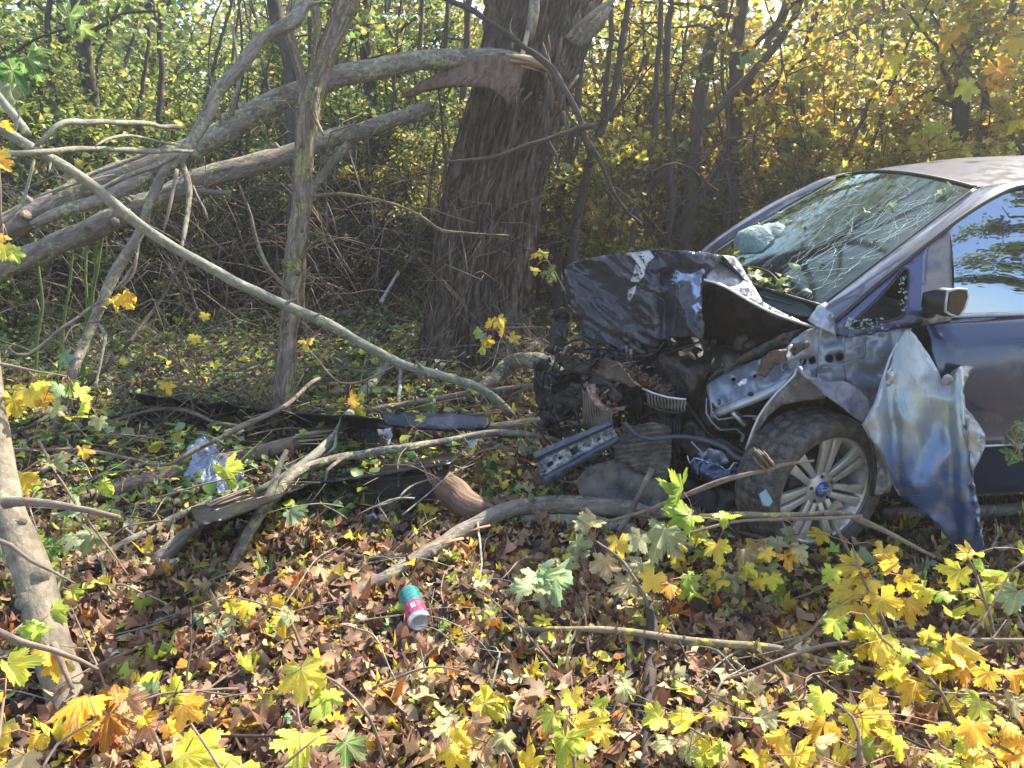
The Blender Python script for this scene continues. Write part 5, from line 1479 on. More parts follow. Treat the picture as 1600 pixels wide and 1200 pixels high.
def cpart(name, V, F, mat, parent=None, smooth=False, solid=0.0, bk=None):
    return mk(name, V, F, M[mat], parent or car, smooth=smooth, solid=solid, local=True, bk=bk)
def cpanel(name, poly, anch, mat, step=10, relief=None, holes=(), thick=.003, smooth=False, ejit=0.0, parent=None, e0=0.0):
    pm = PM(anch)
    V, F = panel_mesh(poly, (lambda a, b, e=0: pm(a, b, e + e0)), step, relief, holes, edge_jit=ejit)
    return cpart(name, V, F, mat, parent, smooth, thick)
def cline(pts):
    return [L(a, b, y) for a, b, y in pts]
def ctube(name, pts, r, mat, parent=None, seg=8, flat=1.0, wob=0.0, knob=0.0, pix=True, step=.03):
    p = cline(pts) if pix else pts
    r = [r] * len(p) if not isinstance(r, (list, tuple)) else r
    V, Fs, bk = tube(p, r, seg=seg, step=step, flat=flat, wob=wob, knob=knob)
    return cpart(name, V, Fs, mat, parent, True, bk=bk)
def grid(rows):
    n, m = len(rows), len(rows[0])
    V = np.array([q for r_ in rows for q in r_], float)
    F = [(i * m + j, i * m + j + 1, (i + 1) * m + j + 1, (i + 1) * m + j) for i in range(n - 1) for j in range(m - 1)]
    return V, F
def lerp_rows(A, B, n, bulge=None):
    out = []
    for i in range(n + 1):
        t = i / n
        row = A * (1 - t) + B * t
        if bulge is not None:
            row = row + bulge(t)
        out.append(row)
    return out
def resample(pts, n):
    C, _ = spline(pts, [1] * len(pts), .01)
    d = np.r_[0, np.cumsum(np.linalg.norm(np.diff(C, axis=0), axis=1))]
    t = np.linspace(0, d[-1], n)
    return np.stack([np.interp(t, d, C[:, k]) for k in range(3)], 1)

mirror_y = np.array([1, -1, 1.0])
# edge of the windscreen on the near side and the outer edge of its pillar, measured on the car
GL = cline([(1283, 478, -.655), (1320, 450, -.65), (1370, 411, -.63), (1420, 373, -.60), (1475, 331, -.565), (1524, 294, -.53)])
GL = resample(GL, 13)
PO = cline([(1306, 500, -.80), (1352, 457, -.79), (1400, 417, -.775), (1447, 379, -.75), (1500, 338, -.71), (1555, 304, -.675), (1600, 288, -.65)])
far = GL * mirror_y
# windscreen
def bulge_ws(t):
    k = 4 * t * (1 - t)
    b = np.zeros((13, 3))
    s = np.linspace(0, 1, 13)
    b[:, 0] = -.10 * k * (1 - .5 * s)
    b[:, 2] = .035 * k * (.4 + s)
    return b
rows = lerp_rows(GL, far, 18, bulge_ws)
V, F = grid(rows)
WS = V.reshape(19, 13, 3)
wscr = cpart('windscreen', V, F, 'windscreen', smooth=True)
def ws_pt(u, v):
    """point of the windscreen surface: u across 0..1 from the near side, v upward 0..1"""
    a, b = min(max(u, 0), 1) * 18, min(max(v, 0), 1) * 12
    i, j = min(int(a), 17), min(int(b), 11)
    fa, fb = a - i, b - j
    return WS[i, j] * (1 - fa) * (1 - fb) + WS[i + 1, j] * fa * (1 - fb) + WS[i, j + 1] * (1 - fa) * fb + WS[i + 1, j + 1] * fa * fb
crr = random.Random(9)
def cracks(name, n, cu, cv, spread, l0, l1, w, seed, ang=None):
    rr = random.Random(seed)
    mb = MB()
    for k in range(n):
        u, v = cu + rr.gauss(0, spread), cv + rr.gauss(0, spread)
        a = ang + rr.gauss(0, .22) if ang is not None else rr.uniform(0, 6.283)
        l = rr.uniform(l0, l1)
        pts = []
        for q in range(6):
            uu, vv = u + math.cos(a) * l * q / 5, v + math.sin(a) * l * q / 5
            if 0.01 < uu < .99 and .01 < vv < .99:
                pts.append(ws_pt(uu, vv) + np.array([-.003, 0, .004]))
            a += rr.gauss(0, .10)
        if len(pts) > 1:
            ww = w * rr.uniform(.4, 1.2)
            add_tube(mb, pts, [ww] * len(pts), 3, .05, cap=False)
    return mb.build(name, M['crack'], wscr, local=True)
cracks('crack', 49, .13, .50, .12, .05, .40, .00042, 1, 1.7)
cracks('crack', 42, .16, .22, .13, .05, .35, .00042, 2, 1.75)
cracks('crack', 28, .45, .30, .25, .05, .30, .00042, 3, 1.8)
cracks('crack', 24, .70, .55, .20, .05, .25, .00042, 4, 1.8)
cracks('crack', 28, .22, .72, .12, .03, .12, .00042, 5)
cracks('crack', 42, .12, .06, .12, .03, .12, .00042, 6, 1.6)
for o in wscr.children:
    o['kind'] = 'stuff'
# black edge round the glass
for a, b in ((0, 1), (0, -1)):
    r_ = GL if b == 1 else far
    ctube('windscreen_seal', list(r_), .007, 'gasket', wscr, 6, pix=False)
ctube('windscreen_seal', [WS[i, 12] + np.array([0, 0, .002]) for i in range(19)], .009, 'gasket', wscr, 6, pix=False)
ctube('windscreen_seal', [WS[i, 0] for i in range(19)], .009, 'gasket', wscr, 6, pix=False)
# wiper
ctube('wiper', [ws_pt(.16, .04) + np.array([-.03, 0, .01]), ws_pt(.32, .10) + np.array([-.03, 0, .015]), ws_pt(.52, .07) + np.array([-.03, 0, .015])], .006, 'black', pix=False)
# leaves caught at the foot of the windscreen
mb_r = np.random.RandomState(3)
pp = np.array([ws_pt(.14 + .26 * mb_r.rand() ** 1.2, .02 + .08 * mb_r.rand() ** 2) + np.array([-.02, 0, .01 + .02 * mb_r.rand()]) for _ in range(34)] + [ws_pt(mb_r.rand(), mb_r.rand()) + np.array([-.006, 0, .008]) for _ in range(18)])
Vl, Fl, Cl = scatter(LIT[:8], mb_r.randint(0, 8, len(pp)), pp, rot_batch(mb_r.rand(len(pp)) * 6.3, mb_r.rand(len(pp)) * .9, mb_r.rand(len(pp)) * 6.3), .03 + .03 * mb_r.rand(len(pp)), pal([LIME, SAGE, YEL, TAN, GREEN], [5, 5, 3, 2, 3], len(pp), .2, mb_r))
props(mk('fallen_leaves', Vl + 0, Fl, M['leaf_litter'], None, col=Cl), 'small fallen leaves caught along the foot of the cracked windscreen', 'leaves', None, 'stuff')
bpy.data.objects['fallen_leaves'].location = tuple(CO)
bpy.data.objects['fallen_leaves'].rotation_euler = (0, 0, YAW)

# roof: stations behind the windscreen
def roof_row(x, zc, ze, w, n=19):
    s = np.linspace(-1, 1, n)
    return np.stack([np.full(n, x), s * w, ze + (zc - ze) * (1 - np.abs(s) ** 2.4)], 1)
top = WS[:, 12] + np.array([.012, 0, .006])
rr_ = [top]
xe = top[0][0]
stations = [(xe + .18, 1.545, 1.485, .565), (xe + .45, 1.575, 1.51, .585), (xe + .8, 1.585, 1.52, .595), (xe + 1.3, 1.575, 1.505, .60), (xe + 1.8, 1.54, 1.46, .585), (xe + 2.15, 1.49, 1.40, .565)]
for s_ in stations:
    rr_.append(roof_row(*s_))
rr2 = []
for i in range(len(rr_) - 1):
    for k in range(4):
        rr2.append(rr_[i] * (1 - k / 4) + rr_[i + 1] * k / 4)
rr2.append(rr_[-1])
V, F = grid(rr2)
V[:, 2] += (fbm(V, 3, 2, 4) - .5) * .012
cpart('roof', V, F, 'paint_roof', smooth=True)
# near side roof rail + pillar (inner edge GL then roof edge; outer edge PO then window line)
nearroof = np.array([r_[0] for r_ in rr2[1:]])
inner = np.vstack([GL, nearroof])
def side_row_pt(x, z, y):
    return np.array([x, y, z])
lx = PO[-1][0]
outer = np.vstack([np.array(PO), [[lx + .25, -.65, 1.475], [lx + .6, -.65, 1.485], [lx + 1.1, -.655, 1.475], [lx + 1.6, -.66, 1.43], [lx + 1.95, -.67, 1.36]]])
I_, O_ = resample(inner, 60), resample(outer, 60)
V, F = grid([I_, I_ * .66 + O_ * .34 + np.array([0, -.012, .012]), I_ * .3 + O_ * .7 + np.array([0, -.012, .010]), O_])
cpart('roof_pillar', V, F, 'paint', smooth=True)
V, F = grid([a * mirror_y for a in (I_, I_ * .66 + O_ * .34 + np.array([0, -.012, .012]), I_ * .3 + O_ * .7 + np.array([0, -.012, .010]), O_)])
cpart('roof_pillar', V, F, 'paint', smooth=True)
ctube('door_seal', list(O_ + np.array([0, -.004, -.006])), .010, 'gasket', pix=False, seg=6)

# front quarter window and its frame
SY = lambda z: -.815 + max(0, z - 1.0) * .34      # side leans in with height
def S(px, py, e=0.0):
    y = -.80
    for _ in range(5):
        q = L(px, py, y)
        y = SY(q[2])
    return L(px, py, y + e)
def spanel(name, poly, mat, step=10, holes=(), thick=.004, e=0.0, relief=None, parent=None, smooth=False, ejit=0.0):
    V, F = panel_mesh(poly, lambda a, b, q=0: S(a, b, e + q), step, relief, holes, edge_jit=ejit)
    return cpart(name, V, F, mat, parent, smooth, thick)
QO = [(1308, 522), (1310, 505), (1330, 487), (1360, 459), (1400, 423), (1447, 383), (1443, 440), (1440, 500), (1400, 512), (1350, 522), (1320, 527)]
QI = [(1332, 512), (1334, 502), (1360, 478), (1392, 444), (1412, 420), (1419, 421), (1420, 440), (1412, 490), (1404, 497), (1370, 506), (1342, 512)]
fr_ = spanel('quarter_window_frame', QO, 'paint_inner', 8, [QI], .02, -.004)
ctube('seal', [S(a, b, -.014) for a, b in QI] + [S(*QI[0], -.014)], .006, 'gasket', fr_, 6, pix=False)
mb = MB()
for k in range(70):
    c = S(1327 + crr.random() ** 1.5 * 60, 0 + 506 + crr.uniform(-9, 8), -.018) if k < 45 else S(1408 + crr.uniform(-3, 8), crr.uniform(430, 495), -.018)
    mb.box(c, (crr.uniform(.003, .012), .002, crr.uniform(.003, .012)), rotm(crr.uniform(0, 3), crr.uniform(0, 3), 0))
props(mb.build('broken_glass', M['crumb_glass'], fr_, local=True), kind='stuff')
spanel('glass_remnant', [(1318, 514), (1326, 494), (1331, 505), (1335, 512), (1343, 514)], 'crumb_glass', 5, e=-.012)

# side body panels by station
def body_col(x, belt=.985):
    pr = [(-.80, .20), (-.845, .24), (-.872, .32), (-.885, .44), (-.905, .465), (-.905, .50), (-.895, .52), (-.905, .62), (-.908, .74), (-.900, .83), (-.885, .88), (-.872, .915), (-.83, .955), (-.815, belt)]
    return np.array([[x, y, z] for y, z in pr])
def side_panel(name, x0, x1, mat='paint', b0=.985, b1=.985, sgn=1, n=10, wob=0.0, rear=0.0):
    cols = []
    for i in range(n + 1):
        t = i / n
        c = body_col(x0 + (x1 - x0) * t, b0 + (b1 - b0) * t)
        c[:, 1] += rear * t * t
        if wob:
            c[:, 1] += wob * (fbm(c, 4, 2, 7) - .5)
        c[:, 1] *= sgn
        cols.append(c)
    V, F = grid(cols)
    return cpart(name, V, F, mat, smooth=True, solid=.004)
DX0 = S(1446, 520)[0]
door = side_panel('front_door', DX0 - .01, DX0 + 1.12, b0=.975, b1=1.0, wob=.03)
def strip(parent, x0, x1, z, y, w=.012, mat='alloy', name='trim_strip', sgn=1):
    V = []
    for x in np.linspace(x0, x1, 8):
        V += [[x, y * sgn, z - w / 2], [x, (y - .008) * sgn, z - w / 3], [x, (y - .008) * sgn, z + w / 3], [x, y * sgn, z + w / 2]]
    F = [(i * 4 + j, i * 4 + j + 1, i * 4 + 5 + j, i * 4 + 4 + j) for i in range(7) for j in range(3)]
    return cpart(name, np.array(V), F, mat, parent)
strip(door, DX0 + .02, DX0 + 1.1, .475, -.906, .009)
ctube('handle', [(DX0 + .88, -.905, .86), (DX0 + .92, -.935, .862), (DX0 + 1.04, -.935, .868), (DX0 + 1.08, -.905, .87)], .012, 'paint', door, pix=False)
rdoor = side_panel('rear_door', DX0 + 1.13, DX0 + 2.0, b0=1.0, b1=1.03)
strip(rdoor, DX0 + 1.15, DX0 + 1.98, .475, -.906, .009)
ctube('handle', [(DX0 + 1.80, -.905, .88), (DX0 + 1.84, -.935, .882), (DX0 + 1.94, -.935, .888), (DX0 + 1.97, -.905, .89)], .012, 'paint', rdoor, pix=False)
side_panel('rear_quarter', DX0 + 2.01, DX0 + 2.85, b0=1.03, b1=1.05, rear=.14)
side_panel('far_side', .35, DX0 + 2.85, sgn=-1, n=16)
# sill and belt trims
strip(door, DX0 + .05, DX0 + 1.11, .992, -.818, .016, 'bare', 'belt_trim')
# windows: door glass with frame
def wtop(x):
    i = np.argsort(O_[:, 0])
    return np.interp(x, O_[i, 0], O_[i, 2]), np.interp(x, O_[i, 0], O_[i, 1])
def side_glass(name, x0, x1, b0, parent, sgn=1, mat='side_glass'):
    r0, r1 = [], []
    for x in np.linspace(x0, x1, 8):
        zt, yt = wtop(x)
        r0.append(np.array([x, -.812 * sgn, b0]))
        r1.append(np.array([x, (yt + .006) * sgn, zt - .015]))
    r0, r1 = np.array(r0), np.array(r1)
    V, F = grid([r0 * (1 - t) + r1 * t + np.array([0, -.02 * sgn * math.sin(math.pi * t), 0]) for t in np.linspace(0, 1, 7)])
    return cpart(name, V, F, mat, parent, smooth=True)
GX0 = S(1486, 440)[0]
side_glass('window', GX0, DX0 + 1.08, .985, door)
side_glass('window', DX0 + 1.17, DX0 + 1.95, 1.0, rdoor)
side_glass('rear_quarter_window', DX0 + 2.05, DX0 + 2.5, 1.03, car)
side_glass('far_window', .5, DX0 + 2.5, 1.0, car, -1)
# strip between quarter window and door glass, door pillar frames
spanel('window_pillar', [(1449, 382), (1466, 370), (1487, 352), (1487, 400), (1486, 460), (1485, 500), (1440, 508), (1443, 440)], 'paint_dust', 10, e=-.006, thick=.012, parent=door)
for xp in (DX0 + 1.125, DX0 + 2.0):
    for sgn in (1, -1):
        zt, yt = wtop(xp)
        ctube('door_pillar', [(xp, -.81 * sgn, .98), (xp, (yt - .012) * sgn, zt)], .032, 'gasket', pix=False, seg=8, flat=.5)
# mirror: housing and glass
mc = [(1450, 462), (1462, 450), (1490, 447), (1514, 447), (1515, 462), (1508, 484), (1498, 500), (1478, 494), (1458, 484)]
y0m = -.99
mir = thing_m = None
front = [L(a, b, y0m) for a, b in [(1478, 453), (1496, 448), (1513, 449), (1515, 462), (1508, 484), (1497, 499), (1484, 495), (1474, 489)]]
backp = [q * np.array([1, 1, 1]) + np.array([-.075, .055, -.002]) for q in front]
cx = sum(front) / len(front)
backp = [cx + (q - cx) * .72 + np.array([-.085, .06, 0]) for q in front]
midp = [cx + (q - cx) * 1.04 + np.array([-.045, .03, 0]) for q in front]
sc_ = lambda q: cx + (q - cx) * .86
front, midp, backp = [sc_(q) for q in front], [sc_(q) for q in midp], [sc_(q) for q in backp]
n = len(front)
V = np.array(front + midp + backp + [sum(backp) / n + np.array([-.02, .015, 0])])
F = [(i, (i + 1) % n, n + (i + 1) % n, n + i) for i in range(n)] + [(n + i, n + (i + 1) % n, 2 * n + (i + 1) % n, 2 * n + i) for i in range(n)] + [(2 * n + i, 2 * n + (i + 1) % n, 3 * n) for i in range(n)]
mir = cpart('wing_mirror', V, F, 'black', smooth=True)
V = np.array([cx + (q - cx) * .90 + np.array([.004, -.003, 0]) for q in front] + [cx + np.array([.006, -.005, 0])])
cpart('mirror_glass', V, [(i, (i + 1) % n, n) for i in range(n)], 'mirror', mir)
ctube('mirror_rim', front + [front[0]], .005, 'bare', mir, 6, pix=False)
ctube('mirror_arm', [L(1455, 478, -.95), L(1452, 488, -.88), L(1448, 492, -.80)], .028, 'black', mir, 10, flat=.6, pix=False)

# lower outer body behind the wheel: sill and floor
V, F = grid([np.array([[.42, y, .2], [DX0 + 2.85, y, .2]]) for y in (-.80, 0, .80)])
cpart('floor_pan', V, F, 'black')
# rear: tail panel and hatch
xr = DX0 + 2.85
V, F = grid([np.array([[xr + .0, -.77, .25], [xr + .0, .77, .25]]), np.array([[xr + .10, -.72, .6], [xr + .10, .72, .6]]), np.array([[xr + .08, -.70, 1.0], [xr + .08, .70, 1.0]]), np.array([[xe + 2.15, -.60, 1.40], [xe + 2.15, .60, 1.40]])])
cpart('tailgate', V, F, 'paint', smooth=True)

# ---- interior
mb = MB()
mb.box((.42, 0, .86), (.50, 1.30, .16)).box((.62, 0, .72), (.25, 1.3, .3))
mb.build('dashboard', M['dash'], car, local=True)
V, F, bk = tube([(.16, y, 1.0) for y in np.linspace(-.6, .6, 9)], [.05] * 9, seg=8)
cpart('cowl', V, F, 'dash', smooth=True)
for y in (-.36, .36):
    mb = MB()
    mb.box((1.28, y, .56), (.52, .50, .18)).box((1.55, y, .95), (.14, .48, .68), rotm(0, .22, 0), .8).box((1.66, y, 1.36), (.09, .26, .18), rotm(0, .15, 0))
    o = mb.build('seat', M['seat'], car, local=True)
    bv = o.modifiers.new('bevel', 'BEVEL'); bv.width = .05; bv.segments = 3
mb = MB()
mb.box((2.3, 0, .56), (.5, 1.25, .2)).box((2.62, 0, .9), (.14, 1.25, .62), rotm(0, .2, 0))
o = mb.build('rear_seat', M['seat'], car, local=True)
V, F = lathe([(.175, 0), (.185, .012), (.195, 0), (.185, -.012)], 28, True)
Rw = rotm(0, 0, R(90)) 
V = V @ rotm(0, 0, R(90)).T @ rotm(0, R(-24), 0).T + np.array([.80, -.36, .93])
cpart('steering_wheel', V, F, 'black', smooth=True)
def blob(name, c, s, mat, seed, amp=.18, rot=None):
    th, ph = np.meshgrid(np.linspace(0, 2 * np.pi, 33)[:-1], np.linspace(.02, np.pi - .02, 18))
    D_ = np.stack([np.sin(ph) * np.cos(th), np.sin(ph) * np.sin(th), np.cos(ph)], -1).reshape(-1, 3)
    rad = 1 + amp * (fbm(D_ + seed, 2.2, 3, seed) - .5) * 2
    V = D_ * rad[:, None] * np.array(s)
    if rot is not None: V = V @ rot.T
    F = [(i * 32 + j, i * 32 + (j + 1) % 32, (i + 1) * 32 + (j + 1) % 32, (i + 1) * 32 + j) for i in range(17) for j in range(32)]
    return cpart(name, V + np.array(c), F, mat, smooth=True)
def proj(q):
    """pixel at which a point of the car shows"""
    w = np.array([CO[0] + q[0] * CYW - q[1] * SYW, CO[1] + q[0] * SYW + q[1] * CYW, q[2] - CAM_H])
    d = w[1] * CP - w[2] * SP
    return 800 + FPX * w[0] / d, 600 - FPX * (w[1] * SP + w[2] * CP) / d
def behind_glass(px, py, deep):
    best = min(((proj(WS[i, j])[0] - px) ** 2 + (proj(WS[i, j])[1] - py) ** 2, i, j) for i in range(19) for j in range(13))
    q = WS[best[1], best[2]]
    return L(px, py, q[1] + deep)
blob('airbag', behind_glass(1200, 400, .30), (.15, .24, .16), 'airbag', 3, .34)
blob('airbag', behind_glass(1225, 475, .16), (.10, .24, .04), 'airbag', 5)
ctube('grab_trim', [(.62, -.70, 1.30), (.60, -.70, 1.1), (.55, -.70, .95)], .03, 'beige', pix=False)

# ---- inner wing: silver grey sheet with round holes
hl = [circ(1227, 573, 4.5), circ(1255, 565, 5), circ(1269, 563, 5.5), circ(1296, 560, 6), circ(1312, 558, 6)]
cpanel('inner_wing', [(1215, 560), (1240, 530), (1262, 515), (1285, 505), (1308, 526), (1350, 523), (1400, 514), (1425, 512), (1412, 545), (1398, 575), (1388, 600), (1372, 640), (1350, 622), (1320, 606), (1285, 600), (1255, 600), (1225, 596)],
       [(1215, 560, -.70), (1420, 512, -.80), (1372, 640, -.82)], 'bare_blue', 8, crumple(.018, .035, 4, .004, .15), hl, .004, ejit=.6)
for a, b, r0 in ((1227, 573, 4.5), (1255, 565, 5), (1269, 563, 5.5), (1296, 560, 6), (1312, 558, 6)):
    q = circ(a, b, r0, 12)
    ctube('hole_lip', [(x, y, -.755) for x, y in q] + [(q[0][0], q[0][1], -.755)], .0018, 'grey_dark', seg=5, step=.02)
cpanel('wing_shade_sheet', [(1215, 550), (1320, 540), (1330, 580), (1220, 590)], [-.60], 'gasket', 20)  # black sheet behind the openings, standing for the shade inside
# vertical creases and gussets on it
for ln in ([(1283, 510, -.775), (1280, 540, -.778), (1278, 570, -.775), (1275, 592, -.77)], [(1322, 527, -.80), (1320, 560, -.80), (1322, 600, -.80)], [(1285, 575, -.79), (1320, 568, -.80), (1350, 558, -.80)], [(1330, 545, -.81), (1352, 535, -.81), (1354, 545, -.81), (1350, 560, -.81)]):
    ctube('seam', ln, .006, 'bare_blue', flat=.5, seg=6)
cpanel('pillar_base', [(1262, 500), (1278, 478), (1290, 472), (1306, 487), (1309, 505), (1306, 524), (1288, 515), (1270, 508)], [(1262, 500, -.70), (1290, 472, -.68), (1306, 524, -.80)], 'bare', 7, crumple(.03, .06, 2), (), .003, True)
# upper wing rail: a rounded rail, its dark opening a flat black disc
ctube('wing_rail', [(1112, 650, -.66), (1130, 641, -.68), (1160, 629, -.70), (1195, 615, -.72), (1230, 597, -.74), (1262, 580, -.75)], [.016, .026, .027, .028, .033, .035], 'bare', flat=.75, seg=14, knob=.06)
q = circ(1173, 616, 5, 12, 3.5)
V, F = panel_mesh(q, lambda a, b, e=0: L(a, b, -.735), 3)
cpart('hole', V, F, 'gasket')  # flat black disc standing for the dark opening
cpanel('wing_channel', [(1104, 602), (1125, 588), (1160, 572), (1200, 555), (1235, 540), (1262, 545), (1250, 580), (1200, 605), (1150, 628), (1120, 638), (1108, 625)], [(1104, 602, -.50), (1250, 545, -.66), (1120, 638, -.64)], 'bare_blue', 8, crumple(.03, .05, 6, .006, .2), [circ(1146, 593, 3.5), circ(1180, 588, 3)], .004, ejit=1)
cpanel('wing_cover', [(1104, 600), (1112, 583), (1150, 560), (1190, 538), (1225, 520), (1262, 512), (1255, 532), (1215, 545), (1160, 566), (1125, 585)], [(1104, 600, -.46), (1262, 512, -.66), (1150, 560, -.52)], 'grey_dark', 8, crumple(.02, .05, 3), (), .006)
cpanel('torn_bracket', [(1150, 598), (1158, 590), (1168, 592), (1166, 600), (1156, 604)], [(1150, 598, -.70), (1168, 592, -.70), (1156, 604, -.72)], 'shiny', 4, crumple(.02, .2, 3))
cpanel('torn_bracket', [(1228, 556), (1232, 540), (1238, 538), (1236, 552), (1244, 560), (1232, 566)], [-.74], 'shiny', 4, crumple(.02, .2, 1))
cpanel('brown_bracket', [(1190, 560), (1205, 548), (1232, 545), (1262, 532), (1266, 540), (1240, 556), (1210, 572), (1196, 590), (1182, 585)], [(1190, 560, -.70), (1262, 532, -.74), (1196, 590, -.72)], 'rust', 6, crumple(.03, .1, 8), (), .004)
# crushed rail end with leaf springs of sheet metal
for ln, r0, mt in (([(1104, 622, -.66), (1103, 645, -.68), (1112, 660, -.70), (1125, 672, -.71), (1150, 670, -.70), (1162, 680, -.70), (1158, 690, -.70)], .008, 'bare_blue'),
                   ([(1110, 624, -.66), (1112, 645, -.68), (1122, 656, -.70), (1145, 652, -.70), (1165, 650, -.70), (1180, 650, -.69), (1178, 656, -.69)], .009, 'bare'),
                   ([(1145, 645, -.72), (1155, 655, -.72), (1163, 664, -.72)], .013, 'bare'), ([(1150, 643, -.73), (1160, 652, -.73), (1168, 662, -.73)], .010, 'grey_dark'),
                   ([(1118, 668, -.66), (1140, 672, -.66), (1168, 668, -.66)], .014, 'grey_dark'), ([(1120, 630, -.62), (1135, 645, -.62), (1130, 665, -.62)], .03, 'grey_dark')):
    ctube('crushed_bracket', ln, r0, mt, flat=.35 if r0 < .012 else .8, seg=8, knob=.15)
# wheel arch edge and liner pieces
ctube('arch_edge', [(1246, 574, -.80), (1240, 588, -.84), (1215, 612, -.86), (1196, 635, -.87), (1185, 652, -.87), (1174, 678, -.87), (1165, 702, -.86)], .005, 'bare', seg=6)
cpanel('arch_liner', [(1243, 576), (1262, 590), (1290, 600), (1290, 622), (1255, 626), (1222, 632), (1200, 650), (1180, 680), (1168, 700), (1178, 672), (1192, 640), (1215, 612)], [(1243, 576, -.80), (1290, 622, -.88), (1168, 700, -.84)], 'brown_liner', 8, crumple(.02, .06, 2), (), .003)
cpanel('fender_remnant', [(1243, 571), (1252, 573), (1264, 586), (1283, 592), (1300, 596), (1318, 595), (1340, 606), (1362, 628), (1360, 645), (1350, 663), (1335, 652), (1312, 634), (1290, 618), (1270, 600), (1255, 588)], [(1243, 571, -.84), (1318, 595, -.86), (1350, 663, -.95)], 'paint_dust', 7, crumple(.025, .04, 3), (), .003, ejit=.6)
th = np.linspace(-.15, R(112), 18)
rows = [np.array([[math.cos(a) * r1, y, .33 + math.sin(a) * r1] for a in th]) for y, r1 in ((-.84, .375), (-.75, .40), (-.60, .40), (-.52, .40), (-.515, .20), (-.515, .02))]
V, F = grid(rows)
cpart('wheel_arch', V, F, 'black', smooth=True)
mb = MB()
mb.box((-.02, -.55, .34), (.16, .10, .30)).box((.0, -.35, .32), (.06, .5, .05))
mb.build('suspension', M['grey_dark'], car, local=True)
th = np.linspace(-.15, math.pi + .1, 22)
for sgn in (-1, 1):
    rows = [np.array([[2.64 + math.cos(a) * r1, y * sgn, .33 + math.sin(a) * r1] for a in th]) for y, r1 in ((.80, .375), (.60, .38), (.55, .05))]
    V, F = grid(rows)
    cpart('wheel_arch', V, F, 'black', smooth=True)
cpanel('arch_inner_strip', [(1346, 662), (1352, 668), (1362, 700), (1366, 740), (1364, 772), (1372, 776), (1390, 768), (1395, 755), (1388, 725), (1376, 700), (1362, 676)], [(1346, 662, -.93), (1364, 772, -.93), (1390, 768, -.90)], 'bare', 6, crumple(.04, .08, 5), (), .004, ejit=1)
ctube('arch_inner_edge', [(1350, 662, -.95), (1364, 700, -.95), (1368, 740, -.95), (1363, 776, -.95)], .006, 'grey_dark', seg=6)

# ---- the torn fender sheet hanging outside the door
FL = [(1416, 514), (1423, 517), (1431, 525), (1441, 541), (1450, 553), (1458, 566), (1464, 577), (1470, 592), (1475, 600), (1477, 591), (1484, 588), (1488, 590), (1494, 582), (1499, 573), (1510, 571), (1521, 573), (1514, 585), (1508, 598), (1504, 612), (1507, 626), (1508, 636), (1521, 652), (1530, 664), (1539, 678), (1540, 692), (1536, 704), (1531, 714), (1523, 730), (1519, 742), (1522, 760), (1528, 785), (1531, 812), (1535, 838), (1537, 853), (1530, 862), (1514, 873), (1502, 873), (1493, 871), (1489, 858), (1485, 846), (1470, 828), (1459, 815), (1446, 803), (1433, 793), (1418, 783), (1406, 774), (1400, 762), (1393, 746), (1385, 727), (1376, 706), (1368, 694), (1359, 682), (1349, 664), (1358, 648), (1368, 629), (1373, 614), (1377, 600), (1384, 578), (1390, 560), (1402, 536)]
def flap_relief(px, py):
    q = Vector((px * .012, py * .012, 2))
    r = .026 * (abs(mnoise.noise(q)) * 2 - .5) + .010 * abs(mnoise.noise(Vector((px * .03, py * .016, 4)))) + .002 * mnoise.noise(Vector((px * .12, py * .1, 4)))
    # the lengthwise ridge in its right third and the curled left edge
    r += -.05 * math.exp(-((px - (1500 + (py - 600) * .06)) / 14) ** 2) * (py > 560)
    r += .05 * math.exp(-((px - (1385 + (py - 600) * .12)) / 16) ** 2)
    # the sheet bows forward below the middle
    r += -.06 * math.sin(max(0, min(1, (py - 520) / 350)) * math.pi)
    return r
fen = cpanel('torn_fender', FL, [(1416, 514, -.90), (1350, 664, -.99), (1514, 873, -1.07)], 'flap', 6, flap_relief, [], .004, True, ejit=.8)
cpanel('fender_lip', [(1508, 640), (1521, 655), (1538, 680), (1540, 694), (1531, 716), (1521, 735), (1520, 746), (1516, 720), (1512, 690), (1508, 660)], [(1508, 640, -1.09), (1540, 690, -1.11), (1516, 740, -1.09)], 'bare', 7, crumple(.03, .08, 3), [circ(1530, 682, 3)], .004, ejit=1, parent=fen)
cpanel('fender_edge', [(1519, 746), (1524, 765), (1530, 800), (1537, 852), (1533, 846), (1524, 815), (1514, 790), (1511, 770)], [(1519, 746, -1.10), (1537, 852, -1.12), (1511, 775, -1.06)], 'shiny_blue', 6, crumple(.05, .1, 9), (), .003, ejit=1.2, parent=fen)
cpanel('fender_tab', [(1470, 596), (1474, 588), (1480, 584), (1487, 588), (1493, 600), (1482, 604), (1474, 606)], [(1470, 596, -.97), (1487, 588, -1.0), (1482, 606, -.97)], 'bare', 5, crumple(.03, .15, 3), (), .003, parent=fen)
cpanel('fender_mount', [(1384, 595), (1386, 580), (1393, 574), (1398, 585), (1394, 600), (1386, 604)], [-1.03], 'bare', 5, crumple(.03, .15, 5), (), .003, parent=fen)
ctube('fender_rim', [(a, b, -.905 - (b - 514) * .00048) for a, b in FL[45:60]], .005, 'bare', fen, 6)

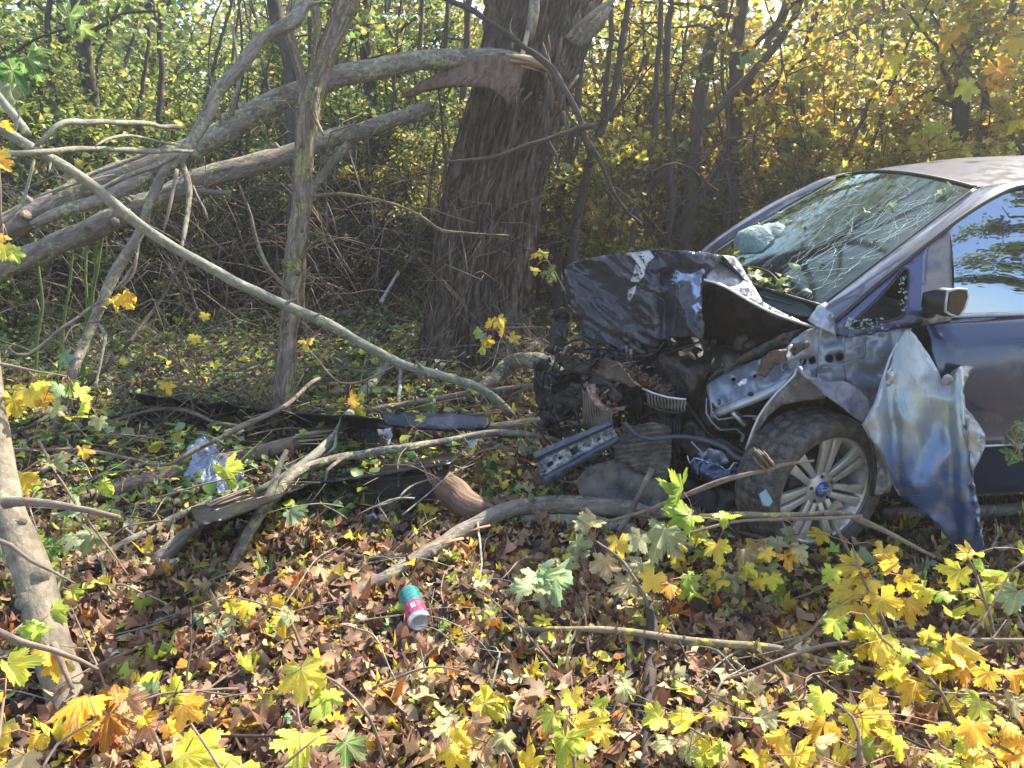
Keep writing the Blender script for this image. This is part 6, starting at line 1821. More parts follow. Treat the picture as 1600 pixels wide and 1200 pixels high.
# ---- wheel
def wheel(cx_, cy_, cz_, sgn=-1, steer=0.0, parts=True):
    w = bpy.data.objects.new('wheel', None)
    COL.objects.link(w); w.parent = car
    w.location = (cx_, cy_, cz_)
    w.rotation_euler = (0, 0, steer if sgn < 0 else math.pi + steer)
    w.empty_display_size = .1
    return w
wheel_front = wheel(0, -.80, .309, -1, R(14))
RT = .322
prof = [(.213, -.095), (.222, -.104), (.245, -.112), (.275, -.113), (.298, -.106), (.309, -.096), (.315, -.084), (.3195, -.070), (.3205, -.052), (.3205, -.049), (.313, -.048), (.313, -.042), (.3205, -.041), (.322, -.022), (.322, -.006), (.314, -.005), (.314, .005), (.322, .006), (.322, .022), (.3205, .041), (.313, .042), (.313, .048), (.3205, .049), (.3195, .070), (.312, .088), (.298, .103), (.275, .110), (.245, .108), (.222, .100), (.213, .092)]
prof = [(.228 + (r_0 - .213) * (.309 - .228) / (.322 - .213), y_0) for r_0, y_0 in prof]
SEG = 192
V, F = lathe(prof, SEG)
V = V.reshape(len(prof), SEG, 3)
for i, (r0, y0) in enumerate(prof):
    if r0 > .299:
        for j in range(SEG):
            ph = (j + abs(y0) * 26) % 6
            if ph < 1.0 and abs(y0) > .05 or (ph < .9 and r0 > .306):
                V[i, j, 0] *= .955; V[i, j, 2] *= .955
    if .235 < r0 < .29 and y0 < 0:
        for j in range(SEG):
            V[i, j, 1] += .0015 * math.sin(j * .9) * (30 < j < 70 or 120 < j < 160)
tyre = mk('tyre', V.reshape(-1, 3), F, M['rubber'], wheel_front, smooth=False, local=True)
bulgeV = [(.213, -.095), (.219, -.097), (.221, -.090), (.210, -.085), (.203, -.070), (.190, -.055), (.186, .02), (.20, .07), (.213, .09)]
rim = wheel_front
def rpart(name, V, F, mat, smooth=False, bevel=0):
    V = np.array(V) * np.array([1.07, 1, 1.07])
    o = mk(name, V, F, M[mat], rim, smooth=smooth, local=True)
    if bevel:
        b = o.modifiers.new('bevel', 'BEVEL'); b.width = bevel; b.segments = 2
    return o
V, F = lathe(bulgeV, 72)
rpart('rim_barrel', V, F, 'alloy', True)
# spokes: seven pairs
for k in range(7):
    a0 = R(86) + k * 2 * math.pi / 7
    for s in (-1, 1):
        V = []
        for r1, off, wd, y in ((.052, .016, .021, -.062), (.10, .019, .025, -.070), (.155, .0225, .031, -.078), (.203, .027, .040, -.082)):
            for dy, ww in ((0, 1), (.020, 1.15)):
                for sd in (-1, 1):
                    t_ = s * off + sd * wd * .5 * ww
                    V.append([math.cos(a0) * r1 - math.sin(a0) * t_, y + dy, math.sin(a0) * r1 + math.cos(a0) * t_])
        F = []
        for q in range(3):
            b = q * 4
            F += [(b, b + 1, b + 5, b + 4), (b + 2, b + 6, b + 7, b + 3), (b, b + 4, b + 6, b + 2), (b + 1, b + 3, b + 7, b + 5)]
        F += [(0, 2, 3, 1), (12, 13, 15, 14)]
        rpart('spoke', V, F, 'alloy', bevel=.003)
V, F = lathe([(.199, -.074), (.206, -.086), (.215, -.090), (.213, -.080)], 72)
rpart('rim_ring', V, F, 'alloy', True)
V, F = lathe([(0, -.070), (.034, -.070), (.037, -.066), (.060, -.064), (.066, -.056), (.068, -.030)], 48)
rpart('hub', V, F, 'alloy', True)
V, F = lathe([(0, -.079), (.028, -.0775), (.0315, -.073), (.0315, -.068)], 40)
rpart('centre_cap', V, F, 'blue_cap', True)
V, F = lathe([(.0, -.040), (.10, -.038), (.125, -.030), (.128, .03)], 48)
rpart('brake_disc', V, F, 'grey_dark', True)
for k in range(5):
    a = k * 1.2566 + .4
    V, F = lathe([(0, -.072), (.006, -.072), (.007, -.06)], 10)
    rpart('wheel_bolt', V + np.array([math.cos(a) * .051, 0, math.sin(a) * .051]), F, 'grey_dark')
# emblem: an oval ring with a slanted script word
def emblem():
    th = np.linspace(0, 2 * np.pi, 40, endpoint=False)
    V = [[.0250 * math.cos(a) * k, -.0800, .0125 * math.sin(a) * k] for k in (1.0, .92) for a in th]
    F = [(i, (i + 1) % 40, 40 + (i + 1) % 40, 40 + i) for i in range(40)]
    rpart('emblem_ring', V, F, 'white')
    cu = bpy.data.curves.new('lettering', 'FONT')
    cu.body = 'Ford'
    cu.size = .0185
    cu.shear = .35
    cu.align_x = 'CENTER'; cu.align_y = 'CENTER'
    cu.extrude = .0003
    t = bpy.data.objects.new('lettering', cu)
    COL.objects.link(t)
    bpy.context.view_layer.update()
    me = bpy.data.meshes.new_from_object(t.evaluated_get(bpy.context.evaluated_depsgraph_get()))
    bpy.data.objects.remove(t)
    o = bpy.data.objects.new('lettering', me)
    me.materials.clear(); me.materials.append(M['white'])
    COL.objects.link(o)
    o.parent = rim
    o.location = (0, -.0803, 0)
    o.rotation_euler = (R(90), 0, 0)
emblem()
w2 = wheel(2.64, -.80, .309)
wch = [wheel_front]
def copy_wheel(dst):
    for ch in wheel_front.children:
        c = ch.copy(); COL.objects.link(c); c.parent = dst
copy_wheel(w2)

# ---- crumpled bonnet
def hood_relief(px, py):
    # long creases running up to the right, small crinkles between them, a deep fold at mid height
    u, w = px * .8 + py * .6, py * .8 - px * .6
    r = .075 * (abs(mnoise.noise(Vector((u * .009, w * .022, 1.3)))) * 2 - .45)
    r += .026 * (abs(mnoise.noise(Vector((u * .020 + 3, w * .075, 4.1)))) * 2 - .5) * (1.4 if px < 1030 else .5)
    r += .020 * (abs(mnoise.noise(Vector((px * .085, py * .085, 7)))) - .3)
    r += .07 * math.exp(-((px - 1040) / 10) ** 2) * (py > 420)
    r += -.04 * math.exp(-((px - 1065) / 22) ** 2)
    return r
HP = [(882, 421), (888, 414), (900, 408), (930, 402), (960, 397), (985, 393), (1000, 391), (1025, 390), (1050, 391), (1080, 393), (1105, 395), (1130, 400), (1122, 412), (1106, 428), (1101, 438), (1097, 455), (1098, 475), (1096, 490), (1101, 505), (1100, 520), (1097, 529), (1080, 526), (1060, 526), (1040, 530), (1036, 540), (1024, 549), (1008, 554), (985, 553), (960, 548), (930, 538), (910, 528), (904, 520), (898, 500), (890, 480), (884, 455), (884, 440)]
hood = cpanel('bonnet', HP, [(885, 430, .52), (1105, 440, -.55), (1000, 553, -.18)], 'hood', 3.6, hood_relief, (), .006, True, ejit=.8)
# its upper face back to the windscreen
ridge = cline([(888, 414, .52), (930, 402, .32), (1000, 391, -.02), (1050, 391, -.24), (1080, 393, -.38), (1130, 400, -.58)])
cowl = [WS[int(18 * u), 0] + np.array([-.06, 0, -.015]) for u in (1.0, .84, .62, .45, .3, .06)]
A_, B_ = resample(ridge, 26), resample(cowl, 26)
rows = []
for t in np.linspace(0, 1, 12):
    r_ = A_ * (1 - t) + B_ * t
    r_ = r_ + np.stack([np.zeros(26), np.zeros(26), (fbm(r_, 5, 2, 3) - .6) * .08 * math.sin(math.pi * t) - .03 * math.sin(math.pi * t)], 1)
    rows.append(r_)
V, F = grid(rows)
cpart('bonnet_top', V, F, 'hood', hood, True, .004)
cpanel('bonnet_fold', [(1102, 438), (1106, 428), (1118, 414), (1130, 399), (1146, 401), (1158, 415), (1170, 435), (1182, 456), (1195, 474), (1225, 490), (1266, 509), (1240, 501), (1200, 486), (1160, 466), (1130, 448), (1112, 440)], [(1102, 438, -.60), (1130, 399, -.48), (1266, 509, -.72)], 'shiny_dull', 6, crumple(.02, .08, 3, .008, .3), (), .004, ejit=.6, parent=hood)  # sunlight on the fold is put into its pale scuffed colour
for PL_, mt_ in (([(972, 397), (1000, 391), (1026, 391), (1022, 402), (1012, 414), (1006, 432), (998, 441), (985, 441), (990, 425), (994, 408), (986, 401)], 'glint'), ([(1048, 430), (1054, 421), (1066, 427), (1080, 428), (1098, 419), (1102, 424), (1096, 436), (1094, 462), (1087, 468), (1081, 458), (1080, 442), (1066, 438), (1052, 444), (1041, 452), (1043, 440)], 'glint_blue'), ([(982, 453), (994, 446), (992, 458), (984, 472), (980, 466)], 'glint'), ([(1080, 478), (1092, 472), (1097, 482), (1088, 492)], 'glint_blue')):  # pale patches painted as the sky's reflections on the bonnet
    cpanel('sky_glint', PL_, [(885, 430, .52), (1105, 440, -.55), (1000, 553, -.18)], mt_, 4, lambda a, b: hood_relief(a, b) - .006, (), .002, True, ejit=.8, parent=hood)
ctube('bonnet_edge', [(1100, 437, -.61), (1115, 441, -.62), (1140, 452, -.64), (1170, 470, -.67), (1205, 488, -.70), (1240, 501, -.72), (1270, 511, -.73)], .006, 'shiny', hood, 6)
cpanel('bonnet_underside', [(1099, 440), (1120, 446), (1160, 468), (1210, 492), (1262, 510), (1225, 522), (1190, 536), (1150, 545), (1105, 530), (1100, 505), (1096, 475)], [(1099, 440, -.52), (1262, 510, -.66), (1105, 530, -.30)], 'black', 9, crumple(.05, .04, 3), (), .004, True, parent=hood)
ctube('bonnet_rib', [(1138, 507, -.38), (1150, 520, -.36), (1170, 530, -.36), (1190, 534, -.38), (1205, 526, -.42)], .006, 'grey_dark', hood, 6)
ctube('bonnet_lip', [(904, 522, .16), (930, 540, .05), (960, 550, -.06), (985, 555, -.15), (1008, 556, -.22), (1026, 550, -.28), (1038, 534, -.32)], .004, 'grey_dark', hood, 6)
# ---- crushed engine bay
eng = MB()
er = random.Random(14)
eng.box((-.25, .10, .50), (.50, .62, .42), rotm(.1, .15, .2), .85)
eng.box((-.30, -.25, .62), (.34, .30, .26), rotm(.2, -.2, .4), .8)
eng.box((-.05, .0, .80), (.30, .9, .14), rotm(.05, .1, 0))
eng.box((-.10, -.42, .58), (.42, .16, .36), rotm(0, .2, .1))
eng.box((.12, 0, .70), (.06, 1.3, .7))
o = eng.build('engine', M['engine'], car, local=True)
bv = o.modifiers.new('bevel', 'BEVEL'); bv.width = .03; bv.segments = 2
eb = MB()
for k in range(330):                                                 # crushed bits that cannot be told apart
    px, py = er.uniform(860, 1180), er.uniform(535, 745)
    if py > 640 and px > 1110: continue
    y = -.45 + (1180 - px) / 300 * .62 + er.uniform(-.10, .12)
    c = L(px, py, y)
    if er.random() < .5:
        eb.box(c, (er.uniform(.01, .07), er.uniform(.01, .05), er.uniform(.006, .05)), rotm(er.uniform(0, 3), er.uniform(0, 3), er.uniform(0, 3)), er.uniform(.6, 1))
    else:
        l = er.uniform(.04, .18)
        d_ = np.array([er.uniform(-1, 1), er.uniform(-.4, .4), er.uniform(-1, 1)])
        add_tube(eb, [c, c + d_ * l * .5 + np.array([0, -.02, .02]), c + d_ * l], [er.uniform(.003, .011)] * 3, 6, .03)
props(eb.build('crushed_fragments', M['engine'], car, local=True), kind='stuff')
# pipes and cables
for ln, r0, mt in (
    ([(975, 660, -.50), (990, 676, -.52), (1015, 686, -.54), (1055, 682, -.56), (1085, 684, -.58), (1108, 690, -.60)], .0095, 'rubber_hose'),
    ([(1085, 684, -.58), (1110, 690, -.62), (1135, 700, -.66), (1150, 714, -.70), (1175, 722, -.74), (1200, 723, -.78), (1214, 730, -.80)], .0135, 'rubber_hose'),
    ([(1105, 690, -.55), (1128, 688, -.58), (1150, 702, -.62), (1180, 715, -.66)], .011, 'rubber_hose'),
    ([(1010, 590, -.30), (1040, 600, -.35), (1080, 640, -.45), (1110, 680, -.55), (1140, 700, -.6)], .009, 'black'),
    ([(835, 565, .35), (838, 590, .3), (850, 605, .25), (868, 612, .2)], .009, 'black'),
    ([(870, 545, .25), (900, 548, .2), (935, 552, .1), (975, 560, .0)], .010, 'rubber_hose'),
    ([(880, 540, .2), (905, 530, .15), (940, 545, .1)], .007, 'black'),
    ([(912, 560, .05), (925, 572, .0), (928, 590, -.02)], .008, 'grey_dark'),
    ([(1080, 690, -.62), (1095, 705, -.64), (1100, 730, -.66)], .004, 'bare_blue'),
    ([(1030, 560, -.2), (1080, 570, -.25), (1120, 560, -.3), (1160, 565, -.35)], .008, 'black'),
    ([(900, 640, .0), (905, 670, -.02), (895, 700, -.02), (880, 720, 0)], .008, 'black'),
    ([(1060, 700, -.5), (1064, 730, -.5), (1056, 760, -.5), (1040, 775, -.5)], .006, 'black')):
    ctube('hose', ln, r0, mt, seg=10, knob=.05)
# left headlamp ruin: a cracked bowl and a bracket behind
V, F = lathe([(.004, .03), (.035, .025), (.07, .0), (.085, -.03), (.09, -.035), (.082, -.02)], 24)
V = V + np.stack([np.zeros(len(V)), np.zeros(len(V)), (fbm(V, 14, 2, 2) - .5) * .03], 1)
lamp = cpart('headlamp_bowl', V @ rotm(R(35), 0, R(20)).T + L(882, 590, .20), F, 'grey_dark', None, True, .004)
V, F = lathe([(.0, -.02), (.02, -.02), (.022, .04)], 14)
cpart('bulb_holder', V @ rotm(R(20), 0, 0).T + L(866, 583, .18), F, 'rust', lamp, True)
cpanel('lamp_housing', [(862, 600), (880, 610), (905, 605), (918, 612), (905, 640), (892, 655), (872, 662), (860, 645), (852, 625)], [(862, 600, .22), (905, 605, .08), (872, 662, .18)], 'engine_brown', 6, crumple(.05, .1, 3, .01, .3), (), .006, ejit=1.5)
cpanel('lamp_shroud', [(835, 570), (848, 560), (862, 575), (858, 610), (868, 650), (890, 690), (885, 705), (862, 690), (843, 650), (834, 610)], [(835, 570, .40), (862, 575, .30), (885, 705, .20)], 'black', 7, crumple(.05, .08, 6, .01, .3), (), .006, ejit=2)
cpanel('lamp_bracket', [(866, 486), (880, 480), (890, 492), (888, 505), (870, 504)], [.45], 'black', 5, crumple(.03, .1, 6), [circ(878, 491, 2)], .02)
cpanel('front_post', [(863, 505), (885, 500), (888, 520), (880, 545), (862, 555), (858, 530)], [(863, 505, .42), (888, 520, .36), (862, 555, .38)], 'engine_brown', 6, crumple(.05, .1, 2), (), .012, ejit=1)
cpanel('upper_crossmember', [(866, 551), (880, 553), (905, 562), (930, 576), (955, 598), (975, 622), (966, 632), (945, 615), (920, 595), (895, 580), (870, 568)], [(866, 551, .25), (930, 576, -.02), (970, 628, -.22)], 'grey_dark', 7, crumple(.03, .08, 2, .01, .3), [circ(890, 562, 3)], .014, ejit=.8)
cpanel('grille_panel', [(932, 562), (945, 560), (968, 566), (985, 582), (1000, 602), (990, 606), (965, 596), (942, 592), (934, 578)], [(932, 562, .0), (985, 582, -.22), (942, 592, -.08)], 'rust', 6, crumple(.03, .12, 3, .01, .4), (), .01, ejit=1)
ctube('split_edge', [(966, 566, -.16), (980, 580, -.24), (992, 596, -.30), (1002, 604, -.34)], [.004, .009, .009, .004], 'splint', flat=.6, knob=.4, seg=7)
# more bent scraps, pale ones added as highlights, and a web of wires
for nm, mt, cnt, sd_ in (('crushed_fragments', 'grey_dark', 90, 61), ('crushed_fragments', 'engine_brown', 110, 62), ('crushed_fragments', 'bare_blue', 46, 63), ('crushed_fragments', 'rust_shiny', 34, 64), ('crushed_fragments', 'splint', 16, 65)):
    q_ = random.Random(sd_)
    fb = MB()
    for k in range(cnt):
        px, py = q_.uniform(850, 1170), q_.uniform(540, 740)
        if py > 650 and px > 1115: continue
        if px < 905 and py > 700: continue
        y = -.50 + (1180 - px) / 300 * .64 + q_.uniform(-.08, .08)
        c = L(px, py, y)
        if q_.random() < .6:
            fb.box(c, (q_.uniform(.015, .09), q_.uniform(.002, .01), q_.uniform(.01, .05)), rotm(q_.uniform(-.8, .8), q_.uniform(0, 3), q_.uniform(-.8, .8)), q_.uniform(.4, 1))
        else:
            d_ = np.array([q_.uniform(-1, 1), q_.uniform(-.3, .3), q_.uniform(-1, 1)]) * q_.uniform(.03, .12)
            add_tube(fb, [c - d_, c + np.array([0, -.02, .01]), c + d_], [q_.uniform(.002, .006)] * 3, 5, .02)
    props(fb.build(nm, M[mt], car, local=True), kind='stuff')
q_ = random.Random(70)
for k in range(34):
    px, py = q_.uniform(855, 1150), q_.uniform(550, 720)
    y = -.52 + (1180 - px) / 300 * .62
    pts = [(px, py, y)]
    for j in range(3):
        px += q_.uniform(-45, 45); py += q_.uniform(-22, 34)
        pts.append((min(max(px, 850), 1165), min(max(py, 548), 745), y - .03 + q_.uniform(-.03, .03)))
    ctube('wire', pts, q_.choice([.0022, .003, .0045, .006]), q_.choice(['black', 'rubber_hose', 'black', 'grey_dark', 'gasket']), seg=5, wob=.02)
M_fins = M['fins']
# fin packs: every fin a piece
def fin_pack(name, a, b, c, d, y, n, mat, wavy=0.0, tilt=-.02, w=.012):
    """quad a b c d in px (a-b top edge, d-c bottom edge) filled with n separate upright fins"""
    root = bpy.data.objects.new(name, None); COL.objects.link(root); root.parent = car; root.empty_display_size = .05
    a, b, c, d = (np.array(q, float) for q in (a, b, c, d))
    for k in range(n):
        t = (k + .5) / n
        p0 = a * (1 - t) + b * t
        p1 = d * (1 - t) + c * t
        rows = []
        for s in np.linspace(0, 1, 6):
            p = p0 * (1 - s) + p1 * s
            ya, yb = y
            yy = ya * (1 - t) + yb * t
            q = L(p[0] + wavy * math.sin(s * 7 + k * .7), p[1], yy)
            rows.append([q + np.array([-w * .35, -w * .5, 0]), q + np.array([w * .1, tilt, 0]), q + np.array([w * .35, w * .5, 0])])
        V, F = grid([np.array(r) for r in rows])
        cpart('fin', V, F, mat, root, solid=.0015)
    V, F = grid([np.array([L(*a, y[0] + .03), L(*b, y[1] + .03)]), np.array([L(*d, y[0] + .03), L(*c, y[1] + .03)])])
    cpart('core', V, F, 'gasket', root, solid=.004)
    return root
fin_pack('condenser', (908, 606), (958, 640), (955, 668), (912, 668), (-.06, -.28), 13, 'fins', 1.2, w=.014)
fin_pack('oil_cooler', (1008, 612), (1072, 626), (1070, 642), (1012, 634), (-.40, -.55), 12, 'fins', .5, w=.010)
ctube('cooler_edge', [(1004, 607, -.41), (1020, 614, -.45), (1045, 621, -.52), (1072, 624, -.57)], .005, 'shiny', seg=6)
ctube('cooler_edge', [(1006, 630, -.40), (1030, 640, -.46), (1055, 645, -.52), (1072, 641, -.57)], .004, 'grey_dark', seg=6)
fin_pack('radiator', (1012, 650), (1062, 655), (1055, 770), (1024, 762), (-.32, -.46), 12, 'grey_dark', 1.5, w=.010)
# wrinkled grey shroud
sh = PM([(955, 690, -.26), (1055, 680, -.44), (1000, 745, -.40)])
def shroud(px, py):
    return .017 * math.sin((py + px * .12) * .8) + .02 * (abs(mnoise.noise(Vector((px * .03, py * .03, 3)))) - .3)
cpanel('fan_shroud', [(958, 692), (982, 668), (1022, 660), (1050, 668), (1050, 700), (1044, 752), (1000, 738), (962, 718)], [(960, 688, -.28), (1045, 680, -.46), (1000, 740, -.42)], 'brown_liner', 3.2, shroud, (), .004, ejit=1)
cpanel('undertray', [(900, 752), (918, 730), (962, 716), (1005, 734), (1046, 754), (1048, 790), (1010, 796), (960, 792), (908, 782)], [(905, 742, -.30), (1040, 752, -.48), (960, 786, -.45)], 'undertray', 8, crumple(.04, .04, 3), (), .004, True)
cpanel('lower_cover', [(1036, 745), (1060, 735), (1110, 760), (1165, 770), (1165, 800), (1100, 806), (1050, 795), (1030, 785)], [(1036, 745, -.42), (1165, 770, -.62), (1100, 806, -.55)], 'black', 9, crumple(.05, .05, 8), (), .006, True)
# rusty-silver curled bracket in front of the condenser
cpanel('curled_bracket', [(915, 604), (922, 600), (930, 600), (934, 615), (940, 628), (952, 640), (968, 636), (982, 633), (975, 641), (955, 642), (940, 641), (930, 632), (922, 620)], [(915, 604, -.14), (934, 615, -.20), (975, 641, -.34)], 'rust_shiny', 4, crumple(.03, .15, 4), (), .004)
cpanel('bent_sheet', [(1060, 665), (1080, 655), (1100, 672), (1112, 700), (1100, 720), (1075, 712), (1062, 690)], [(1060, 665, -.40), (1100, 672, -.52), (1075, 712, -.50)], 'engine_brown', 6, crumple(.05, .09, 7), (), .004, ejit=1)
# torn blue sheet with a bare white edge
EP = [(1074, 712), (1078, 724), (1085, 716), (1095, 718), (1110, 724), (1120, 726), (1127, 729), (1134, 735), (1140, 733), (1147, 723), (1153, 724), (1164, 732)]
cpanel('torn_blue_panel', EP + [(1158, 745), (1140, 752), (1115, 756), (1100, 748), (1080, 735)], [(1074, 712, -.62), (1164, 732, -.76), (1115, 756, -.70)], 'blue_paint_dark2', 5, crumple(.05, .09, 3), (), .003, ejit=.6)
ctube('torn_edge', [(a, b, -.63 - (a - 1074) / 90 * .13) for a, b in EP], .0028, 'white_plastic', seg=5, step=.012)
cpanel('crash_box', [(1090, 708), (1110, 700), (1130, 706), (1140, 722), (1125, 730), (1100, 724)], [(1090, 708, -.58), (1130, 706, -.64), (1100, 724, -.6)], 'bare_blue', 5, crumple(.05, .12, 9), (), .004, ejit=1)
# soil and bark chips caught on the wreck
mb = MB()
for k in range(230):
    t = er.random()
    px, py = 985 + t * 62 + er.gauss(0, 5), 578 + t * 40 + er.gauss(0, 5)
    mb.box(L(px, py, -.28 - t * .17 + er.uniform(-.03, .03)), (er.uniform(.006, .022), er.uniform(.006, .02), er.uniform(.005, .016)), rotm(er.uniform(0, 3), er.uniform(0, 3), 0), .7)
props(mb.build('bark_chips', M['dirt'], car, local=True), kind='stuff')

# ---- bumper beam: folded steel rail with slots
BP = PM([(833, 712, -.40), (955, 664, -.56), (860, 755, -.46)])
def beam_pt(u, v, e=0.0):
    """u 0..1 along from lower left to upper right, v 0..1 from top edge to bottom edge"""
    a = np.array([833 + (952 - 833) * u, 707 + (658 - 707) * u])
    b = np.array([851 + (969 - 851) * u, 761 + (690 - 761) * u])
    p = a * (1 - v) + b * v
    return BP(p[0], p[1], e)
beam = bpy.data.objects.new('bumper_beam', None); COL.objects.link(beam); beam.parent = car; beam.empty_display_size = .05
def flange(name, v0, v1, e0, e1, mat):
    rows = []
    for u in np.linspace(0, 1, 22):
        rows.append(np.array([beam_pt(u, v0, e0), beam_pt(u, (v0 + v1) / 2, (e0 + e1) / 2), beam_pt(u, v1, e1)]))
    V, F = grid(rows)
    V += (fbm(V, 14, 2, 5)[:, None] - .5) * .008
    return cpart(name, V, F, mat, beam, solid=.004)
flange('upper_flange', .0, .16, -.005, -.035, 'blue_paint2')
flange('upper_web', .16, .26, -.035, .01, 'blue_paint_dark2')
flange('lower_flange', .80, 1.0, -.035, -.005, 'blue_paint2')
flange('lower_web', .70, .80, .01, -.035, 'blue_paint_dark2')
# middle face with slots, cut in (u, v) space
face = [(0, .26), (1, .26), (1, .70), (0, .70)]
def uvp(a, b, e=0):
    return beam_pt(a / 100, b / 100, .01 + e)
hs = [circ(15, 50, 4.5, 10, 7), circ(28, 47, 2.3, 8, 5), [(42, 36), (52, 36), (53, 58), (43, 60)], circ(60, 44, 1.6, 8, 3.2), circ(66, 54, 1.4, 8, 3), circ(5, 42, 1.3, 8, 3), circ(6, 62, 1.3, 8, 3), circ(80, 50, 1.8, 8, 4)]
V, F = panel_mesh([(0, 26), (100, 26), (100, 70), (0, 70)], uvp, 5, lambda a, b: .006 * mnoise.noise(Vector((a * .1, b * .1, 3))), hs)
cpart('beam_face', V, F, 'scuffed', beam, solid=.004)
cpanel('beam_back', [(840, 712), (950, 668), (962, 688), (855, 750)], [(840, 712, -.36), (950, 668, -.52), (855, 750, -.42)], 'gasket', 20, parent=beam)
# ------------------------------------------------------------------ wreckage and litter lying on the ground
def slab(name, label, cat, poly, anchors, mat, step=10, relief=None, thick=.006, holes=(), extra=None, smooth=False, ejit=0.0):
    pm = PD(anchors)
    V, F = panel_mesh(poly, pm, step, relief, holes, edge_jit=ejit)
    low = V[np.argmin(V[:, 2])].copy()
    if extra is None:
        o = mk(name, V - low, F, M[mat], None, smooth=smooth, solid=thick)
        o.location = tuple(low)
        return props(o, label, cat)
    root = thing(name, label, cat, low)
    mk('shell', V, F, M[mat], root, smooth=smooth, solid=thick)
    extra(root, pm)
    return root
def foil_relief(px, py):
    a, b = px * .9 + py * .4, py * .9 - px * .4
    return .045 * abs(mnoise.noise(Vector((a * .12, b * .035, 2)))) + .03 * abs(mnoise.noise(Vector((a * .05, b * .05, 6)))) + .012 * abs(mnoise.noise(Vector((a * .3, b * .12, 9))))
def ga(*pts):
    return [(a, b, gd(a, b, c)) for a, b, c in pts]

def strip_extra(root, pm):
    V, Fs, bk = tube([pm(205, 620, -.02), pm(260, 640, -.03), pm(330, 656, -.03), pm(420, 658, -.03), pm(520, 662, -.03), pm(600, 668, -.02)], [.012] * 6, seg=6, step=.05, knob=.3)
    mk('torn_lip', V, Fs, M['black'], root, bk=bk, smooth=True)
    V, F = panel_mesh([(318, 632), (350, 626), (368, 636), (375, 658), (345, 664), (325, 656)], lambda a, b, e=0: pm(a, b, -.06 + e), 8, crumple(.02, .06, 4))
    mk('bracket', V, F, M['blue_paint_dark'], root, solid=.005)
    V, F = panel_mesh([(230, 622), (262, 630), (310, 640), (318, 650), (270, 645), (238, 632)], lambda a, b, e=0: pm(a, b, -.05 + e), 8, crumple(.02, .06, 6))
    mk('splintered_foam', V, F, M['char'], root, solid=.01)
M['blue_paint_dark'] = m_simple('dark_blue_plastic', (.010, .018, .045), .35, 0, .3, 40, .3, .4)
slab('bumper_strip', 'long torn black bumper strip lying behind the lichen trunk foot', 'car part', [(198, 614), (232, 618), (275, 624), (320, 630), (365, 636), (430, 642), (500, 648), (560, 650), (600, 656), (610, 668), (560, 672), (500, 672), (430, 668), (370, 668), (310, 658), (260, 645), (225, 630)], ga((200, 618, .14), (600, 672, .08), (400, 640, .19)), 'black', 9, crumple(.05, .05, 2, .02, .15), .008, extra=strip_extra, ejit=1.5)
slab('foil_piece', 'crumpled silvery blue foil sheet lying left of the black trim', 'scrap', [(287, 742), (300, 720), (292, 700), (318, 682), (330, 690), (345, 712), (372, 716), (382, 742), (372, 765), (345, 772), (300, 770)], ga((287, 742, .08), (340, 690, .20), (372, 765, .03)), 'film', 4, foil_relief, .003, ejit=2)
slab('foil_piece', 'small crumpled silvery wrap on the black trim near the blue strip', 'scrap', [(552, 660), (585, 655), (608, 660), (614, 680), (605, 700), (578, 698), (572, 684), (560, 676)], ga((552, 660, .10), (610, 660, .12), (600, 700, .04)), 'film', 6, crumple(.04, .1, 8, .02, .25), .003, ejit=1.5)
def trim_extra(root, pm):
    for a in ([(310, 782), (400, 752), (480, 726), (570, 716), (650, 708), (715, 706)], [(330, 800), (420, 775), (500, 748), (600, 735), (700, 722)], [(320, 792), (410, 764), (500, 738), (600, 727)]):
        V, Fs, bk = tube([pm(x, y, -.03) for x, y in a], [.010] * len(a), seg=6, step=.05, knob=.2)
        mk('ridge', V, Fs, M['black'], root, bk=bk, smooth=True)
slab('bumper_trim', 'long ribbed black plastic trim sloping across the middle of the pile', 'car part', [(298, 795), (330, 768), (400, 745), (470, 722), (540, 712), (620, 704), (700, 702), (724, 712), (700, 726), (620, 738), (560, 748), (480, 758), (420, 785), (350, 812), (310, 822)], ga((300, 795, .09), (720, 712, .12), (480, 758, .09)), 'black', 9, crumple(.035, .05, 4, .012, .2), .008, extra=trim_extra, ejit=1)
slab('plastic_strip', 'dark blue plastic strip lying right of the pale branch', 'car part', [(594, 647), (640, 646), (700, 648), (752, 650), (767, 658), (760, 670), (700, 672), (640, 668), (600, 664)], ga((594, 647, .15), (767, 658, .15), (640, 668, .12)), 'blue_paint_dark', 9, crumple(.015, .04, 3), .02)
def panel_extra(root, pm):
    V, F = panel_mesh([(556, 748), (600, 742), (680, 738), (684, 744), (640, 748), (560, 754)], lambda a, b, e=0: pm(a, b, -.02 + e), 9, None)
    mk('rim', V, F, M['char'], root, solid=.012)
slab('blackened_panel', 'flat blackened panel leaning under the black trim', 'car part', [(552, 745), (620, 738), (690, 730), (700, 770), (690, 782), (640, 778), (610, 786), (575, 794), (556, 788)], ga((552, 745, .12), (690, 735, .12), (600, 790, .01)), 'char', 9, crumple(.02, .05, 7), .012, extra=panel_extra, ejit=1)
slab('dark_scrap', 'folded dark plastic scrap left of the massive tree base', 'scrap', [(560, 520), (585, 512), (605, 505), (612, 520), (608, 538), (585, 540), (570, 545), (555, 538)], ga((560, 520, .15), (610, 510, .18), (585, 542, .02)), 'grey_dark', 7, crumple(.06, .07, 5), .006)
slab('plastic_sliver', 'narrow grey sliver standing among twigs behind the pole', 'scrap', [(593, 470), (622, 422), (625, 426), (598, 474)], [(593, 470, 6.6), (622, 422, 6.7), (598, 474, 6.6)], 'bare', 8, None, .004)
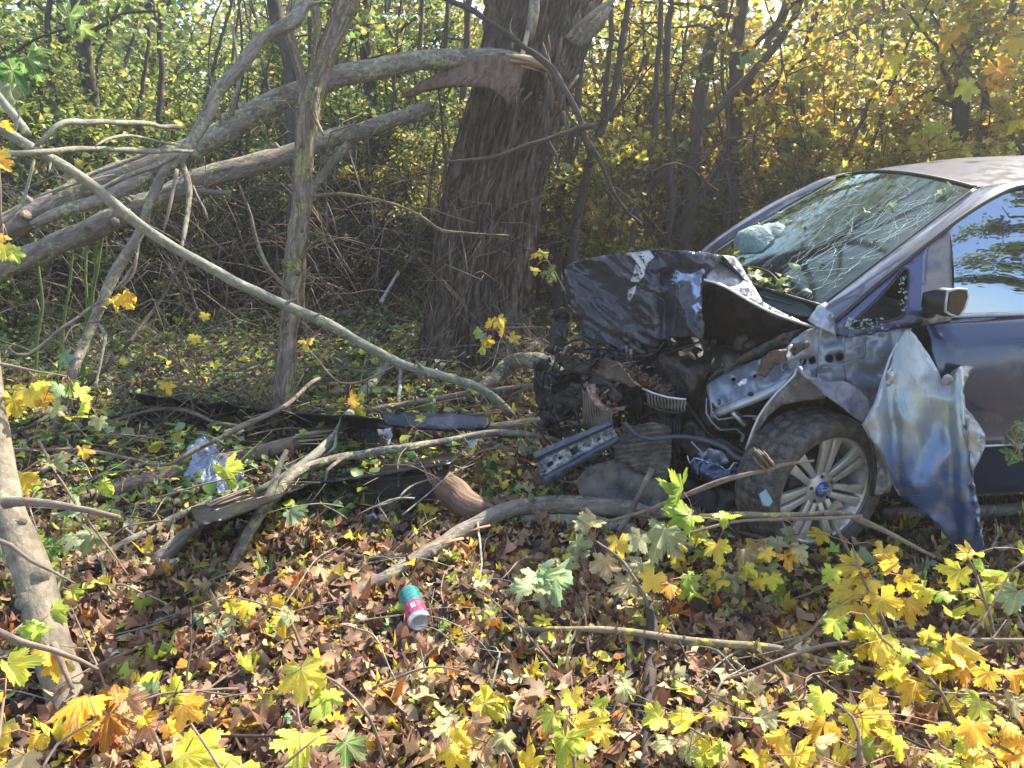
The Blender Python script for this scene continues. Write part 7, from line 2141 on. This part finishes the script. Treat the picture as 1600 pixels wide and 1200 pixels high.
slab('white_scrap', 'small white plastic scrap left of the steel beam', 'scrap', [(729, 690), (738, 685), (748, 690), (747, 699), (735, 702)], ga((729, 690, .05), (748, 690, .05), (735, 702, .02)), 'white_plastic', 5, crumple(.01, .2, 2), .004)
slab('white_scrap', 'tiny clear plastic scrap on bare soil below the blackened panel', 'scrap', [(576, 804), (584, 801), (590, 808), (583, 814), (576, 811)], ga((576, 804, .03), (590, 808, .03), (583, 814, .01)), 'white_plastic', 4, crumple(.01, .2, 3), .004)
slab('dark_scrap', 'flat black plastic scrap half buried right of the pale leaves', 'scrap', [(828, 842), (870, 838), (905, 846), (900, 858), (860, 862), (832, 856)], ga((828, 842, .03), (905, 846, .03), (860, 862, .01)), 'black', 7, crumple(.02, .06, 5), .006)
slab('light_fragment', 'greenish broken lamp lens fragment beside the wheel', 'scrap', [(1186, 772), (1198, 763), (1207, 785), (1202, 792), (1192, 790)], [(1186, 772, 2.95), (1207, 785, 2.95), (1198, 763, 2.97)], 'crumb_glass', 5, None, .008)
def jar_extra(root, pm):
    V, F = panel_mesh([(1424, 1000), (1450, 1000), (1470, 1006), (1466, 1012), (1430, 1008)], lambda a, b, e=0: pm(a, b, -.02 + e), 6, crumple(.01, .2, 1))
    mk('rim', V, F, M['clear'], root, solid=.003)
slab('plastic_cup', 'crushed clear plastic cup among leaves at the lower right', 'cup', [(1422, 1002), (1448, 1001), (1470, 1008), (1475, 1025), (1473, 1040), (1455, 1040), (1430, 1036), (1424, 1020)], ga((1422, 1002, .08), (1475, 1008, .06), (1450, 1040, .02)), 'clear', 6, crumple(.03, .08, 3), .003, extra=jar_extra)

# drink can: green-teal top half, pink lower half, its base towards the viewer
def can():
    a, b = P(638, 928, gd(638, 930, .075)), P(656, 972, gd(656, 972, .072))
    ax = b - a
    ln = .170
    ax /= np.linalg.norm(ax)
    ax[2] -= .05
    ax /= np.linalg.norm(ax)
    c = (a + b) / 2
    root = thing('drink_can', 'teal and pink drink can lying on dry leaves with its base showing', 'can', c - np.array([0, 0, .033]))
    rm = np.array(Vector(ax).to_track_quat('Y', 'Z').to_matrix())
    def put(name, prof, mat, seg=40):
        V, F = lathe(prof, seg)
        dent = 1 - .05 * np.exp(-((V[:, 1] + .01) / .02) ** 2) * (V[:, 2] > 0)
        V[:, 0] *= dent
        V[:, 2] *= dent
        mk(name, V @ rm.T + c, F, M[mat], root, smooth=True)
    r = .0395
    put('can_body', [(r, -.074), (r, -.0)], 'can_teal')
    put('can_sleeve', [(r + .0001, .0), (r + .0001, .072)], 'can_pink')
    put('can_top', [(0, -.082), (.027, -.082), (.030, -.086), (.033, -.084), (r, -.074)], 'alu')
    put('can_base', [(r, .072), (.036, .081), (.031, .087), (.028, .085), (.026, .078), (.015, .074), (0, .072)], 'alu')
    tab = MB().box((0, -.0855, .006), (.014, .0012, .022))
    V = np.concatenate(tab.V) @ rm.T + c
    mk('tab', V, tab.F, M['alu'], root)
    # pale label on the pink half
    up = rm[:, 2] * (1 if rm[2, 2] > 0 else -1)
    side = rm[:, 0]
    q = []
    for t in (.1, .45):
        for y in (.022, .045):
            q.append(c + ax * y + (up * math.cos(t) + side * math.sin(t) * (1 if side[1] < 0 else -1)) * (r + .0008))
    mk('label', np.array([q[0], q[1], q[3], q[2]]), [(0, 1, 2, 3)], M['white'], root)
def m_can(name, a, b, f):
    t = NT(name)
    n = t.noise(t.vec(), 60, 3, .6)
    w = t.ramp(t.noise(t.vec(), 120, 2, .5), [(.55, 0.0), (.6, 1.0)])
    c = t.mix(w, a, b)
    return t.done(principled(t, color=c, rough=.3, metal=.5))
M['can_teal'] = m_can('can_teal', (.03, .22, .22), (.12, .40, .30), .5)
M['can_pink'] = m_can('can_pink', (.50, .07, .14), (.62, .24, .28), .5)
M['alu'] = m_simple('aluminium', (.80, .80, .80), .38, .5, .1)
can()
# crushed clear bits in the leaves in front of the bumper beam
# ------------------------------------------------------------------ air volume added mostly to stand in for lens glare
def glare_haze():
    m = bpy.data.materials.new('glare_haze_air')
    m.use_nodes = True
    nt = m.node_tree
    nt.nodes.clear()
    o = nt.nodes.new('ShaderNodeOutputMaterial')
    v = nt.nodes.new('ShaderNodeVolumePrincipled')
    v.inputs['Color'].default_value = (.95, .95, .92, 1)
    v.inputs['Density'].default_value = GLARE_HAZE
    v.inputs['Anisotropy'].default_value = .55
    nt.links.new(v.outputs[0], o.inputs['Volume'])
    mb = MB().box((0, 40, 4.6), (126, 146, 13.2))
    props(mb.build('glare_haze', m), 'thin veil in the air, added mostly for lens glare', 'glare_haze', None, 'stuff')
GLARE_HAZE = .0042
glare_haze()
